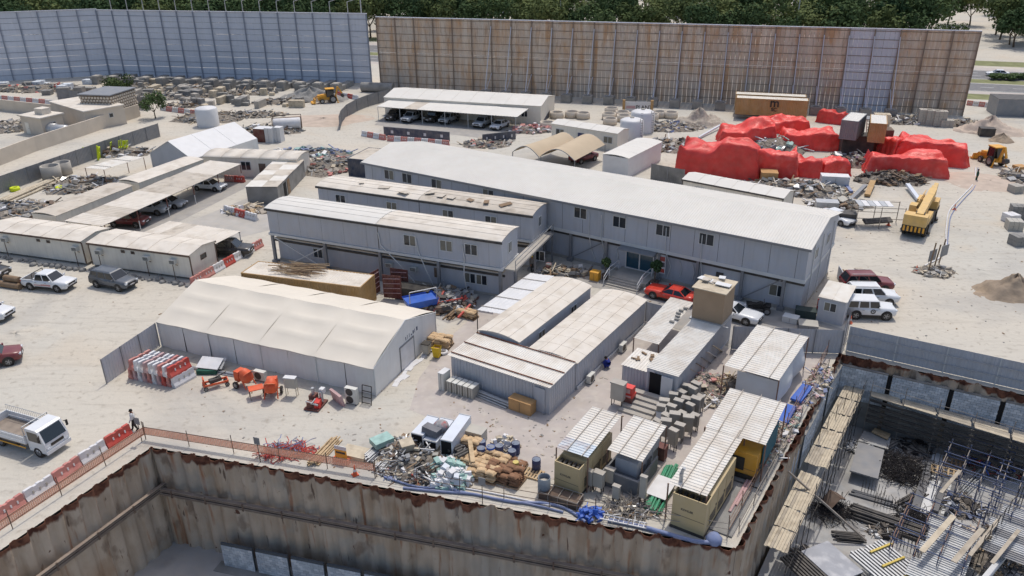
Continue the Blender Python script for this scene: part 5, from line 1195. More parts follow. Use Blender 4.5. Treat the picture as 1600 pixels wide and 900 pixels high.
# containers
AM = P(1147,186); BM = P(1262,192); aM = ANG(AM, BM)
tm = container('tan shipping container with black MSC lettering by the brown wall', AM, aM, 12.19, 2.44, 2.9, m_cont_tan, m_rib_roof, z0=.9, doors='r'); container('tan shipping container standing behind the lettered one', Fr(AM,aM).w(-.2,3.4), aM, 12.19, 2.44, 2.9, m_cont_tan, m_rib_roof, z0=.9, doors='r')
text_obj('m', 2.1, m_black, tm, (6.6,-.06,2.25), (math.pi/2,0,0), ext=.02); text_obj('SC', .85, m_black, tm, (6.6,-.06,1.1), (math.pi/2,0,0), ext=.02)
def cont_b(label, nl, nr, H, m, rm, L=6.06):
    A, B = P(*nl, H+3.1), P(*nr, H+3.1); f, W = fr2(A, B); return container(label, f.o, f.a, W, L, H, m, rm, doors=None, z0=3.1)
cont_b('grey site container with white roof, left of the pair by the scrap heap', (1315,187), (1342,190), 2.8, m_steel, m_white_roof, 6.1); cont_b('tan site container with white roof, right of the pair by the scrap heap', (1360,192), (1387,194), 2.8, m_cont_tan, m_white_roof, 6.1)
container('navy shipping container at the left end of the long office', P(545,275), R(-20), 2.9, 6.2, 2.6, m_navy, m_dusty_roof, doors=None)
# tan container below the front block
A, B = P(376,426,2.6), P(563,449,2.6); f, L = fr2(A, B); tcc = container('tan container roofed with timber laths and open maroon doors before the front block', f.o, f.a, L, 3.0, 2.6, m_cont_tan, m_beige_roof, doors=None)
for k in range(3):
    t = thing('container_door', ['maroon container door swung open, nearest the tan container','maroon ribbed panel standing behind the open container door','maroon ribbed panel beside the front block column'][k], 'container door', P([575,600,612][k],[468,466,455][k]), R([60,-15,-20][k])); mb = MB(); ribwall(mb,0,1.9,0,.1,2.5,.3,.05,'x',-1); mb.box(0,1.9,.01,.05,.1,2.5); obj('panel', mb, m_maroon, t); mb = MB()
    for z in (.6,1.1,1.6,2.1): mb.beam((.1,-.07,z),(1.8,-.07,z+.15),.05)
    obj('bar', mb, m_pink, t)
for k in range(46):
    mb = MB(); a = R(rnd(-28,2)); L_ = rnd(2.5,4.2); mb.tube((-L_/2,0,0),(L_/2,0,rnd(0,.1)),.035,5); o = obj('timber_lath', mb, m_oldwood if k % 3 else m_wood, None, P(470+rnd(-22,24),420+rnd(-9,9),2.7+rnd(0,.22)), a); tag(o, 'loose brown timber lath on the tan container roof', 'timber lath', 'laths on the tan container roof')
# ---- the walled compound at the far left
def wallrun(label, pts, h, m=None, th=.25, name='compound_wall'):
    t = thing(name, label, 'wall', pts[0])
    for a, b in zip(pts[:-1], pts[1:]):
        d = b-a; n = Vector((-d.y,d.x,0)).normalized()*th/2; o = pts[0]; mb = MB(); q = [a-n-o,b-n-o,b+n-o,a+n-o]; mb.add(q+[x+Vector((0,0,h)) for x in q],[(3,2,1,0),(4,5,6,7),(0,1,5,4),(1,2,6,5),(2,3,7,6),(3,0,4,7)]); obj('wall_section', mb, m or m_sand_wall, t)
wallrun('long low sand coloured compound wall beside the dirt lane at the left', [P(-60,282), P(57,236), P(139,209), P(185,193), P(219,182)], 2.3)
wallrun('sand coloured back wall of the rubble compound at the left edge', [P(-40,168), P(85,182)], 2.2)
hoarding('grey sheet hoarding along the pipe yard at the left', P(-40,318), P(168,242), 2.3, m_steel, 3.0); hoarding('grey sheet hoarding behind the white tent', P(168,242), P(250,214), 2.3, m_steel, 3.0)
hoarding('broken grey sheet hoarding behind the lattice block building', P(92,158), P(236,172), 2.4, m_steel, 3.2)
A, B = P(85,188), P(138,205); f, L = fr2(A, B); tl = thing('lane_house', 'sand coloured flat roofed house in the compound wall at the left', 'building', f.o, f.a); mb = MB(); mb.box(0,L,0,7.0,0,3.3); obj('wall', mb, m_sand_wall, tl); mb = MB(); mb.box(-.15,L+.15,-.15,7.15,3.3,3.5); obj('roof', mb, m_beige_roof, tl); window(tl, 'r', 1.6, 1.7, L, 7, 1.0, 1.2, panes=1); window(tl, 'r', 4.5, 2.0, L, 7, .8, .8, panes=1)
# lattice block building
A, B = P(132,192), P(181,194); f, L = fr2(A, B); tt = thing('lattice_building', 'block building with diamond lattice walls by the small trees', 'building', f.o, f.a); Wl = 7.5; mb = MB(); mb.box(.15,L-.15,.15,Wl-.15,0,5.0); obj('wall', mb, m_oldwood, tt)
for face in ('f','r'):
    ln = L if face == 'f' else Wl; nx = int(ln/.62); bm = MB()
    for r in range(9):
        for c in range(nx):
            x = .1+c*.62+(.31 if r % 2 else 0); z = .25+r*.52
            if x > ln-.35: continue
            if face == 'f': bm.box(x,x+.42,-.05,.15,z,z+.38)
            else: bm.box(L-.15,L+.05,x,x+.42,z,z+.38)
    o = obj('lattice_blocks', bm, m_sand_wall, tt); o['kind'] = 'stuff'
mb = MB(); mb.box(-.1,L+.1,-.1,Wl+.1,5.0,5.2); obj('roof', mb, m_steel, tt)
A, B = P(38,208), P(70,213); f, L = fr2(A, B); ts = thing('guard_hut', 'small whitish hut with a box on its roof in the rubble compound', 'hut', f.o, f.a); mb = MB(); mb.box(0,L,0,4,0,3); obj('wall', mb, m_sand_wall, ts); mb = MB(); mb.box(-.3,L+.3,-.3,4.3,3,3.2); mb.box(2,4,1.5,3.2,3.2,4.2); obj('roof', mb, m_beige_roof, ts); window(ts, 'r', 2, 1.6, L, 4, 1.2, 1.0); door(ts, 'f', 1.4, L, 4, 1.0, 2.0, m_beige)
for k, (px, py) in enumerate([(80,210),(97,213)]):
    mb = MB(); M = Matrix.Rotation(math.pi/2,4,'Y'); mb.lathe([(0,-1.6),(.8,-1.5),(1.0,-1.2),(1.0,1.2),(.8,1.5),(0,1.6)],16,M=M); tag(obj('horizontal_tank', mb, m_galv, None, P(px,py)+Vector((0,0,1.0)), R(-15)), 'grey horizontal tank lying by the guard hut, '+('left' if k == 0 else 'right')+' of two', 'tank')
# small trees on the site
tree(P(190,155), 0, .62, 'round green bush tree behind the lattice block building', None, 'site_tree', 3.6); tree(P(243,185), 1, .5, 'thin green tree beside the lattice block building', None, 'site_tree', 6.4)
# ------------------------------------------------------------------ vehicles
def paint(name, col, r=.32): return mat('car_paint_'+name, col, r, .03, 1.0, dust=.10, spec=.6)
WHEEL = {}
def wheel_meshes(r, w):
    k = (r, w)
    if k not in WHEEL:
        M = Matrix.Rotation(math.pi/2,4,'X'); a = MB(); a.lathe([(r*.62,-w/2),(r*.95,-w/2),(r,-w/2+.03),(r,w/2-.03),(r*.95,w/2),(r*.62,w/2)],20,M=M)
        b = MB(); b.lathe([(0,-w/2+.03),(r*.2,-w/2+.01),(r*.3,-w/2+.04),(r*.62,-w/2+.02)],20,M=M); b.lathe([(r*.62,w/2-.02),(r*.3,w/2-.04),(r*.2,w/2-.01),(0,w/2-.03)],20,M=M)
        for q in range(5): th = q*1.2566; b.beam((0,-w/2+.02,0),(math.cos(th)*r*.6,-w/2+.02,math.sin(th)*r*.6),.07,.03,(0,1,0)); b.beam((0,w/2-.02,0),(math.cos(th)*r*.6,w/2-.02,math.sin(th)*r*.6),.07,.03,(0,1,0))
        WHEEL[k] = (a.mesh('tyre', m_tyre), b.mesh('rim', m_rim))
    return WHEEL[k]
def wheels(t, xs, hw, r, w=.22, dual=False):
    a, b = wheel_meshes(r, w)
    for x in xs:
        for s in (-1, 1): o = link('wheel', None, t, (x, s*hw, r)); link('tyre', a, o); link('rim', b, o)
PROTO = {}
def car(kind, label, p, ang, m, group=None, roofm=None, name=None):
    D = dict(sedan=dict(L=4.6,W=1.78,belt=.92,top=1.45,hood=.88,x=(1.05,.35,-1.0,-1.65),tw=.62,nose=.78,tail=.98,r=.32,wb=1.36),
             suv=dict(L=4.8,W=1.88,belt=1.12,top=1.80,hood=1.08,x=(1.15,.55,-1.95,-2.3),tw=.70,nose=1.0,tail=1.1,r=.38,wb=1.42),
             jeep=dict(L=4.4,W=1.85,belt=1.15,top=1.85,hood=1.12,x=(.75,.55,-2.0,-2.12),tw=.76,nose=1.05,tail=1.15,r=.42,wb=1.32),
             sports=dict(L=4.9,W=1.92,belt=.90,top=1.36,hood=.92,x=(.75,.05,-1.05,-1.75),tw=.60,nose=.82,tail=1.0,r=.35,wb=1.46),
             pickup=dict(L=5.2,W=1.84,belt=1.08,top=1.76,hood=1.08,x=(1.15,.55,-.75,-.95),tw=.68,nose=1.0,tail=1.06,r=.38,wb=1.52))[kind]
    t = thing(name or {'sedan':'parked_sedan','suv':'parked_suv','jeep':'off_roader','sports':'sports_car','pickup':'pickup_truck'}[kind], label, 'car' if kind != 'pickup' else 'pickup', p, ang, group)
    L, hw, zb, belt = D['L'], D['W']/2, .26 if kind in ('sedan','sports') else .36, D['belt']; h = L/2; x0, x1, x2, x3 = D['x']
    st = [(h, zb+.12, D['nose']-.12, hw*.80), (h-.12, zb+.04, D['nose'], hw*.92), (h-.55, zb, D['hood']-.05, hw*.99), (x0+.05, zb, belt, hw), (0, zb, belt, hw), (x3, zb, belt+.02, hw), (-h+.5, zb, D['tail'], hw*.99), (-h+.1, zb+.05, D['tail']-.03, hw*.93), (-h, zb+.15, D['tail']-.2, hw*.86)]
    mb = MB(); vs = []
    for x, z0, z1, w in st: vs += [(x,-w*.9,z0),(x,-w,z0+.16),(x,-w,z0+(z1-z0)*.62),(x,-w*.93,z1-.02),(x,-w*.6,z1+.015),(x,w*.6,z1+.015),(x,w*.93,z1-.02),(x,w,z0+(z1-z0)*.62),(x,w,z0+.16),(x,w*.9,z0)]
    n = 10; fs = [(i*n+j, i*n+j+1, (i+1)*n+j+1, (i+1)*n+j) for i in range(len(st)-1) for j in range(n-1)]+[tuple(range(n-1,-1,-1)), tuple((len(st)-1)*n+j for j in range(n))]
    mb.smooth = True; mb.add(vs, fs[:-2]); mb.smooth = False; mb.add(vs, fs[-2:])
    tw, bw = D['tw']*D['W']/1.8, hw*.92; zt = D['top']; bz = belt-.02
    bot = [(x0,bw),(x0,-bw),(x3,-bw),(x3,bw)]; top = [(x1,tw),(x1,-tw),(x2,-tw),(x2,tw)]
    vb = [Vector((x,y,bz)) for x,y in bot]; vt = [Vector((x,y,zt-.06)) for x,y in top]; vr = [Vector((x+(-.1 if i < 2 else .1), y*.86, zt)) for i,(x,y) in enumerate(top)]
    mb.add(vb+vt+vr, [(0,1,5,4),(1,2,6,5),(2,3,7,6),(3,0,4,7),(4,5,9,8),(5,6,10,9),(6,7,11,10),(7,4,8,11),(8,9,10,11)])
    if kind == 'pickup':
        bx0, bx1 = -h+.12, x3-.08
        mb.box(bx0,bx1,-hw*.97,-hw*.97+.08,belt-.02,belt+.06); mb.box(bx0,bx1,hw*.97-.08,hw*.97,belt-.02,belt+.06); mb.box(bx0,bx0+.08,-hw*.9,hw*.9,belt-.02,belt+.06)
    obj('body', mb, m, t)
    if kind == 'pickup': b2 = MB(); b2.box(-h+.22,x3-.1,-hw*.85,hw*.85,belt+.008,belt+.02); obj('load_bed', b2, m_dsteel, t)
    def pane(nm, a, b, c, d, mg=.07, off=.012):
        a, b, c, d = (Vector(q) for q in (a,b,c,d)); ce = (a+b+c+d)/4; nn = (b-a).cross(d-a).normalized()
        if nn.dot(ce-Vector((0,0,1.0))) < 0: nn = -nn
        q = [v+(ce-v)*mg*1.4+nn*off for v in (a,b,c,d)]; m_ = MB(); m_.poly(q) if (q[1]-q[0]).cross(q[3]-q[0]).dot(nn) > 0 else m_.poly(q[::-1]); return obj(nm, m_, m_carglass, t)
    pane('windscreen', vb[0], vb[1], vt[1], vt[0]); pane('rear_window', vb[2], vb[3], vt[3], vt[2], .1)
    for s in (0, 1):
        A, B, C_, D_ = (vb[1], vb[2], vt[2], vt[1]) if s == 0 else (vb[0], vb[3], vt[3], vt[0])
        k = 3 if kind == 'suv' or kind == 'jeep' else 2
        for i in range(k): pane('side_window', A.lerp(B,i/k), A.lerp(B,(i+1)/k), D_.lerp(C_,(i+1)/k), D_.lerp(C_,i/k), .10)
    if roofm: r_ = MB(); r_.box(x2+.02,x1-.02,-tw*.88,tw*.88,zt+.003,zt+.03); obj('roof_panel', r_, roofm, t)
    wheels(t, (D['wb'],-D['wb']), hw-.08, D['r'])
    for x in (D['wb'],-D['wb']):
        for s in (-1,1): ar = MB(); ar.tube((x,s*(hw-.05),D['r']+.02),(x,s*(hw+.006),D['r']+.02),D['r']+.08,18); obj('wheel_arch', ar, m_black, t)
    for s in (-1,1):
        a = MB(); a.obox((h-.1,s*hw*.68,D['nose']-.13),.22,.34,.15,s*-.25); obj('headlight', a, m_lamp, t); a = MB(); a.obox((-h+.06,s*hw*.74,D['tail']-.15),.12,.26,.22); obj('tail_light', a, m_tail, t)
        a = MB(); a.obox((x0-.15,s*(hw+.09),belt+.08),.14,.2,.14); obj('mirror', a, m, t)
        a = MB(); a.box(-.9,.9,s*hw-.005 if s > 0 else -hw-.008,s*hw+.008 if s > 0 else -hw+.005,zb+.02,zb+.14); obj('sill', a, m_black, t)
        for q in (.35,-.75): a = MB(); a.box(q-.1,q+.1,s*(hw+.015)-.012,s*(hw+.015)+.012,belt-.2,belt-.16); obj('door_handle', a, m_rim, t)
    a = MB(); a.box(h-.06,h+.01,-hw*.5,hw*.5,D['nose']-.3,D['nose']-.12); a.box(h-.1,h+.02,-hw*.72,hw*.72,zb+.1,zb+.24); obj('grille', a, m_black, t)
    a = MB(); a.box(h+.012,h+.03,-.26,.26,zb+.25,zb+.36); obj('number_plate', a, m_whitep, t)
    if kind == 'jeep': a = MB(); a.tube((-h-.05,0,1.0),(-h-.28,0,1.0),.4,18); obj('spare_wheel', a, m_tyre, t)
    if kind in ('suv',):
        for s in (-1,1): a = MB(); a.tube((x1-.2,s*tw*.8,zt+.07),(x2+.2,s*tw*.8,zt+.07),.025,5); obj('roof_rail', a, m_rim, t)
    return t
pw_, pg_, pb_, ps_, pr_, pm_, pbr = paint('white',(216,218,220)), paint('grey',(84,90,98)), paint('black',(34,36,40)), paint('silver',(168,172,176)), paint('red',(204,44,22)), paint('maroon',(112,34,42)), paint('bronze',(120,112,100))
def carpx(kind, label, rear, front, m, z=0, **k):
    """rear and front near-side wheel contact points"""
    A, B = P(*rear), P(*front); ang = ANG(A,B); mid = (A+B)/2; n = Vector((-math.sin(ang), math.cos(ang), 0))
    if n.y < 0: n = -n
    return car(kind, label, mid+n*.85, ang, m, **k)
tp = carpx('pickup', 'white double cab pickup with red side stripe parked before the beige cabins', (48,453), (92,457), pw_)
mb = MB(); mb.box(-1.0,.9,-.932,-.926,.62,.68); mb.box(-.2,.9,-.932,-.926,.72,.76); obj('side_stripe', mb, m_red, tp)
mb = MB(); mb.tube((-1.15,-.75,1.1),(-1.15,-.75,1.75),.04,6); mb.tube((-1.15,.75,1.1),(-1.15,.75,1.75),.04,6); mb.tube((-1.15,-.75,1.75),(-1.15,.75,1.75),.04,6); obj('roll_bar', mb, m_dsteel, tp)
carpx('suv', 'dark grey SUV parked before the beige cabins', (151,449), (188,456), pg_)
car('suv', 'maroon car at the left edge of the yard', P(-14,570), R(25), pm_); car('suv', 'white car at the left edge above the maroon one', P(-18,497), R(-10), pw_); car('suv', 'dark car at the left edge near the beige cabins', P(-19,432), R(-12), pb_)
car('suv', 'maroon SUV under the long carport, nearest the beige cabins', P(203,352), R(-8), pm_); car('suv', 'grey SUV under the long carport beside the maroon one', P(236,333), R(-8), ps_); car('sedan', 'silver sedan under the long carport', P(264,323), R(-10), ps_); car('sedan', 'white sedan under the far end of the long carport', P(328,296), R(-14), pw_)
car('suv', 'black SUV under the flat sheet roof behind the beige cabin', P(361,398), R(-2), pb_)
for i, (k, px, py, m_, lb) in enumerate([('suv',618,186,pb_,'black SUV at the left end of the far carport'),('suv',644,189,ps_,'silver SUV second from the left under the far carport'),('jeep',678,189,pb_,'black off-roader in the middle of the far carport'),('suv',702,191,ps_,'large silver SUV right of the black off-roader under the far carport'),('suv',755,197,ps_,'silver SUV second from the right under the far carport'),('sedan',781,200,pw_,'white sedan at the right end of the far carport')]): car(k, lb, P(px,py), R(-118), m_)
car('sports', 'bright red sports car parked by the long office', P(1048,467), R(146), pr_); car('sports', 'white sports car with black bonnet vents behind the container', P(1146,496), R(-36), pw_)
car('suv', 'maroon SUV, farthest of three cars beside the gatehouse', P(1352,452), R(-2), pm_); car('suv', 'white SUV with dark roof, middle of three cars beside the gatehouse', P(1358,472), R(-4), pw_, roofm=pw_)
tj = car('jeep', 'white off-roader with black badge, nearest of three cars beside the gatehouse', P(1355,493), R(-6), pw_)
mb = MB(); M = Matrix.Translation((.1,-.932,.85)) @ Matrix.Rotation(math.pi/2,4,'X'); mb.lathe([(.13,0),(.22,0),(.22,.01),(.13,.01)],16,M=M); mb.lathe([(0,.01),(.06,.01),(.06,0)],10,M=M); obj('door_badge', mb, m_black, tj)
car('suv', 'maroon van parked under the right tan shade canopy', P(912,252), R(40), pm_); car('sedan', 'white car behind the right end of the long office', P(1306,346), R(-60), pw_); car('sedan', 'pale car driving on the road beyond the right end of the brown wall', P(1558,119), R(160), pw_)
# ---- flatbed truck
A, B = P(7,697), P(64,714); ang = ANG(A,B); c = (A+B)/2+Vector((-math.sin(ang),math.cos(ang),0))*.85
t = thing('flatbed_truck', 'white flatbed lorry with steel bed behind the red and white barriers', 'truck', c, ang)
mb = MB(); pr = [(1.0,.45),(2.55,.45),(2.62,1.0),(2.58,1.25),(2.2,2.15),(2.05,2.22),(1.05,2.22),(1.0,2.1)]; mb.prism(pr, -.93, .93); obj('cab', mb, pw_, t)
mb = MB(); mb.add([(2.60,-.82,1.28),(2.60,.82,1.28),(2.225,.78,2.1),(2.225,-.78,2.1)],[(0,1,2,3)]); obj('windscreen', mb, m_carglass, t)
for s in (-1,1): mb = MB(); y = s*.937; q = [(1.15,y,1.25),(2.35,y,1.25),(2.1,y,2.0),(1.15,y,2.0)]; mb.poly(q if s < 0 else q[::-1]); obj('side_window', mb, m_carglass, t); mb = MB(); mb.obox((2.45,s*1.12,1.75),.08,.14,.42); mb.beam((2.35,s*.95,1.95),(2.45,s*1.12,1.9),.04); obj('mirror', mb, m_black, t); mb = MB(); mb.obox((2.62,s*.68,.82),.06,.32,.16); obj('headlight', mb, m_lamp, t)
mb = MB(); mb.box(2.58,2.68,-.95,.95,.42,.68); obj('bumper', mb, pw_, t); mb = MB(); mb.box(2.605,2.64,-.5,.5,.9,1.1); obj('grille', mb, m_black, t); mb = MB(); mb.box(2.685,2.70,-.26,.26,.48,.6); obj('number_plate', mb, m_whitep, t)
mb = MB(); mb.box(-3.3,.9,-1.02,1.02,.85,.95); obj('bed_floor', mb, mat('worn_bed_steel',(128,116,106),.8,.15,2,dust=.3), t)
for s in (-1,1):
    for z in (.95,1.15,1.33): mb = MB(); mb.box(-3.3,.9,s*1.02-.03,s*1.02+.03,z,z+.15); obj('side_board', mb, pw_, t)
    mb = MB()
    if s > 0:
        for k in range(22): mb.tube((-3.3+k*.2,1.02,1.5),(-3.3+k*.2,1.02,1.95),.012,4)
        mb.tube((-3.3,1.02,1.95),(.9,1.02,1.95),.02,5)
    else: mb.tube((-3.3,-1.02,1.56),(.9,-1.02,1.56),.025,5)
    obj('side_rail', mb, m_galv, t)
mb = MB(); mb.box(-3.34,-3.28,-1.02,1.02,.95,1.5); mb.box(.86,.92,-1.02,1.02,.95,1.6); obj('end_board', mb, pw_, t); mb = MB(); tube_poly(mb, [(.9,-.98,1.5),(.9,-.98,2.3),(.9,.98,2.3),(.9,.98,1.5)], .035); obj('headboard_frame', mb, m_galv, t)
mb = MB(); mb.box(-3.2,1.6,-.45,-.3,.6,.85); mb.box(-3.2,1.6,.3,.45,.6,.85); mb.box(-1.6,-.2,-.95,-.5,.45,.8); obj('chassis', mb, m_dsteel, t); mb = MB(); mb.box(-2.0,.7,-1.0,-.97,.52,.62); obj('side_guard', mb, m_yellow, t)
wheels(t, (1.75,-1.9), .82, .4, .26)
# ---- mobile crane
A, B = P(1424,372), P(1462,312); ang = ANG(A,B); t = thing('mobile_crane', 'yellow mobile crane with folded boom parked on the sand at the right', 'crane', A, ang); Lc = 9.6
mb = MB(); mb.box(0,Lc,-1.2,1.2,.9,1.35); mb.box(.2,1.0,-1.25,1.25,.6,1.5); obj('chassis', mb, m_black, t); wheels(t, (1.2,2.6,6.4,8.0), 1.05, .52, .34)
mb = MB(); mb.box(.3,4.4,-1.2,1.2,1.4,2.1); mb.box(-.25,1.2,-1.2,1.2,1.5,2.7); obj('upper_body', mb, m_craney, t); mb = MB(); mb.box(-.3,-.24,-1.2,1.2,.8,1.5); obj('rear_bumper', mb, m_black, t)
for k in range(6): mb = MB(); mb.box(-.325,-.305,-1.15+k*.4,-.95+k*.4,.85,1.45); obj('hazard_stripe', mb, m_yellow, t)
mb = MB(); mb.prism([(2.4,1.4),(4.1,1.4),(4.1,2.4),(3.8,3.0),(2.5,3.0)], .45, 1.2); cb = obj('operator_cab', mb, m_craney, t); mb = MB(); mb.box(2.6,3.7,1.201,1.215,2.1,2.85); mb.box(2.6,3.7,.435,.449,2.1,2.85); obj('window', mb, m_carglass, cb)
for i, (x0, x1, w, z) in enumerate([(.6,8.6,.78,2.75),(5.0,9.6,.6,2.85),(8.0,10.6,.45,2.95)]): mb = MB(); mb.beam((x0,-.25,z-.35),(x1,-.25,z+.55*x1/10),w,w); obj('boom_section', mb, m_craney, t)
mb = MB(); mb.tube((1.0,.1,1.8),(4.6,-.1,2.5),.16,10); obj('lift_cylinder', mb, m_dsteel, t); mb = MB(); mb.box(7.6,9.5,-1.15,1.15,1.35,2.3); c2_ = obj('driver_cab', mb, m_craney, t); mb = MB(); mb.box(9.5,9.51,-1.0,1.0,1.7,2.25); obj('windscreen', mb, m_carglass, c2_)
mb = MB(); mb.lathe([(.32,-.45),(.45,-.45),(.45,-.4),(.3,-.38),(.3,.38),(.45,.4),(.45,.45),(.32,.45)],16,M=Matrix.Translation((.9,-.3,2.5)) @ Matrix.Rotation(math.pi/2,4,'X')); obj('winch', mb, m_dsteel, t)
for x in (1.9,7.2): 
    for s in (-1,1): mb = MB(); mb.box(x-.15,x+.15,s*1.2-.12,s*1.2+.12,.3,1.3); mb.box(x-.3,x+.3,s*1.3-.25,s*1.3+.25,.2,.32); obj('outrigger', mb, m_black, t)
mb = MB()
for k in range(9): mb.beam((5+.5*k,.65,2.4),(5.5+.5*k,.65,2.4+(.4 if k%2 else -.0)),.05)
mb.beam((5,.65,2.35),(10,.65,2.35),.08); mb.beam((5,.65,2.8),(10,.65,2.8),.08); obj('lattice_jib', mb, m_craney, t)
# ---- backhoe loaders
def backhoe(label, p, ang, m):
    t = thing('backhoe_loader', label, 'backhoe loader', p, ang)
    a, b = wheel_meshes(.72,.42)
    for s in (-1,1): o = link('wheel', None, t, (-.9,s*.9,.72)); link('tyre', a, o); link('rim', b, o)
    a, b = wheel_meshes(.45,.3)
    for s in (-1,1): o = link('wheel', None, t, (1.25,s*.85,.45)); link('tyre', a, o); link('rim', b, o)
    mb = MB(); mb.box(-1.5,2.0,-.45,.45,.6,1.1); mb.prism([(.3,1.1),(2.0,1.1),(2.0,1.55),(.3,1.75)], -.5, .5); obj('body', mb, m, t)
    mb = MB(); 
    for x, y in ((-1.2,-.7),(-1.2,.7),(.25,-.7),(.25,.7)): mb.beam((x,y,1.1),(x*.95,y*.95,2.65),.09)
    cb = obj('cab_frame', mb, m_black, t); mb = MB(); mb.box(-1.35,.4,-.8,.8,2.65,2.78); obj('cab_roof', mb, m, cb); mb = MB(); mb.box(-1.1,.2,-.66,.66,1.2,2.6); obj('cab_glass', mb, m_carglass, cb)
    for s in (-1,1): mb = MB(); mb.beam((.4,s*.62,1.6),(2.2,s*.62,1.2),.16); mb.beam((2.2,s*.62,1.2),(2.7,s*.62,.6),.16); obj('loader_arm', mb, m, t)
    mb = MB(); mb.prism([(2.6,.1),(3.4,.12),(3.3,.25),(2.85,.35),(2.7,.95),(2.6,.95)], -1.15, 1.15); obj('front_bucket', mb, m, t)
    mb = MB(); mb.beam((-1.5,0,.9),(-2.1,0,3.0),.3); obj('rear_boom', mb, m, t); mb = MB(); mb.beam((-2.1,0,3.0),(-2.9,0,1.6),.24); obj('dipper', mb, m, t); mb = MB(); mb.prism([(-3.1,1.5),(-2.6,1.5),(-2.6,1.0),(-3.0,.8),(-3.3,1.1)], -.35, .35); obj('rear_bucket', mb, m_dsteel, t)
    for s in (-1,1): mb = MB(); mb.beam((-1.6,s*.7,1.2),(-1.8,s*1.1,.1),.14); mb.box(-2.0,-1.6,s*1.1-.15,s*1.1+.15,0,.1); obj('stabiliser', mb, m, t)
    return t
backhoe('yellow backhoe loader by the grey gravel heap near the wall gap', P(513,160), R(-160), m_yellow); backhoe('yellow backhoe loader on the sand track at the right edge', P(1548,256), R(95), m_yellow)
# ---- quad bike
t = thing('quad_bike', 'black quad bike parked against the long office', 'quad bike', P(1184,487), R(-15)); a, b = wheel_meshes(.34,.3)
for x in (.75,-.75):
    for s in (-1,1): o = link('wheel', None, t, (x,s*.5,.34)); link('tyre', a, o); link('rim', b, o)
mb = MB(); mb.box(-.9,.9,-.3,.3,.4,.65); mb.prism([(-.8,.65),(.3,.65),(.4,.95),(.1,1.0),(-.2,.82),(-.8,.85)], -.25, .25); obj('body', mb, m_black, t); mb = MB(); mb.beam((.45,-.4,1.15),(.45,.4,1.15),.05); mb.beam((.45,0,.9),(.45,0,1.15),.06); obj('handlebar', mb, m_dsteel, t)
for x in (.85,-.85): mb = MB(); mb.obox((x,0,.78),.5,.9,.06); obj('mudguard', mb, m_black, t)
# ------------------------------------------------------------------ people
def skin_mesh(verts, edges, radii, m, name, sub=2):
    me = bpy.data.meshes.new(name); me.from_pydata(verts, edges, []); o = bpy.data.objects.new(name, me); COL.objects.link(o)
    md = o.modifiers.new('s','SKIN'); me.skin_vertices[0].data[0].use_root = True
    for i, r in enumerate(radii): me.skin_vertices[0].data[i].radius = (r, r)
    o.modifiers.new('d','SUBSURF').levels = sub; dg = bpy.context.evaluated_depsgraph_get(); dg.update(); out = bpy.data.meshes.new_from_object(o.evaluated_get(dg)); bpy.data.objects.remove(o)
    out.materials.clear()
    for x in (m if isinstance(m, list) else [m]): out.materials.append(x)
    for p in out.polygons: p.use_smooth = True
    return out
m_skin = mat('skin', (140,98,74), .6, .05); m_hair = mat('black_hair', (24,20,18), .6, .1)
def person(label, p, ang, J, shirt, trousers, zs, helmet=None, name='person'):
    """J: joint dict, facing +x. One body mesh; clothing colours by height; hair/helmet as children."""
    K = list(J); idx = {k: i for i, k in enumerate(K)}
    E_ = [('pelvis','chest'),('chest','neck'),('neck','head'),('head','crown')]
    for s in 'LR': E_ += [('chest','sh'+s),('sh'+s,'el'+s),('el'+s,'wr'+s),('wr'+s,'ha'+s),('pelvis','hip'+s),('hip'+s,'kn'+s),('kn'+s,'an'+s),('an'+s,'to'+s)]
    rad = dict(pelvis=.17,chest=.20,neck=.07,head=.12,crown=.09); R_ = dict(sh=.10,el=.07,wr=.05,ha=.055,hip=.13,kn=.09,an=.065,to=.055)
    t = thing(name, label, 'person', p, ang)
    me = skin_mesh([J[k] for k in K], [(idx[a],idx[b]) for a,b in E_], [rad.get(k) or R_[k[:-1]] for k in K], [shirt, trousers, m_skin, m_black], 'body')
    for f in me.polygons:
        c = f.center; d = {k: (Vector(J[k])-c).length for k in K}; n = min(d, key=d.get)
        f.material_index = 2 if n in ('head','crown','neck','haL','haR') else 3 if n.startswith('to') else 1 if n[:2] in ('hi','kn','an') or (n == 'pelvis' and c.z < J['pelvis'][2]+.02) else 0
    link('body', me, t)
    h = Vector(J['head']); cr = Vector(J['crown']); mb = MB(); mb.lathe([(.118,-.02),(.122,.04),(.10,.10),(.05,.135),(0,.14)],12,tuple(h+(cr-h)*.35+Vector((-.02,0,0)))); obj('hair' if not helmet else 'helmet', mb, helmet or m_hair, t)
    mb = MB(); mb.obox(tuple(h+Vector((.105,0,.0))),.04,.025,.05); obj('nose', mb, m_skin, t)
    return t
def stand(hz=.92, step=.0, armsw=.0):
    J = dict(pelvis=(0,0,hz), chest=(0.02,0,hz+.42), neck=(.02,0,hz+.60), head=(.04,0,hz+.70), crown=(.03,0,hz+.80))
    for s, y in (('L',1),('R',-1)):
        J['sh'+s] = (.02,y*.19,hz+.50); J['el'+s] = (.02+y*armsw*.5,y*.25,hz+.22); J['wr'+s] = (.10+y*armsw,y*.24,hz-.02); J['ha'+s] = (.12+y*armsw,y*.23,hz-.12)
        J['hip'+s] = (0,y*.10,hz-.08); J['kn'+s] = (.04-y*step*.4,y*.10,.50); J['an'+s] = (-y*step,y*.10,.08); J['to'+s] = (.17-y*step,y*.11,.035)
    return J
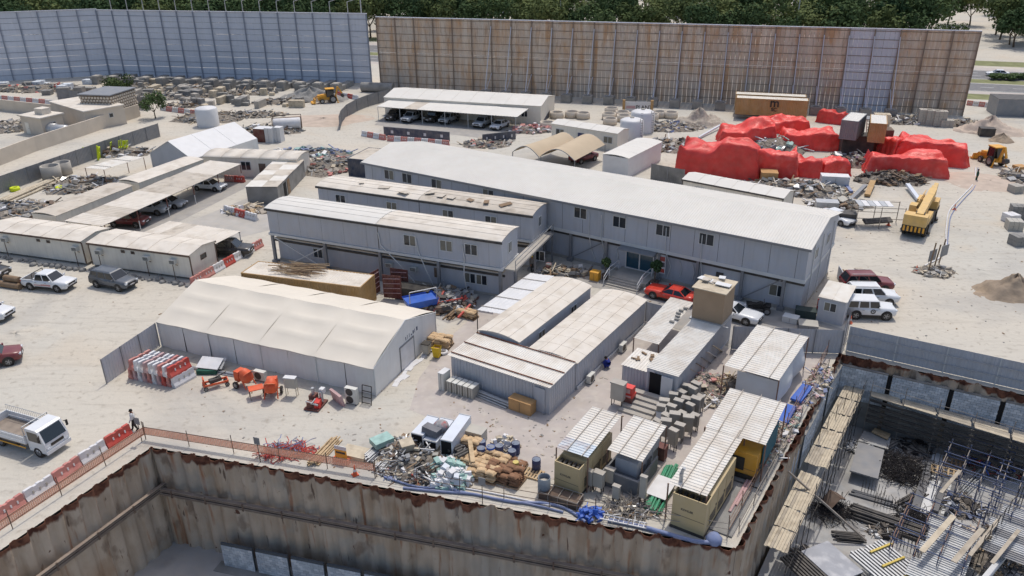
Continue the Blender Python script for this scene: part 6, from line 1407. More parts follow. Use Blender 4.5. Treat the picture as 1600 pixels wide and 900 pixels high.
person('person in white shirt and black trousers walking behind the barriers', P(212,672), R(200), stand(.92,.18,.12), m_white, m_black, 0); person('person in dark green overalls standing by the pipe line at the right', P(1525,284), R(150), stand(.92,.08), mat('green_overall',(42,82,66),.9,.08), mat('green_overall',(42,82,66)), 0)
person('person with a yellow helmet between the middle block and the long office', P(831,424), R(-60), stand(.92,.06,.05), mat('grey_shirt',(120,116,112),.9,.06), m_black, 0, mat('yellow_helmet',(226,190,60),.4,0))
Jc = dict(pelvis=(-.15,0,.32), chest=(.05,0,.66), neck=(.14,0,.80), head=(.20,0,.88), crown=(.21,0,.98))
for s, y in (('L',1),('R',-1)): Jc.update({'sh'+s:(.08,y*.19,.72),'el'+s:(.26,y*.22,.52),'wr'+s:(.42,y*.14,.42),'ha'+s:(.48,y*.10,.38),'hip'+s:(-.12,y*.12,.28),'kn'+s:(.28,y*.17,.46),'an'+s:(.10,y*.14,.08),'to'+s:(.24,y*.15,.035)})
person('worker in blue overalls crouching beside the ribbed cabin wall', P(949,575), R(150), Jc, mat('blue_overall',(36,52,130),.9,.08), mat('blue_overall',(36,52,130)), 0)
# ------------------------------------------------------------------ things lying about in the near yard
JB = {}
def barrier_mesh(L, m):
    k = (round(L,1), m.name)
    if k not in JB:
        mb = MB(); pr = [(-.27,0),(.27,0),(.27,.16),(.13,.42),(.10,.9),(-.10,.9),(-.13,.42),(-.27,.16)]; n = 8
        xs = [0,.06,.10,L*.30,L*.34,L*.44,L*.48,L*.60,L*.64,L*.72,L*.76,L-.10,L-.06,L]; hs = [.84,.9,.9,.9,.84,.84,.9,.9,.84,.84,.9,.9,.9,.84]
        vs = []
        for x, h in zip(xs, hs): vs += [(x, y, z if z < .9 else h) for y, z in pr]
        mb.add(vs, [(i*n+j, i*n+(j+1)%n, (i+1)*n+(j+1)%n, (i+1)*n+j) for i in range(len(xs)-1) for j in range(n)]+[tuple(range(n-1,-1,-1)), tuple((len(xs)-1)*n+j for j in range(n))])
        mb.f = [tuple(reversed(f)) for f in mb.f]
        s = MB()
        s.obox((0,0,0),.10,.03,.20,0,R(-8))
        JB[k] = (mb.mesh('barrier_body', m), s.mesh('forklift_slot', m_whitep if m is not m_whitep else m_greyp))
    return JB[k]
def barrier(label, p, ang, m, L=2.0, group=None, z=0.0, name='road_barrier'):
    a, b = barrier_mesh(L, m); t = thing(name, label, 'road barrier', Vector((p.x,p.y,z)), ang, group); bd_ = link('barrier_body', a, t)
    for q in (.28,.52,.76):
        for s_ in (-1,1): o = link('slot', b, bd_, (L*q,s_*.145,.52), 0 if s_ < 0 else math.pi)
    return t
def barpx(label, a, b, m, **k): A, B = P(*a), P(*b); return barrier(label, A, ANG(A,B), m, max(1.2,(B-A).length-.04), **k)
for lb, a, b, m in [('red plastic road barrier beside the walking person',(167,701),(205,677),m_red),('white plastic road barrier second from the walking person',(127,727),(166,702),m_whitep),('dusky red plastic road barrier in front of the lorry',(86,757),(126,728),m_redd),('white plastic road barrier left of the lorry front',(41,786),(85,758),m_whitep),('red plastic road barrier at the left edge of the pit',(-4,816),(40,787),m_redd)]: barpx(lb, a, b, m)
# stacked barriers by the tent
s0, s1 = P(271,606), P(301,589); sa = ANG(s0,s1); rowd = (P(204,592)-s0); step = rowd/9.0
pal = [m_whitep, m_redd, m_red, m_pink, m_whitep, m_redd, m_pink, m_whitep, m_pink, m_redd]; pal2 = [m_red, m_whitep, m_redd, m_whitep, m_whitep, m_pink, m_whitep, m_whitep, m_redd, m_redd]
cn = {m_whitep.name:'white', m_redd.name:'faded red', m_red.name:'bright red', m_pink.name:'pinkish'}
od = ['first','second','third','fourth','fifth','sixth','seventh','eighth','ninth','tenth']
for k in range(10): barrier('%s barrier, bottom row of the stack by the tent, %s from right' % (cn[pal[k].name], od[k]), s0+step*k, sa+rnd(-.03,.03), pal[k], 2.0, 'barriers stacked by the tent')
for k in range(9): barrier('%s barrier, top row of the stack by the tent, %s from right' % (cn[pal2[k].name], od[k]), s0+step*(k+.4), sa+rnd(-.04,.04), pal2[k], 2.0, 'barriers stacked by the tent', z=.86)
# net fence and guard rails along the pit edge
def lineat(a, b, off): d = (b-a).normalized(); return Vector((-d.y,d.x,0))*off
def net_fence(label, pts, h, m, net=True, step=3.2, name='net_fence', rails=(1.05,.45), pm=None, cat='fence'):
    t = thing(name, label, cat, pts[0]); o = pts[0]
    for a, b in zip(pts[:-1], pts[1:]):
        L = (b-a).length; n = max(1, round(L/step)); d = (b-a)/L
        for k in range(n+1): mb = MB(); q = a+d*(L*k/n)-o; mb.tube(q, q+Vector((rnd(-.06,.06),rnd(-.06,.06),h+rnd(-.1,.15))), .028, 6); obj('post', mb, pm or m_brown, t)
        for z in rails: mb = MB(); mb.tube(a-o+Vector((0,0,z)), b-o+Vector((0,0,z+rnd(-.08,.08))), .022, 5); obj('rail', mb, pm or m_brown, t)
        if net:
            mb = MB(); z0, z1 = rails[1], rails[0]; k = 0; x = 0
            while x < L: q = a+d*x-o; mb.beam(q+Vector((0,0,z0)), q+Vector((0,0,z1)), .07, .006, tuple(d)); x += .13
            z = z0
            while z < z1+.01: mb.beam(a-o+Vector((0,0,z)), b-o+Vector((0,0,z)), .006, .075); z += .11
            q = obj('net', mb, m, t); q['kind'] = 'stuff'
    return t
e1 = cor_nw+(cor_sw-cor_nw).normalized()*.5; off1 = lineat(cor_sw, cor_nw, .9); off2 = lineat(cor_nw, cor_se, .9)
cN = cor_nw+off1*1.1+off2*.6
lw = (cor_se-cor_nw).normalized()
net_fence('orange net fence with steel posts along the left pit edge', [cor_sw+off1, cN], 1.4, m_orangenet); net_fence('orange net fence along the front pit edge before the tent yard', [cN, cor_nw+lw*16.5+off2], 1.4, m_orangenet)
net_fence('thin steel guard rail along the front pit edge before the scrap heap', [cor_nw+lw*16.5+off2*.8, cor_nw+lw*31+off2*.8], 1.3, None, False, rails=(1.05,.55)); net_fence('thin steel guard rail along the pit corner by the generators', [cor_nw+lw*31+off2*.8, cor_se-lw*.5+off2*.9], 1.3, None, False, 2.6, rails=(1.05,.55), pm=m_tube)
off3 = lineat(cor_se, cor_ne, .8); d3 = (cor_ne-cor_se).normalized()
net_fence('scaffold tube guard rail along the pit side beside the canopies', [cor_se+d3*1+off3, cor_ne-d3*.8+off3], 1.3, None, False, 2.4, rails=(1.05,.6,.2), pm=m_rustt)
net_fence('second scaffold tube rail leaning over the pile tops beside the canopies', [cor_se+d3*1.4+off3*.35, cor_ne-d3*3+off3*.3], 1.0, None, False, 2.9, rails=(.9,.4), pm=m_tube)
for lb, px, py in (('grey plate sign on a post at the net fence before the tent yard',407,722),('grey plate sign on a post at the guard rail before the sacks',754,787),('grey plate sign on a post beside the walking person',222,690)):
    t = thing('plate_sign', lb, 'sign', P(px,py)); mb = MB(); mb.tube((0,0,0),(0,0,2.0),.03,6); obj('post', mb, m_brown, t); mb = MB(); mb.obox((0,-.04,1.75),.45,.03,.55,R(-20)); obj('plate', mb, m_steel, t)
# path strip of reddish sand behind the net
def patch(name, px, z, m, seed=0, h=0.0):
    pts = [P(*q, z) for q in px]; mb = MB(); mb.add(pts, [tuple(reversed(q)) if (pts[q[1]]-pts[q[0]]).cross(pts[q[2]]-pts[q[0]]).z < 0 else tuple(q) for q in tessellate_polygon([pts])]); return struct(name, mb, m)
# ---- small builders
def simple(name, label, cat, mb, m, p, rz=0.0, group=None): return tag(obj(name, mb, m, None, p, rz), label, cat, group)
def sheetbox(sx, sy, sz): mb = MB(); mb.box(-sx/2,sx/2,-sy/2,sy/2,0,sz); return mb
def boxthing(name, label, cat, p, ang, sx, sy, sz, m, lidm=None, group=None):
    t = thing(name, label, cat, p, ang, group); obj('body', sheetbox(sx,sy,sz), m, t); mb = MB(); mb.box(-sx/2-.02,sx/2+.02,-sy/2-.02,sy/2+.02,sz,sz+.04); obj('lid', mb, lidm or m, t)
    mb = MB(); mb.box(-.01,.01,-sy/2-.012,-sy/2,.05,sz-.05); obj('seam', mb, m_dsteel, t); return t
DR = {}
def drum(label, p, m=None, group=None, h=.88, r=.29, lying=False):
    m = m or m_drum; k = (m.name,h,r)
    if k not in DR:
        mb = MB(); mb.lathe([(r*.97,0),(r,.02),(r,h*.32),(r*1.03,h*.34),(r,h*.36),(r,h*.64),(r*1.03,h*.66),(r,h*.68),(r,h-.02),(r*.97,h),(r*.93,h-.03)],18); l = MB(); l.lathe([(r*.93,h-.03),(r*.5,h-.028),(0,h-.028)],18); l.lathe([(.05,h),(.05,h+.0),(0,h)],8,(r*.5,0,0)); DR[k] = (mb.mesh('shell', m), l.mesh('lid', mat(m.name+'_lid', (92,108,132), .55, .1, 2, dust=.3)))
    t = thing('steel_drum', label, 'drum', p, rnd(0,6), group); link('shell', DR[k][0], t); link('lid', DR[k][1], t)
    if lying: t.rotation_euler = (math.pi/2,0,rnd(0,6)); t.location.z += r
    return t
SK = {}
def sack_mesh(m, k):
    if (m.name,k) not in SK:
        rr = random.Random(k+3); mb = MB(); n = 8; vs = []
        for i in range(n+1):
            for j in range(n+1):
                u, v = i/n*2-1, j/n*2-1; hgt = .13*(max(0,(1-u**4)*(1-v**4)))**.5; vs.append((u*.34+rr.uniform(-.02,.02), v*.22+rr.uniform(-.02,.02), .10+hgt+rr.uniform(-.015,.015)))
        lo = [(x,y,.10-(z-.10)*.75) for x,y,z in vs]; f = [(i*(n+1)+j,(i+1)*(n+1)+j,(i+1)*(n+1)+j+1,i*(n+1)+j+1) for i in range(n) for j in range(n)]; mb.smooth = True; mb.add(vs, f); mb.add(lo, [tuple(reversed(q)) for q in f]); SK[(m.name,k)] = mb.mesh('sack', m)
    return SK[(m.name,k)]
def sacks(label, p, ang, nx, ny, nz, m, name='sack_stack', group=None, pal_=True, cat='sacks', s=1.0):
    t = thing(name, label, cat, p, ang, group); z0 = 0.0
    if pal_:
        mb = MB(); mb.box(-nx*.34*s,nx*.34*s,-ny*.22*s,ny*.22*s,0,.12); obj('pallet_base', mb, m_oldwood, t); z0 = .12
    for k in range(nz):
        for i in range(nx):
            for j in range(ny):
                if k == nz-1 and random.random() < .3: continue
                o = link('sack', sack_mesh(m, random.randint(0,3)), t, ((i-(nx-1)/2)*.64*s+rnd(-.06,.06), (j-(ny-1)/2)*.42*s+rnd(-.05,.05), z0+k*.2*s), rnd(-.25,.25)); o.scale = (s,s,s)
    return t
m_core = mat('packed_debris', (128,120,110), .95, .45, 3.5, bump=.8, bscale=8, stain=(70,64,58), stain_amt=.8, stain_scale=2.5)
from mathutils.noise import noise as mnoise
def heap(label, p, rx, ry, h, n, mats, size=(.15,.6), seed=1, name='scrap_heap', cat='scrap heap', flat=.35, ang=0.0, long_=.3):
    rr = random.Random(seed); mb = MB()
    for k in range(n):
        a = rr.uniform(0,6.28); d = rr.random()**.5; x, y = rx*d*math.cos(a), ry*d*math.sin(a); z = h*(1-d*d)*rr.uniform(.3,1); mb.cm = rr.randrange(len(mats)); s = rr.uniform(*size)
        if rr.random() < long_: mb.obox((x,y,z+.05), s*rr.uniform(2,4), s*.18, s*.12, rr.uniform(0,3.14), R(rr.uniform(-15,15)), R(rr.uniform(-25,25)))
        else: mb.obox((x,y,z+.05), s, s*rr.uniform(.4,1), s*rr.uniform(flat*.3,flat*1.6), rr.uniform(0,3.14), R(rr.uniform(-25,25)), R(rr.uniform(-25,25)))
    mb.cm = len(mats); vs = [(rx*1.05*j/5*math.cos(i*.5236)*(1+.15*math.sin(i*2.1+seed)), ry*1.05*j/5*math.sin(i*.5236)*(1+.15*math.sin(i*2.1+seed)), h*.72*(1-(j/5)**2)-.02) for j in range(6) for i in range(12)]; mb.smooth = True; mb.add(vs, [(j*12+i,(j+1)*12+i,(j+1)*12+(i+1)%12,j*12+(i+1)%12) for j in range(5) for i in range(12)])
    o = obj(name, mb, list(mats)+[m_core], None, p, ang); o['kind'] = 'stuff'; return tag(o, label, cat)
def mound(label, p, rx, ry, h, m, seed=1, name='sand_heap', cat='heap', ang=0.0, rough=.12):
    rr = random.Random(seed); mb = MB(); n, k = 40, 16; vs = []; ph = [rr.uniform(0,6.28) for _ in range(6)]
    for j in range(k+1):
        r = j/k
        for i in range(n):
            th = 2*math.pi*i/n; w = 1+.14*math.sin(2*th+ph[0])+.08*math.sin(3*th+ph[1])+.05*math.sin(5*th+ph[2]); z = h*((1-r)**1.15)*(1+rough*math.sin(4*th+ph[3]+r*5)) if j < k else -.03
            vs.append((rx*r*w*math.cos(th)+rr.uniform(-.03,.03)*rx*.5*(0<j<k), ry*r*w*math.sin(th), z+(rr.uniform(-.05,.05)*h+.22*h*mnoise(Vector((rx*r*math.cos(th)*.9+seed,ry*r*math.sin(th)*.9,0))))*(0<j<k)))
    mb.smooth = True; mb.add(vs, [(j*n+i,(j+1)*n+i,(j+1)*n+(i+1)%n,j*n+(i+1)%n) for j in range(k) for i in range(n)]); return simple(name, label, cat, mb, m, p, ang)
# ---- machines by the tent
def mixer(label, p, ang):
    t = thing('concrete_mixer', label, 'concrete mixer', p, ang); M = Matrix.Translation((0,-.1,1.0)) @ Matrix.Rotation(R(-38),4,'X'); mb = MB(); mb.lathe([(.18,-.55),(.42,-.45),(.52,-.1),(.52,.15),(.30,.55),(.27,.58),(.24,.55),(.0,.3)],18,M=M); obj('drum', mb, m_orange, t)
    mb = MB(); mb.box(-.38,.38,.35,.85,.5,1.35); obj('engine_housing', mb, m_orange, t); mb = MB(); mb.box(-.3,.3,.33,.348,.9,1.05); mb.box(-.3,.3,.33,.348,1.12,1.25); obj('label_plate', mb, m_pink, t)
    mb = MB(); tube_poly(mb, [(-.5,-.5,.1),(-.45,0,.9),(.45,0,.9),(.5,-.5,.1)], .05); tube_poly(mb, [(-.5,.6,.4),(.5,.6,.4)], .05); tube_poly(mb, [(0,.6,.45),(0,1.3,.5)], .04); obj('frame', mb, m_orange, t); a, b = wheel_meshes(.3,.16)
    for s in (-1,1): o = link('wheel', None, t, (s*.62,.5,.3), math.pi/2); link('tyre', a, o); link('rim', b, o)
    mb = MB(); mb.lathe([(.0,.0),(.42,.02),(.45,.0)],14,M=Matrix.Translation((.0,-.42,1.36)) @ Matrix.Rotation(R(-38),4,'X')); obj('drum_mouth', mb, mat('pale_orange',(226,150,112),.7,.1), t); return t
mixer('orange concrete mixer, left of the pair before the tent wall', P(386,604), R(60)); mixer('orange concrete mixer, right of the pair before the tent wall', P(426,620), R(5))
t = thing('work_table', 'low orange steel table in front of the concrete mixers', 'table', P(402,620), R(25)); mb = MB(); mb.box(-.55,.55,-.4,.4,.78,.84); obj('top', mb, m_orange, t)
for x in (-.5,.5):
    for y in (-.35,.35): mb = MB(); mb.beam((x,y,0),(x,y,.78),.05); obj('leg', mb, m_rustt, t)
t = thing('cutting_trolley', 'orange wheeled bar cutting trolley between the barriers and mixers', 'trolley', P(338,604), R(28)); mb = MB(); mb.box(-.95,.95,-.35,-.28,.35,.5); mb.box(-.95,.95,.28,.35,.35,.5); mb.box(-.95,-.88,-.28,.28,.35,.5); mb.box(.88,.95,-.28,.28,.35,.5); mb.box(-.9,-.8,-.3,.3,.5,1.0); obj('frame', mb, m_orange, t); mb = MB(); mb.obox((0,0,.62),.9,.4,.28,.2); mb.tube((-.3,0,.7),(.9,.1,1.05),.05,6); obj('cutter', mb, m_dsteel, t); a, b = wheel_meshes(.18,.08)
for x in (-.8,.8):
    for s in (-1,1): o = link('wheel', None, t, (x,s*.38,.18)); link('tyre', a, o); link('rim', b, o)
ac_split('pale single fan air conditioner on a stand behind the concrete mixers', P(408,594), R(-22), 1.15, 1); ac_split('pale twin fan air conditioner at the tent corner', P(551,630), R(-22), 1.1, 2)
t = thing('steel_locker', 'grey cabinet on thin legs before the tent wall', 'cabinet', P(457,618), R(-10)); mb = MB(); mb.box(-.45,.45,-.2,.2,.75,1.6); obj('cabinet', mb, m_greyp, t); mb = MB(); mb.box(-.48,.48,-.23,.23,1.6,1.66); obj('lid', mb, m_white, t)
for x in (-.42,.42):
    for y in (-.16,.16): mb = MB(); mb.box(x-.02,x+.02,y-.02,y+.02,0,.75); obj('leg', mb, m_plank, t)
t = thing('pump_set', 'dark red pump machine with hoses before the tent wall', 'pump', P(494,634), R(-15)); mb = MB(); mb.box(-.6,.6,-.8,.8,.05,.15); obj('skid', mb, m_maroon, t)
for k, (x,y,z,sx,sy,sz) in enumerate([(-.3,.3,.5,.5,.6,.6),(.3,-.2,.4,.4,.7,.5),(-.25,-.45,.4,.4,.4,.45)]): mb = MB(); mb.obox((x,y,z),sx,sy,sz,.2*k); obj('pump_body', mb, m_maroon if k != 1 else m_tarp2, t)
mb = MB(); mb.tube((-.3,.3,.8),(-.3,.3,1.35),.12,10); mb.tube((.35,.3,.3),(.35,.3,1.1),.15,10); mb.tube((-.5,-.5,.6),(.5,-.6,.5),.08,8); mb.tube((0,0,.6),(.1,-.8,.7),.06,8); obj('pipework', mb, m_galv, t); mb = MB(); mb.box(.2,.55,.3,.7,.9,1.3); obj('control_box', mb, m_white, t)
simple('foam_board', 'pinkish thick board leaning by the twin fan unit', 'board', MB().obox((0,0,.5),1.5,.2,1.0,0,R(12)), m_pink, P(528,630), R(-48))
t = thing('black_rack', 'black steel frame leaning on the tent corner', 'frame', P(573,632), R(-22)); mb = MB()
for x in (-.4,.4): mb.beam((x,0,0),(x,.25,1.5),.05)
for z in (.1,.55,1.05,1.5): mb.beam((-.4,.17*z,z),(.4,.17*z,z),.05)
obj('bars', mb, m_black, t)
t = thing('steel_sheets', 'white steel door sheets lying on pipes by the tent wall', 'steel sheets', P(330,578), R(-12)); mb = MB(); mb.obox((0,0,.65),1.9,1.2,.08,0,R(20)); obj('sheet', mb, m_whitep, t); mb = MB(); mb.obox((.1,.2,.55),2.0,1.2,.06,.1,R(20)); obj('sheet', mb, m_galv, t); mb = MB(); mb.obox((0,-.5,.2),1.6,.6,.35,.2); obj('green_sheeting', mb, mat('dark_green_sheet',(30,84,70),.6,.2,2), t)
bundle('pipe_bundle', 'grey pipes lying along the foot of the tent wall', 'pipes', P(298,575), P(376,588), (4,3), .05, m_galv, 'pipe', .08, 9)
# ---- between tent and shed
def wheelie(label, p, ang, m, lidm):
    t = thing('waste_bin', label, 'bin', p, ang); mb = MB(); mb.add([(-.24,-.24,.08),(.24,-.24,.08),(.24,.24,.08),(-.24,.24,.08),(-.32,-.32,1.0),(.32,-.32,1.0),(.32,.32,1.0),(-.32,.32,1.0)],[(3,2,1,0),(0,1,5,4),(1,2,6,5),(2,3,7,6),(3,0,4,7)]); obj('body', mb, m, t); mb = MB(); mb.box(-.35,.35,-.35,.35,1.0,1.08) if lidm else mb.box(-.35,.35,-.35,-.28,.95,1.03); obj('lid', mb, lidm or m, t); mb = MB(); mb.tube((-.3,.3,.1),(.3,.3,.1),.1,10); obj('wheel_axle', mb, m_black, t)
    if not lidm: mb = MB(); mb.box(-.28,.28,-.28,.28,.7,.8); obj('rubbish', mb, m_brownsack, t)
wheelie('open yellow waste bin at the right end of the tent', P(683,558), R(-20), mat('yellow_bin',(214,180,44),.6,.1,2), None); wheelie('grey waste bin with black lid at the right end of the tent', P(667,553), R(-20), m_greyp, m_black)
sacks('tan sacks stacked behind the bins at the right end of the tent', P(688,540), R(-20), 3, 3, 4, m_bag)
simple('coil_ring', 'white hose coil beside the yellow bin', 'hose coil', MB().lathe([(.28,0),(.42,.02),(.45,.12),(.42,.22),(.28,.24),(.25,.12),(.28,0)],18), m_whitep, P(692,552))
sacks('tan sacks at the edge of the bluish white canopy', P(730,495), R(-30), 3, 2, 3, m_bag)
# crates at the shed
boxthing('equipment_crate', 'tall pale grey crate standing at the left corner of the ribbed shed', 'crate', P(695,606), aS, .5, .9, 1.5, m_acw, m_white)
for k in range(5): boxthing('equipment_crate', 'short pale grey crate in the row at the ribbed shed, %s from the left' % od[k], 'crate', P(707+k*8.4,609+k*2.6), aS, .38, .9, .95, m_greyp, m_acw, 'crates in a row at the shed')
bundle('profile_bundle', 'grey steel profiles lying along the front of the ribbed shed', 'steel profiles', P(738,612), P(797,636), (5,4,3), .07, m_galv, 'profile', .04, 4)
boxthing('cardboard_box', 'long brown cardboard box at the right front corner of the ribbed shed', 'cardboard box', P(816,641), aS, 1.9, .8, .95, m_cardboard)
# ---- scrap heap above the long pit wall
def duct(label, a, b, w, h, m, z=0.0): A, B = P(*a, z), P(*b, z); t = thing('steel_duct', label, 'duct', A, ANG(A,B)); L = (B-A).length; mb = MB(); mb.box(0,L,-w/2,w/2,0,h); obj('casing', mb, m, t); mb = MB(); mb.box(-.01,.0,-w/2+.05,w/2-.05,.05,h-.05); obj('dark_end_plate', mb, m_dark, t); mb = MB(); mb.box(0,.08,-w/2-.03,w/2+.03,h,h+.03); mb.box(L-.08,L,-w/2-.03,w/2+.03,h,h+.03); obj('flange', mb, m_galv, t); return t  # duct mouth is a dark plate, its inner shade put into the colour
m_bluew = mat('bluish_white_sheet', (206,212,220), .45, .05, 1, dust=.12)
duct('long bluish white steel duct, left of the pair on the scrap pile', (652,693), (678,664), .9, .75, m_bluew, .5); duct('flat bluish white steel duct between the grey wrapped bundle and the heap', (672,700), (700,664), 1.0, .55, m_bluew, .45); duct('long bluish white steel duct, right of the pair on the scrap pile', (698,712), (728,670), .85, 1.2, m_bluew, .3)
simple('grey_bundle', 'dark grey wrapped bundle lying on the white ducts', 'bundle', MB().obox((0,0,.3),.7,1.2,.5,.2,.1,.1), mat('grey_tarp',(112,112,116),.7,.15,2,bump=.5,bscale=4), P(675,678,1.05), R(50)); simple('grey_bundle', 'striped grey wrapped bundle with a red patch on the white ducts', 'bundle', MB().lathe([(0,.75),(.3,.7),(.5,.5),(.55,.2),(.45,0)],9), mat('striped_tarp',(150,148,148),.7,.25,5,stain=(190,60,50),stain_amt=.8,stain_scale=2.2), P(690,672,1.0))
bundle('pipe_bundle', 'silver pipe bundle at the left of the scrap pile', 'pipes', P(572,722), P(594,702), (8,7,6,5), .06, m_galv, 'pipe', .03, 6); bundle('pipe_bundle', 'silver pipe bundle fanned out in front of the scrap pile', 'pipes', P(592,738), P(622,705), (10,9,7,5), .055, m_galv, 'pipe', .08, 7); bundle('pipe_bundle', 'grey pipes right of the ducts on the scrap pile', 'pipes', P(706,726), P(735,684), (8,8,7,6,4), .065, m_steel, 'pipe', .05, 8)
simple('wrapped_sheets', 'pale blue and white plastic wrapped parcel on the pipe bundle', 'parcel', MB().obox((0,0,.2),1.4,1.0,.4,.3), m_pgreen, P(597,692,.5), R(20))
SCR = [m_galv, m_steel, m_oldwood, m_plank, m_whitep, m_greyp, m_brown, m_dsteel]
heap('heap of bent metal and timber scrap in the middle of the scrap pile', P(650,728), 2.6, 1.7, 1.3, 300, SCR, (.12,.5), 21, ang=-.3, long_=.5); heap('low scrap of tubes and boards left of the ducts', P(630,705), 1.8, 1.3, 1.0, 170, SCR, (.12,.5), 22, long_=.5); heap('small mixed scrap along the pit edge before the scrap pile', P(660,748), 3.2, .7, .45, 170, SCR+[m_bpipe,m_red], (.08,.4), 23, ang=-.25)
simple('white_carton', 'white carton on top of the scrap pile', 'carton', MB().obox((0,0,.25),.9,.8,.5,.4,.1), m_plank, P(636,700,1.0)); heap('light grey plastic bags and wrap at the pit edge', P(707,752), 1.5, .9, .9, 160, [m_whitep, m_bluew, m_whitep, m_pgreen], (.15,.5), 24, 'plastic_waste', 'plastic waste', .8, long_=.1); heap('pale green plastic wrap between the scrap pile and the sacks', P(698,735), 1.3, .7, .9, 130, [m_pgreen, m_pgreen, m_whitep], (.15,.5), 25, 'plastic_waste', 'plastic waste', .8, long_=.1)
bundle('pipe_stack', 'upright block of dark grey tubes beside the tan sacks', 'tubes', P(712,722), P(724,716), (5,5,5,5), .12, m_dsteel, 'tube', .0, 3)
for lb, px, py, n_, m in (('tan sack stack, left of the group beside the dark tubes',735,725,(3,3,3),m_bag),('tan sack stack behind the group with a plank leaning on it',733,700,(3,2,4),m_bag),('tan sack stack in the middle of the group before the drums',770,722,(4,2,3),m_bag),('tan sack stack nearest the pit edge',756,745,(3,3,4),m_bag),('brown sack stack right of the tan ones',787,748,(4,3,4),m_brownsack),('scattered brown sacks behind the brown stack',800,728,(3,2,2),m_brownsack)): sacks(lb, P(px,py), R(-25+rnd(-8,8)), *n_, m)
plankobj('pale plank leaning on the tan sack stack', P(739,722,1.0), P(734,686,1.1), .3, .06, m_wood)
for lb, px, py in (('dark blue drum behind the sacks, leftmost of the rear row',753,705),('dark blue drum in the front row left of the bright blue one',752,716),('dark blue drum right of the bright blue one',780,712),('dark blue drum with pale lid left of the cable coil',800,720),('dark blue drum at the rear right of the drums',806,708),('dark blue drum standing alone at the right on the paving',838,734)): drum(lb, P(px,py))
drum('bright blue drum in the middle of the dark drums', P(767,714), m_blue)
boxthing('grey_cabinet', 'pale grey cabinet lying behind the drums', 'cabinet', P(744,688), R(-25), 1.3, .9, .9, m_greyp)
heap('white bagged waste behind the drums', P(790,697), 1.0, .6, .7, 80, [m_whitep, m_plank], (.15,.45), 26, 'plastic_waste', 'plastic waste', .8, long_=.05)
t = thing('cable_coil', 'coil of grey cable with a yellow core beside the sacks', 'cable coil', P(806,736)); mb = MB()
for k in range(7): mb.lathe([(.55-.02*k,.06+k*.07),(.60-.02*k,.06+k*.07),(.60-.02*k,.12+k*.07),(.55-.02*k,.12+k*.07),(.55-.02*k,.06+k*.07)],20)
obj('coil', mb, m_tube, t); mb = MB(); mb.tube((0,0,.2),(0,0,.75),.2,12); obj('core', mb, mat('yellow_core',(206,186,110),.7,.1), t)
pallet(P(834,742), R(-25), 'light timber pallet beside the lone blue drum')
for lb, px, py in (('tall grey cylinder bin at the pit edge beside the tan generator',850,772),): 
    t = thing('cylinder_bin', lb, 'bin', P(px,py)); mb = MB(); mb.lathe([(.38,0),(.4,.05),(.4,1.35),(.36,1.35),(.36,.9)],18); obj('shell', mb, mat('bluegrey_steel',(112,122,132),.6,.1,1.5,dust=.2), t); mb = MB(); mb.lathe([(.36,1.0),(.2,1.05),(0,1.02)],14); obj('contents', mb, m_greyp, t)
# timber bundle, sign, board left of the scrap
bundle('timber_bundle', 'bundle of brown timber battens beside the net fence', 'timber', P(489,727), P(524,690), (7,6,5), .06, m_wood, 'batten', .05, 11)
t = thing('warning_sign', 'orange and yellow warning panel standing beside the timber bundle', 'sign', P(534,722), R(-20)); mb = MB(); mb.box(-.45,.45,-.02,.02,.3,1.0); obj('panel', mb, m_yellow, t); mb = MB(); mb.box(-.45,.45,-.02,.02,1.0,1.3); obj('header', mb, m_white, t); mb = MB(); mb.box(-.35,.35,-.03,-.02,.7,.85); obj('marking', mb, m_dsteel, t); mb = MB(); mb.box(-.6,.6,-.15,.15,0,.3); obj('base', mb, m_orange, t)
simple('cream_board', 'cream board lying between the sign and the silver pipes', 'board', MB().obox((0,0,.2),1.9,1.2,.35), m_plank, P(556,712), R(-20))
def cone(label, p, group=None):
    t = thing('traffic_cone', label, 'traffic cone', p, rnd(0,1), group); mb = MB(); mb.box(-.2,.2,-.2,.2,0,.05); obj('base', mb, m_orange, t); mb = MB(); mb.lathe([(.15,.05),(.03,.75),(0,.75)],12); c_ = obj('cone', mb, m_orange, t); mb = MB(); mb.lathe([(.108,.30),(.08,.47)],12); obj('band', mb, m_whitep, c_); return t
cone('orange traffic cone at the pit edge before the cream board', P(555,742)); cone('orange traffic cone at the foot of the yellow crane', P(1388,352)); cone('orange traffic cone behind the gatehouse cars', P(1398,468)); cone('orange traffic cone on the sand beside the hose line', P(1491,328)); cone('orange traffic cone beside the broken sign frames', P(1431,425)); cone('orange traffic cone at the corner of the gatehouse', P(1328,505))
tangle('red_net_heap', 'crumpled red net and ropes beside the net fence', 'net heap', P(455,708), 1.8, .7, .45, 150, .03, m_red, 1.0, 31, curl=1.2); tangle('cable_heap', 'blue and grey cables on the net heap', 'cables', P(450,703), 1.6, .5, .6, 60, .03, m_bpipe, 1.0, 32, curl=1.2)
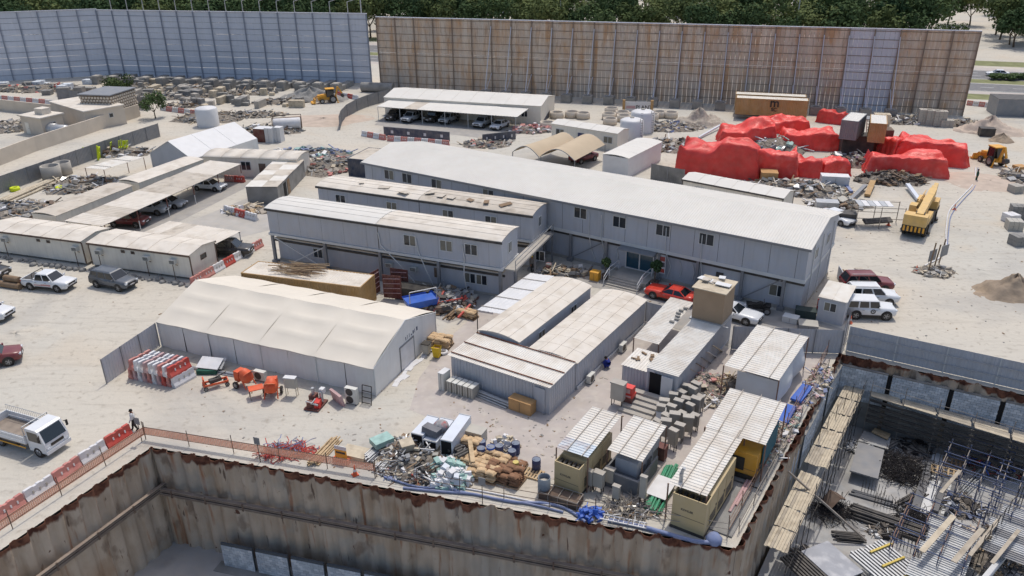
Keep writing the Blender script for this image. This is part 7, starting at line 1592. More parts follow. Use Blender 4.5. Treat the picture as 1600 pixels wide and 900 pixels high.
# hoses along the pit edge
def hose(label, px, z, r, m, name='hose', cat='hose'):
    pts = [P(*q, z) for q in px]; sm = []
    for i in range(len(pts)-1):
        p0, p1, p2, p3 = pts[max(0,i-1)], pts[i], pts[i+1], pts[min(len(pts)-1,i+2)]
        for k in range(5): u = k/5; sm.append(.5*((2*p1)+(p2-p0)*u+(2*p0-5*p1+4*p2-p3)*u*u+(3*p1-p0-3*p2+p3)*u**3))
    sm.append(pts[-1]); o = pts[0]; mb = MB(); tube_poly(mb, [q-o for q in sm], r, 7); return simple(name, label, cat, mb, m, o)
hose('blue discharge hose along the pit edge before the sacks', [(630,762),(690,768),(740,772),(800,784),(850,786),(885,795),(915,815)], .1, .09, m_bpipe); hose('second blue hose crossing the pit edge before the sacks', [(600,745),(650,760),(700,764),(760,776),(830,788),(880,800)], .1, .07, m_bpipe); hose('thick blue pipe along the pit edge below the generators', [(950,812),(1000,822),(1050,836),(1090,846),(1125,848)], .14, .14, m_bpipe, 'pipe', 'pipe'); hose('pale hose along the pit edge before the sacks', [(640,752),(720,762),(790,775),(860,790)], .06, .06, m_whitep)
heap('heap of bright blue pipe fittings on the pile tops', P(922,806), .9, .6, .5, 70, [m_blue], (.12,.3), 33, 'fittings_heap', 'fittings', 1.0, long_=.2)
t = thing('ladder', 'white steel ladder lying along the pit edge below the generators', 'ladder', P(938,812), ANG(P(938,812),P(985,822)))
for y in (-.22,.22): mb = MB(); mb.box(0,2.8,y-.03,y+.03,.25,.31); obj('rail', mb, m_white, t)
for k in range(9): mb = MB(); mb.box(.2+k*.3,.24+k*.3,-.2,.2,.26,.29); obj('rung', mb, m_white, t)
# around the generators
t = thing('steel_cage', 'dark steel cage lying at the foot of the tan generator', 'cage', P(876,782), aS+.1); mb = MB(); mb.box(-1.3,1.3,-.45,.45,0,.5); obj('contents', mb, m_brown, t)
for k in range(5): mb = MB(); x = -1.3+k*.65; tube_poly(mb, [(x,-.5,0),(x,-.5,.6),(x,.5,.6),(x,.5,0)], .03); obj('hoop', mb, m_tube, t)
for y in (-.5,.5): mb = MB(); mb.tube((-1.3,y,.6),(1.3,y,.6),.03,5); obj('bar', mb, m_tube, t)
bundle('green_tubes', 'bright green plastic tubes under a white sheet by the generators', 'tubes', P(1018,800), P(1052,733), (8,7,5), .07, m_green, 'tube', .07, 13); simple('white_sheet', 'white sheet lying over the green tubes', 'sheet', MB().obox((0,0,.45),1.3,2.0,.04,0,.05), m_whitep, P(1033,770), aS)
for lb, px, py, s_, h_ in (('white topped grey cabinet between the tan and grey generators',935,768,1.3,1.3),('grey switch box between the tan and grey generators',952,760,1.2,1.2),('slim pale cabinet at the bund wall corner',1003,790,.8,1.9),('small pale cabinet left of the bund wall front',962,785,.9,1.1),('grey meter box at the tan generator corner',920,765,1.0,1.3)): ebox(P(px,py), aS, s_, lb, m_greyp, h_, None)
tangle('cable_tangle', 'grey cables tangled on the ground before the grey generator', 'cables', P(985,795), 1.8, .9, .25, 130, .025, m_tube, 1.3, 34, curl=1.0); heap('mixed planks and debris before the bund wall', P(990,800), 1.8, .7, .2, 90, [m_oldwood,m_plank,m_galv,m_dsteel], (.1,.4), 35, long_=.6)
struct('generator_pad', MB().box(0,1.7,0,5.2,.0,.1), m_conc_d, None, P(1098,828)+Vector((.1,.2,0)), aS); struct('generator_pad', MB().box(0,2.4,0,4.4,.0,.1), m_conc_d, None, P(1132,748), aS)
hose('pink pipe along the pit side below the yellow generator', [(1150,790),(1165,765),(1185,730),(1205,695)], .12, .11, m_pink, 'pipe', 'pipe'); hose('second pink pipe along the pit side', [(1140,800),(1158,768),(1178,732)], .12, .1, m_pink, 'pipe', 'pipe'); heap('crumpled sheets and cables along the pit side beside the canopies', P(1220,680), .8, 4.2, .4, 200, [m_whitep,m_plank,m_pink,m_tube,m_pgreen], (.1,.45), 36, 'edge_debris', 'debris', ang=-.57); heap('scattered debris along the pit side near the corner', P(1275,600), .9, 3.6, .35, 160, [m_whitep,m_plank,m_pink,m_rubble,m_bpipe], (.1,.4), 37, 'edge_debris', 'debris', ang=-.57)
for k, (a, b) in enumerate([((1222,660),(1236,634)),((1243,626),(1262,603))]): A, B = P(*a,.3), P(*b,.3); simple('blue_tray', 'bright blue plastic tray %s on the pit side' % ('nearer the canopies' if k == 0 else 'nearer the pit corner'), 'tray', MB().obox(((B-A).length/2,0,0),(B-A).length,.8,.18), m_blue, A, ANG(A,B))
simple('blue_bag', 'pale blue bag at the pit corner by the tan generator', 'bag', MB().lathe([(0,.6),(.3,.5),(.5,.25),(.45,0)],9), m_bpipe, P(1115,846))
heap('rubble and broken bricks between the container and the tilted canopy', P(1100,605), 2.2, 2.0, .9, 240, [m_rubble,m_redd,m_plank,m_pink,m_conc_d], (.1,.45), 38, 'brick_rubble', 'rubble'); heap('timber offcuts under the tilted canopy front', P(1140,610), 1.4, 1.2, 1.4, 140, [m_wood,m_plank,m_oldwood], (.12,.4), 39, long_=.6); heap('white debris behind the long canopies', P(1110,628), 1.6, .8, .5, 90, [m_plank,m_whitep,m_rubble], (.15,.6), 40)
for k in range(5): plankobj('timber board leaning against the container side, %s from the front' % od[k], P(1092+k*9,585-k*9,.0), P(1083+k*9,570-k*9,1.8), .18, .05, [m_wood,m_oldwood,m_steel,m_white,m_plank][k])
boxthing('white_tray_unit', 'white topped unit at the right end of the concrete steps', 'unit', P(1036,660), aS, .8, .9, 1.0, m_bluew, m_white); boxthing('dark_red_bin', 'dark red bin behind the small ribbed canopy', 'bin', P(1033,716), aS, .6, .6, 1.0, m_maroon)
# ------------------------------------------------------------------ far clutter
def ring(label, px, py, r=1.0, h=1.0, m=None, group=None):
    mb = MB(); mb.lathe([(r*.86,0),(r,0),(r,h),(r*.86,h),(r*.86,0)],20); return simple('concrete_ring', label, 'concrete ring', mb, m or m_sand_wall, P(px,py), 0, group)
for i, (px, py) in enumerate([(870,184),(893,183),(911,185),(955,177),(951,186),(953,194),(972,183),(974,189),(1018,187),(1030,183),(1048,184),(855,200)]): ring('tan concrete manhole ring among those between the cream cabin and the brown wall', px, py, 1.25, 1.1, None, 'tan concrete rings before the brown wall')
ring('grey concrete well ring, front one in the pipe yard at the left', 83, 281, 1.3, 2.1, m_concrete); ring('grey concrete well ring, rear one in the pipe yard at the left', 100, 272, 1.2, 1.8, m_concrete)
t = thing('plant_sign', 'white signboard reading PLANT before the brown wall', 'sign', P(972,177), ANG(P(972,177),P(1020,178))); Ls = (P(1020,178)-P(972,177)).length
mb = MB(); mb.box(.3,Ls-.3,-.05,.05,.3,2.2); obj('board', mb, m_white, t)
for x in (0,Ls-.5): mb = MB(); mb.box(x,x+.5,-.25,.25,0,2.5); obj('pillar', mb, m_cont_tan, t)
text_obj('PLANT', 1.0, m_dsteel, t, (Ls*.70,-.06,1.15), (math.pi/2,0,0)); mb = MB(); mb.box(.7,Ls*.42,-.056,-.05,.9,1.45); obj('faded_word', mb, m_pink, t)
# heaps
mound('pale sand and stone heap before the brown wall', P(1090,193), 4.6, 3.2, 2.6, m_rubble, 3); mound('brown soil heap at the right edge of the sand track', P(1582,458), 3.6, 2.6, 1.9, m_soil, 4, 'soil_heap'); mound('sand heap behind the concrete blocks at the far right', P(1545,205), 5.5, 4, 2.4, m_soilr, 5); mound('small brown soil heap at the far right', P(1565,220), 2.4, 1.6, 1.2, m_soil, 6, 'soil_heap')
mound('grey gravel heap by the backhoe near the wall gap', P(485,155), 7, 4, 2.4, m_gravel, 7, 'gravel_heap'); mound('low reddish sand spill beside the backhoe near the wall gap', P(505,188), 8, 6, .5, m_soilr, 8); mound('low reddish soil spread at the right sand track', P(1545,285), 6, 5, .35, m_soilr, 9); mound('low reddish soil spread in the right foreground track', P(1530,425), 4.5, 3.5, .25, m_ground, 10); mound('low pinkish sand bank at the left edge of the yard', P(25,525), 4.2, 3.6, .28, m_ground, 11); mound('pale sand bank inside the barrier yard at the far left', P(150,150), 6, 4, 1.2, m_soilr, 12)
# red tarpaulin lumps
from mathutils.noise import noise as mnoise
def tarp(label, px, py, sx, sy, h, ang, m, seed, slump=.35):
    """sheet draped over stacked goods: uneven top, creased sides that hang almost straight when slump is small"""
    rr = random.Random(seed); n = 34; mb = MB(); vs = []; ph = [rr.uniform(0,6.28) for _ in range(12)]; lv = [[rr.uniform(.45,1.0) for _ in range(4)] for _ in range(4)]; q0 = .74-.25*slump
    for i in range(n+1):
        for j in range(n+1):
            u, v = i/n*2-1, j/n*2-1; r = max(abs(u),abs(v)); th = math.atan2(v,u)
            tu, tv = (u+1)*1.499, (v+1)*1.499; a, b = int(tu), int(tv); fu, fv = tu-a, tv-b; k = 5+12*(1-slump)
            fu = 1/(1+math.exp(-k*(fu-.5))); fv = 1/(1+math.exp(-k*(fv-.5)))
            top = (lv[a][b]*(1-fu)+lv[a+1][b]*fu)*(1-fv)+(lv[a][b+1]*(1-fu)+lv[a+1][b+1]*fu)*fv
            top += .035*math.sin(6*u+ph[0])*math.sin(5*v+ph[1])+.025*math.sin(13*u-4*v+ph[2])+.02*math.sin(15*v+5*u+ph[3])
            if r <= q0: s_ = r/q0*(.93-.2*slump)/max(r,1e-6); x, y, z = u*s_, v*s_, h*top
            else:
                w = (r-q0)/(1-q0); e = (.93-.2*slump)+w*(.07+.2*slump); f = .018*math.sin(34*th+ph[4])+.03*math.sin(13*th+ph[5]); e += f*w; x, y, z = u/r*e, v/r*e, h*top*(1-w**(1.0+.6*slump))
            q = Vector((x*sx/2+seed*7, y*sy/2, z)); w1, w2, w3 = mnoise(q*.55), mnoise(q*1.3+Vector((9,3,1))), mnoise(q*2.6+Vector((2,8,5)))
            vs.append((x*sx/2+.12*w2+.07*w3, y*sy/2+.14*mnoise(q*1.1+Vector((4,4,4)))+.07*w3, max(0,z+(.35*w1+.16*w2+.09*w3 if r < .9 else .1*w2 if r < .97 else 0)))) 
    mb.add(vs, [(i*(n+1)+j,(i+1)*(n+1)+j,(i+1)*(n+1)+j+1,i*(n+1)+j+1) for i in range(n) for j in range(n)]); mb.sm = [True]*len(mb.f); return simple('red_tarpaulin', label, 'tarpaulin', mb, m, P(px,py), ang)
for i, (px,py,sx,sy,h,a,m,sl,lb) in enumerate([(1122,268,11.5,6,4.2,-22,m_tarp2,.1,'tall red tarpaulin covered stack, left end of the red group'),(1195,272,8.5,5,3.6,-15,m_tarp,.2,'red tarpaulin covered stack right of the tall left one'),(1165,222,9,6,3.4,-10,m_tarp,.4,'red tarpaulin covered stack behind the tall left one'),(1262,228,9,6,3.0,-10,m_tarp,.5,'red tarpaulin covered stack left of the grey container'),(1250,270,6,4.5,2.2,-20,m_tarp2,.5,'low red tarpaulin heap before the grey container'),(1298,272,4.5,3.2,2.4,10,m_tarp,.6,'small rounded red tarpaulin bundle before the containers'),(1412,268,11,5,3.2,-18,m_tarp,.7,'broad slumped red tarpaulin heap before the crane'),(1452,250,10,6,3.4,-25,m_tarp,.6,'red tarpaulin heap at the right end of the red group'),(1402,245,5,4,3.6,15,m_tarp,.7,'rounded red tarpaulin bundle left of the right heap'),(1300,190,5,4,1.8,-35,m_tarp2,.6,'dark red tarpaulin slope beside the lettered container'),(1230,205,7,4,2.6,-10,m_tarp,.4,'red tarpaulin strip before the lettered container')]): tarp(lb, px, py, sx, sy, h*1.15, R(a), m, 50+i, sl*.7)
MIX = [m_galv,m_steel,m_dsteel,m_brown,m_oldwood,m_plank,m_whitep,m_rubble,m_conc_d,m_greyp]; STN = [m_rubble,m_conc_d,m_concrete,m_plank,m_steel]
for i, (px,py,rx,ry,h,n,ms,lb) in enumerate([(1275,300,4.5,3.0,1.2,190,MIX,'scrap heap behind the long office right end'),(1395,282,5,2.6,1.4,260,[m_rubble_d,m_brown,m_dsteel,m_oldwood],'dark brown scrap metal heap behind the crane'),(1330,255,4.5,2.5,1.6,180,MIX,'machine scrap before the grey container'),(1220,290,5,2,1.0,160,MIX,'scrap below the tall red tarpaulin stacks'),(1310,320,4,2.4,.8,150,MIX,'scrap around the open scaffold table'),(1425,190,6,2.6,1.3,170,MIX,'scrap steel right of the tan container'),(1210,232,5,4,2.2,150,[m_whitep,m_galv,m_steel,m_pgreen],'grey sheeted scrap among the red tarpaulins'),(1040,200,7,3,1.0,200,STN+[m_bpipe],'scrap timber and sheets before the sand heap'),(1045,228,6,4,1.0,180,MIX,'scrap left of the red tarpaulins'),(515,260,5,5,.9,230,STN+[m_redd],'broken tiles and stone beside the navy container'),(480,240,7,2.5,.8,150,[m_bpipe,m_steel,m_pgreen,m_galv],'bluish steel sections near the navy container'),(420,205,6,3,1.2,170,MIX,'scrap beside the white box cabins'),(330,185,7,4,1.2,220,STN+[m_oldwood],'stone and timber scrap before the grey wall'),(270,152,9,3,1.0,220,STN,'stone rubble strip before the grey wall'),(60,140,12,3.5,1.4,260,STN+[m_redd,m_red],'mixed rubble and barriers at the far left'),(20,198,8,5,.8,240,STN,'pale rubble in the walled compound at the left edge'),(30,330,6,4,.8,220,MIX,'pipes and scrap in the pipe yard at the left edge'),(130,290,5,4,1.0,220,MIX+[m_rubble],'scrap in the pipe yard beside the small canopy'),(190,240,5,2.6,1.2,120,MIX,'scrap behind the small canopy in the pipe yard'),(700,478,2.4,2.0,1.0,170,MIX+[m_maroon,m_red],'tools and pipes before the front block'),(690,465,3.0,1.4,1.0,140,MIX,'rubbish against the front block wall'),(880,428,3.0,1.2,.8,90,[m_oldwood,m_conc_d,m_steel,m_plank],'pots and junk at the end of the middle block'),(1345,440,1.2,2.5,.8,60,MIX,'junk in the low walled bin beside the long office'),(385,330,3.0,1.6,.8,110,[m_rubble,m_plank,m_whitep,m_wood],'stones and boards inside the barrier ring'),(760,225,4,3,.7,90,STN+[m_redd],'debris between the navy board and the shade canopies'),(1500,195,5,2,1.0,110,STN,'rubble at the far right below the brown wall'),(1590,280,2,3,1.2,90,STN,'stone pile at the right edge'),(830,205,4,2,1.2,90,[m_pink,m_whitep,m_redd],'pink and white plastic scrap beside the cream cabin')]): heap(lb, P(px,py), rx, ry, h, n, ms, (.25,.95), 100+i)
for i, (px,py,rx,ry) in enumerate([(215,136,7,2.5),(300,140,8,2.5),(380,146,7,2.5),(440,160,6,2.5),(400,180,6,2.5),(290,166,5,2)]): heap('rubble among the block stacks before the grey wall, %s from the left' % od[i], P(px,py), rx, ry, .8, 130, STN+[m_oldwood,m_dsteel], (.25,.9), 160+i)
# concrete block stacks (rows before the grey wall, at the right edge)
BS = {}
def blockstack(label, px, py, sx, sy, sz, m, ang, group):
    k = (sx,sy,sz,m.name)
    if k not in BS:
        mb = MB(); n = max(1,round(sx/.6)); c = max(1,round(sz/.45))
        for i in range(n):
            for j in range(c): mb.box(-sx/2+i*sx/n+.015,-sx/2+(i+1)*sx/n-.015,-sy/2,sy/2,j*sz/c+.01,(j+1)*sz/c-.01)
        BS[k] = mb.mesh('blocks', m)
    t = thing('block_stack', label, 'block stack', P(px,py), ang, group); q = link('blocks', BS[k], t); q['kind'] = 'stuff'; mb = MB(); mb.box(-sx/2,sx/2,-sy/2,sy/2,-.02,.008); obj('pallet_base', mb, m_oldwood, t); return t
rb = random.Random(9)
for i in range(100):
    px = rb.uniform(185,480); py = rb.choice([132,138,144,150,157,164])+rb.uniform(-3,3)+(px-200)*.02
    if 225 < px < 262 and py > 150: continue
    blockstack('grey block stack in the material rows before the grey wall', px, py, rb.choice([1.0,1.4,2.2,3.0]), rb.choice([1.0,1.4]), rb.choice([.6,.9,1.4]), rb.choice([m_conc_d,m_concrete,m_conc_d,m_plank]), ga+rb.choice([0,0,1.57])+rb.uniform(-.35,.35), 'block stacks before the grey wall')
for i in range(16): blockstack('grey block stack in the rubble yard at the far left', rb.uniform(0,150), rb.uniform(130,150), rb.choice([1.8,2.4]), 1.6, rb.choice([1.0,1.6]), rb.choice([m_conc_d,m_block]), rb.uniform(-.2,.2), 'block stacks in the far left yard')
for i, (px,py,s,lb) in enumerate([(1583,358,1.6,'pale block stack at the right edge beside the track'),(1592,340,2.2,'large grey block stack at the right edge behind the pale one'),(1590,382,1.6,'grey concrete block at the right edge, nearest the soil heap'),(1586,300,1.4,'grey block stack at the right edge near the reddish spread'),(1592,270,1.5,'tan block stack at the far right edge'),(1578,346,1.4,'white wrapped block stack at the right edge')]): blockstack(lb, px, py, s, 1.4, s*.7, [m_greyp,m_conc_d,m_conc_d,m_concrete,m_cardboard,m_whitep][i], rb.uniform(-.3,.3), None)
for i in range(4): blockstack('pale concrete block with red marks, %s from the left below the brown wall' % od[i], 1442+i*12, 194+i*1.2, 2.0, 1.6, 2.6 if i < 3 else 1.2, m_concrete, ba, None)
# barrier rows
def barrow(label, a, b, n, ms, group):
    A, B = P(*a), P(*b); an = ANG(A,B); L = (B-A).length/n
    for k in range(n): m = ms[k%len(ms)]; barrier((cn[m.name]+' ') + label, A+(B-A)*(k/n), an, m, round(L-.05,1), group)
barrow('road barrier in the row below the curved hoarding', (566,212), (603,219), 4, [m_whitep,m_redd], 'barriers below the curved hoarding'); barrow('road barrier in the row below the navy board', (606,220), (702,228), 9, [m_redd,m_whitep], 'barriers below the navy board'); barrow('road barrier in the row before the rubble compound', (-5,155), (82,163), 9, [m_whitep,m_redd], 'barriers before the rubble compound'); barrow('road barrier in the row beside the thin tree', (252,172), (318,181), 7, [m_whitep,m_redd], 'barriers beside the thin tree'); barrow('road barrier in the ring before the block shed', (352,331), (402,345), 3, [m_whitep,m_red,m_whitep], 'barrier ring before the block shed'); barrow('road barrier along the lane beside the beige cabin', (300,447), (410,384), 7, [m_redd,m_redd,m_whitep,m_red,m_whitep,m_whitep], 'barriers along the beige cabin lane'); barrow('road barrier at the carport cabin', (352,283), (383,285), 2, [m_redd,m_red], 'barriers at the carport cabin'); barrow('road barrier beyond the brown wall end', (1510,164), (1548,168), 4, [m_redd,m_whitep], 'barriers beyond the brown wall'); barrow('road barrier in the heap by the backhoe', (528,150), (560,156), 4, [m_red,m_whitep], 'barriers by the backhoe')
# misc far things
def pole(label, p, h, m=None, r=.05): return simple('steel_pole', label, 'pole', MB().tube((0,0,0),(0,0,h),r,6), m or m_galv, p)
pole('tall thin street light pole behind the grey wall gap', P(573,120), 26, None, .15); pole('tall thin pole behind the brown wall, left of centre', P(875,60), 17, None, .16); pole('tall thin pole behind the brown wall, right of centre', P(1240,75), 16, None, .16)
bundle('pipe_pile', 'rusty large pipes lying left of the white pickup', 'pipes', P(8,446), P(36,450), (2,1), .32, m_oldwood, 'pipe', .05, 15); bundle('log_pile', 'long weathered pipes in the pipe yard', 'pipes', P(5,318), P(90,282), (6,4), .16, m_plank, 'pipe', .2, 16)
canopy('sheet_canopy', 'small pale sheet canopy in the pipe yard', P(133,262,2.5), P(162,265,2.5), P(196,243,2.6), 0, .4, m_rib_roof, 2, True, sheets=2)
m_lime = mat('lime_paint', (206,220,40), .6, .1, 1.5)
for lb, px, py, n in (('lime yellow scaffold frames stacked behind the small canopy',183,240,9),('lime yellow scaffold frames left of the small canopy',143,250,6)):
    t = thing('scaffold_stack', lb, 'scaffold frames', P(px,py), .3)
    for k in range(n): mb = MB(); x = rnd(-1.6,1.6); tube_poly(mb, [(x,-.6,0),(x+.3,-.6,1.8+rnd(0,.6)),(x+.3,.6,1.8),(x,.6,0)], .05); mb.tube((x+.15,-.6,1),(x+.15,.6,1),.05,5); obj('frame', mb, m_lime, t)
for lb, px, py in (('lime yellow hose coil in the pipe yard',95,297),('lime yellow hose coil at the left edge of the pipe yard',24,298)): mb = MB(); mb.lathe([(.3,0),(.6,0),(.65,.25),(.6,.5),(.3,.5),(.3,0)],16); simple('hose_coil', lb, 'hose coil', mb, m_lime, P(px,py))
# white and maroon small boxes beyond the tent
for lb, px, py, s, h, m in (('white portable toilet box, front one near the maroon hut',424,222,1.3,2.4,m_white),('white portable toilet box, rear one near the maroon hut',437,221,1.3,2.4,m_white),('maroon hut beside the white toilet boxes',411,220,2.0,2.2,m_maroon)): boxthing('site_box', lb, 'site hut', P(px,py), R(-15), s, s, h, m, m_white)
t = thing('water_tanker', 'white tank inside a steel frame near the maroon hut', 'tank', P(450,204), R(12)); mb = MB(); mb.lathe([(0,-2.4),(.9,-2.3),(1.0,-2),(1.0,2),(.9,2.3),(0,2.4)],16,M=Matrix.Translation((0,0,1.2)) @ Matrix.Rotation(math.pi/2,4,'Y')); obj('shell', mb, m_whitep, t); mb = MB()
for x in (-2.4,2.4):
    for y in (-1,1): mb.tube((x,y,0),(x,y,2.5),.06,5)
for y in (-1,1): mb.tube((-2.4,y,2.5),(2.4,y,2.5),.06,5)
obj('frame', mb, m_brown, t)
mb = MB(); mb.lathe([(1.9,0),(1.9,3.0),(1.7,3.2),(0,3.4)],20); simple('round_tank', 'white round tank behind the white gable tent', 'tank', mb, m_white, P(326,196)); mb = MB(); mb.tube((0,0,1.0),(7,0,1.0),1.0,16); simple('large_pipe', 'pale large pipe lying at the wall gap', 'pipe', mb, m_conc_d, P(566,143), R(-12))
# scrap yard extras at the right
t = thing('scaffold_table', 'open scaffold table with pale boards right of the long office', 'scaffold', P(1336,356), R(-8)); mb = MB()
for x in (0,2.6,5.2):
    for y in (0,2.4): mb.tube((x,y,0),(x,y,2.6),.05,5)
for z in (1.2,2.5):
    for y in (0,2.4): mb.tube((0,y,z),(5.2,y,z),.04,5)
obj('frame', mb, m_tube, t)
for k in range(6): mb = MB(); mb.box(.1+k*.65,.7+k*.65,.2+rnd(0,.2),2.3,2.58,2.64); obj('board', mb, m_whitep if k % 2 else m_galv, t)
mb = MB(); mb.obox((2.6,.8,.7),3.5,.8,.2,.3,.4); obj('skip_plate', mb, m_dsteel, t)
for k, (a,b,w,m,lb) in enumerate([((1318,322),(1352,290),.5,m_steel,'long grey steel beam behind the scaffold table'),((1355,305),(1364,283),.7,m_cont_tan,'tan plank ramp behind the scaffold table'),((1330,300),(1316,282),.45,m_bpipe,'bluish steel plate leaning in the scrap'),((1440,318),(1418,288),.5,m_bluew,'white steel plate leaning on the dark scrap heap'),((1092,215),(1125,196),.3,m_bluew,'white long tube before the red tarpaulins')]): plankobj(lb, P(*a,.3), P(*b,.6), w, .3, m, 'steel_beam', 'beam')
for k, (px,py,lb) in enumerate([(1320,348,'dark steel skip beside the long office right end'),(1540,212,'dark grey skip at the far right')]): boxthing('steel_skip', lb, 'skip', P(px,py), R(-15), 2.2, 1.6, 1.3, m_dsteel)
t = thing('tower_stair', 'dark steel stair tower between the two site containers', 'stair', P(1358,245), R(75)); mb = MB()
for s in (-.5,.5): mb.beam((0,s,0),(4.5,s,4.6),.1)
for k in range(12): mb.box(.3+k*.36,.55+k*.36,-.5,.5,.3+k*.37,.36+k*.37)
obj('flight', mb, m_maroon, t); mb = MB(); mb.box(4.5,7,-1.6,1.2,4.5,4.65); obj('platform', mb, m_steel, t)
for k,(px,py,sx,sy,h,m,lb) in enumerate([(1335,240,4.5,2.6,3.0,m_dsteel,'dark machine unit below the grey container'),(1372,235,3.0,2.4,3.4,m_brown,'brown machine unit below the tan container'),(1302,292,3.5,1.6,1.6,m_whitep,'white cabin box before the scrap'),(1200,284,2.2,2.0,1.5,m_cardboard,'tan cap shaped bin before the red stack'),(1290,330,2.6,1.5,1.3,m_galv,'grey open trailer behind the long office roof end'),(1375,200,2.5,1.5,2.4,m_plank,'pale table unit between the site containers')]): boxthing('machine_unit', lb, 'machine unit', P(px,py), R(-12), sx, sy, h, m)
# broken sign frames and hose line
t = thing('sign_frames', 'leaning grey sign frames on posts in the right sand track', 'sign frame', P(1464,420), R(20))
for x,y,h in ((-1.6,-.4,3.2),(-.2,.2,2.6),(.8,.6,2.9)): mb = MB(); mb.beam((x,y,0),(x+.2,y,h),.1); obj('post', mb, m_oldwood, t)
for x,z in ((-.9,1.6),(.6,1.9)): mb = MB(); mb.obox((x,.1,z),1.2,.05,1.2,.2); obj('plate', mb, m_steel, t)
heap('rubble at the foot of the leaning sign frames', P(1462,425), 2.2, 1.6, .4, 110, STN, (.15,.5), 140); hose('white hose line running along the right sand track', [(1524,262),(1522,285),(1500,310),(1483,330),(1478,360),(1476,395),(1445,415)], .08, .075, m_whitep); hose('second white hose line beside the first on the sand track', [(1528,262),(1524,290),(1505,312),(1487,335),(1482,362),(1480,395)], .06, .06, m_bpipe)
boxthing('metal_shed', 'dark flat roofed shelter at the far right beyond the brown wall', 'shelter', P(1590,178), R(-12), 9, 5, 3.0, m_steel, m_dsteel)
# blue dumper and garden bits before the offices
t = thing('blue_dumper', 'blue dump trailer before the front block', 'trailer', P(658,484), R(25)); mb = MB(); mb.add([(-1.3,-.8,.6),(1.3,-.8,.6),(1.3,.8,.6),(-1.3,.8,.6),(-1.5,-.95,1.3),(1.5,-.95,1.3),(1.5,.95,1.3),(-1.5,.95,1.3)],[(3,2,1,0),(0,1,5,4),(1,2,6,5),(2,3,7,6),(3,0,4,7)]); mb.box(-1.4,1.4,-.85,.85,1.1,1.15); obj('tub', mb, m_blue, t); wheels(t, (-.7,.7), .85, .35, .22); mb = MB(); tube_poly(mb, [(-1.3,-.9,1.3),(-1.3,-.9,2.4),(1.3,-.9,2.4),(1.3,-.9,1.3)], .05); obj('frame', mb, m_galv, t)
simple('black_cover', 'black covered load behind the blue dump trailer', 'covered load', MB().obox((0,0,.7),3.6,1.2,1.3,0,.1), m_black, P(648,467), R(-20)); bundle('pipe_bundle', 'steel and timber poles before the front block', 'poles', P(700,500), P(728,472), (6,5,3), .07, m_oldwood, 'pole', .1, 17); plankobj('red steel prop lying on the poles before the front block', P(716,496,.6), P(735,476,.7), .18, .15, m_red, 'steel_prop', 'prop'); bundle('copper_pipes', 'orange brown pipes standing against the front block wall', 'pipes', P(706,470), P(712,470), (4,), .08, m_rust, 'pipe', .02, 18)
def potted(label, p, s=1.0):
    t = thing('potted_plant', label, 'plant', p); mb = MB(); mb.lathe([(.22*s,0),(.3*s,.45*s),(.26*s,.45*s),(0,.4*s)],12); obj('pot', mb, m_brown, t); mb = MB(); mb.tube((0,0,.4*s),(0,0,1.2*s),.04*s,6); obj('stem', mb, m_bark, t); q = link('foliage', hb, t, (0,0,1.45*s)); q.scale = (.55*s,.55*s,.6*s)
potted('small leafy potted plant at the entrance steps', P(1022,449), 1.5); potted('dry potted plant beside the yellow tub', P(945,436), 1.2)
boxthing('yellow_tub', 'yellow tub beside the entrance steps', 'tub', P(930,437), R(-30), .9, .8, .9, m_yellow); drum('red and white drum at the end of the middle block', P(857,424), m_redd)
def chair(label, p, ang):
    t = thing('plastic_chair', label, 'chair', p, ang); obj('seat', MB().obox((0,0,.44),.46,.44,.04), m_white, t); obj('backrest', MB().obox((0,.22,.72),.46,.04,.5,0,R(-10)), m_white, t)
    for x in (-.2,.2):
        for y in (-.18,.18): obj('leg', MB().beam((x,y,0),(x*.9,y*.9,.43),.04), m_white, t)
chair('white plastic chair facing the yard at the middle block end', P(908,428), .3)
bt = thing('low_walled_bin', 'low grey walled enclosure beside the right end of the long office', 'enclosure', P(1284,470), R(-8)); obj('wall', MB().box(0,2.8,0,.1,0,1.2), m_grey, bt); obj('wall', MB().box(2.7,2.8,.1,6,0,1.2), m_grey, bt)
t = thing('red_notice', 'red and white notice panel beside the gatehouse', 'sign', P(1280,494), R(-20)); obj('board', MB().box(-.35,.35,-.03,.03,.2,1.7), m_red, t); obj('white_panel', MB().box(-.28,.28,-.05,-.03,1.0,1.6), m_whitep, t)
boxthing('planter_box', 'dark green planter box between the long office and the gatehouse', 'planter', P(1258,494), R(-20), 1.8, 1.0, .7, mat('dark_green_box',(54,66,64),.7,.1)); boxthing('grey_slab', 'grey flat box on the yard before the gatehouse', 'box', P(1262,512), R(-15), 1.6, 1.2, .45, m_steel, m_greyp)
for k in range(4): boxthing('footing_block', 'white concrete footing block along the long office front, %s from the left' % od[k], 'footing block', [P(1090,470),P(1157,483),P(1235,502),P(1030,455)][k], fM.a, 1.3, .9, .5, m_trim)
# worn ground: concrete apron by the office and damp patches
patch('yard_apron', [(880,440),(960,455),(1010,498),(1140,542),(1305,552),(1320,515),(1260,495),(1140,470),(1000,440),(900,425)], .012, m_dusty); patch('yard_apron', [(620,470),(700,505),(745,490),(800,425),(720,470)], .012, m_dusty); patch('parking_floor', [(585,195),(600,182),(812,205),(800,222)], .008, m_dusty); patch('parking_floor', [(170,360),(385,268),(420,275),(230,372)], .008, m_dusty); patch('lane', [(230,372),(262,360),(410,300),(440,320),(420,360),(345,378)], .007, mat('grey_lane',(168,165,160),.95,.1,.5,dust=.3))
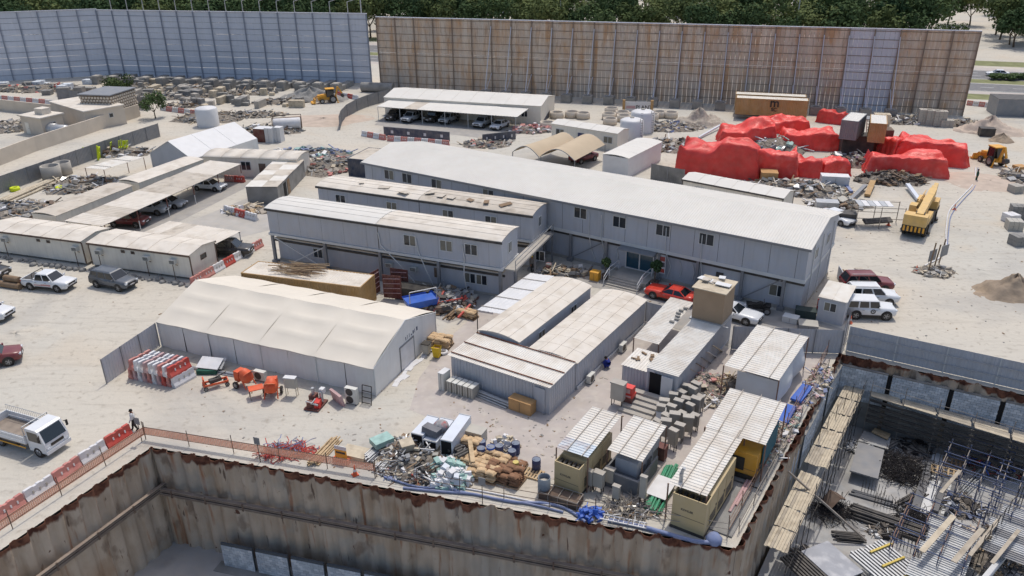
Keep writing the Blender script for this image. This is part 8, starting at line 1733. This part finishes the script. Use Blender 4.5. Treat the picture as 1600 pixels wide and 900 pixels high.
# litter
rb = random.Random(77)
lt = MB()
for k in range(800):
    px, py = rb.choice([(rb.uniform(0,1600),rb.uniform(200,700)),(rb.uniform(300,1000),rb.uniform(560,760)),(rb.uniform(700,900),rb.uniform(600,740)),(rb.uniform(1250,1600),rb.uniform(240,560))]); q = P(px,py)
    d_in = True
    for a, b in ((cor_sw,cor_nw),(cor_nw,cor_se),(cor_se,cor_ne),(cor_ne,EDGE_R)): pass
    if py > 540 and (px > 1150 or py > 690+max(0,(px-240))*.165): continue
    if py > 690 and px < 240: continue
    lt.cm = rb.randrange(4); s = rb.uniform(.03,.13); lt.obox((q.x,q.y,s*.15),s*rb.uniform(1,2.5),s,s*.35,rb.uniform(0,3))
o = obj('ground_litter', lt, [m_rubble,m_concrete,m_oldwood,m_conc_d]); o['kind'] = 'stuff'; tag(o, 'small stones and litter strewn over the sandy yard', 'litter')
# ------------------------------------------------------------------ more of the working clutter on the pit slab
DKM = [m_dsteel, m_rebar, m_rubble_d, m_gbeam, m_tube]
for i, (px,py,rx,ry,h,n,ms,lb) in enumerate([(1350,700,1.6,1.0,.4,90,[m_pale,m_slab,m_plyg],'broken pale plywood pieces on the slab by the timber walkway'),(1430,700,1.2,1.4,.5,90,DKM,'dark steel offcuts behind the black rebar tangle'),(1560,730,2.2,1.6,.8,150,DKM+[m_red,m_blue],'dark formwork pieces below the narrow walkway'),(1385,830,1.4,.8,.4,90,DKM+[m_pale],'dark clamps and offcuts before the pipe bundle'),(1530,860,2.2,2.4,.5,170,DKM+[m_pale,m_wood],'mixed formwork pieces below the blue scaffold'),(1500,790,1.5,1.5,.5,120,DKM+[m_bluet,m_pale],'scaffold clamps and props on the slab'),(1585,860,1.2,2.5,.6,110,[m_wood,m_plank,m_brown,m_gbeam],'timber offcuts beside the white edge beam'),(1265,880,1.0,1.5,.4,80,DKM,'dark scrap below the lower timber walkway')]): heap(lb, P(px,py,SLAB_Z), rx, ry, h, n, ms, (.12,.5), 300+i, 'formwork_scrap', 'formwork scrap', long_=.5)
for i, (a, b, rows, r, m, lb) in enumerate([((1345,720),(1400,690),(6,5),.07,m_tube,'grey tubes lying beside the raised plywood sheet'),((1408,790),(1440,770),(7,5),.06,m_dsteel,'dark tubes right of the black rebar tangle'),((1330,770),(1395,788),(5,),.08,m_gbeam,'grey formwork beams between the plywood sheet and the pipe bundle'),((1505,770),(1540,735),(6,4),.06,m_galv,'bright tubes below the blue scaffold table')]): bundle('tube_bundle', lb, 'tubes', P(*a,SLAB_Z), P(*b,SLAB_Z), rows, r, m, 'tube', .07, 60+i)
scaffold_run('scaffold', 'thin dark scaffold posts standing in the middle of the pit slab', [P(1440,760,SLAB_Z), P(1500,690,SLAB_Z)], SLAB_Z, SLAB_Z+3.2, 1.6, (), m_dsteel); scaffold_run('scaffold', 'thin dark scaffold posts at the right side of the pit slab', [P(1520,900,SLAB_Z), P(1600,790,SLAB_Z)], SLAB_Z, SLAB_Z+3.6, 1.2, (SLAB_Z+2.0,SLAB_Z+3.2), m_dsteel)
for i in range(4):
    mb = MB(); mb.box(0,.28,.06,.22,-3.7,zT-.1); tag(obj('dark_joint_strip', mb, m_dark, None, Vector((cA.x,cA.y,0))+dA*(xs[i+1]-.30), aA), 'dark strip painting the shade in the gap between block panels, %s from the inner corner' % od[i], 'shade strip')  # solid dark boxes; shade of the open gaps put into the colour
scaffold_tower('blue tube scaffold frame at the right edge of the pit slab', P(1640,880,SLAB_Z), R(52), 4, 3, 1.5, 1.4, 2.6, m_bluet, m_tube)
t = thing('steel_decking', 'white ribbed steel decking sheets on the blue scaffold at the right edge', 'decking', P(1590,880,SLAB_Z+2.1), R(52))
for k in range(6): mb = MB(); mb.sheet((k*.95,-.4,rnd(0,.05)), (.9,0,0), (0,2.2+rnd(-.4,.3),0), .22, .06); obj('sheet', mb, m_galv if k % 2 else m_plyg, t)
for k, (a, b, lb) in enumerate([((1515,868),(1560,812),'grey plank across the blue scaffold, right of the pale one'),((1550,880),(1592,828),'weathered plank across the blue scaffold near the edge beam'),((1470,770),(1500,735),'short weathered plank on the blue scaffold table')]): plankobj(lb, P(*a,SLAB_Z+2.6), P(*b,SLAB_Z+2.6), .24, .05, m_plank2)
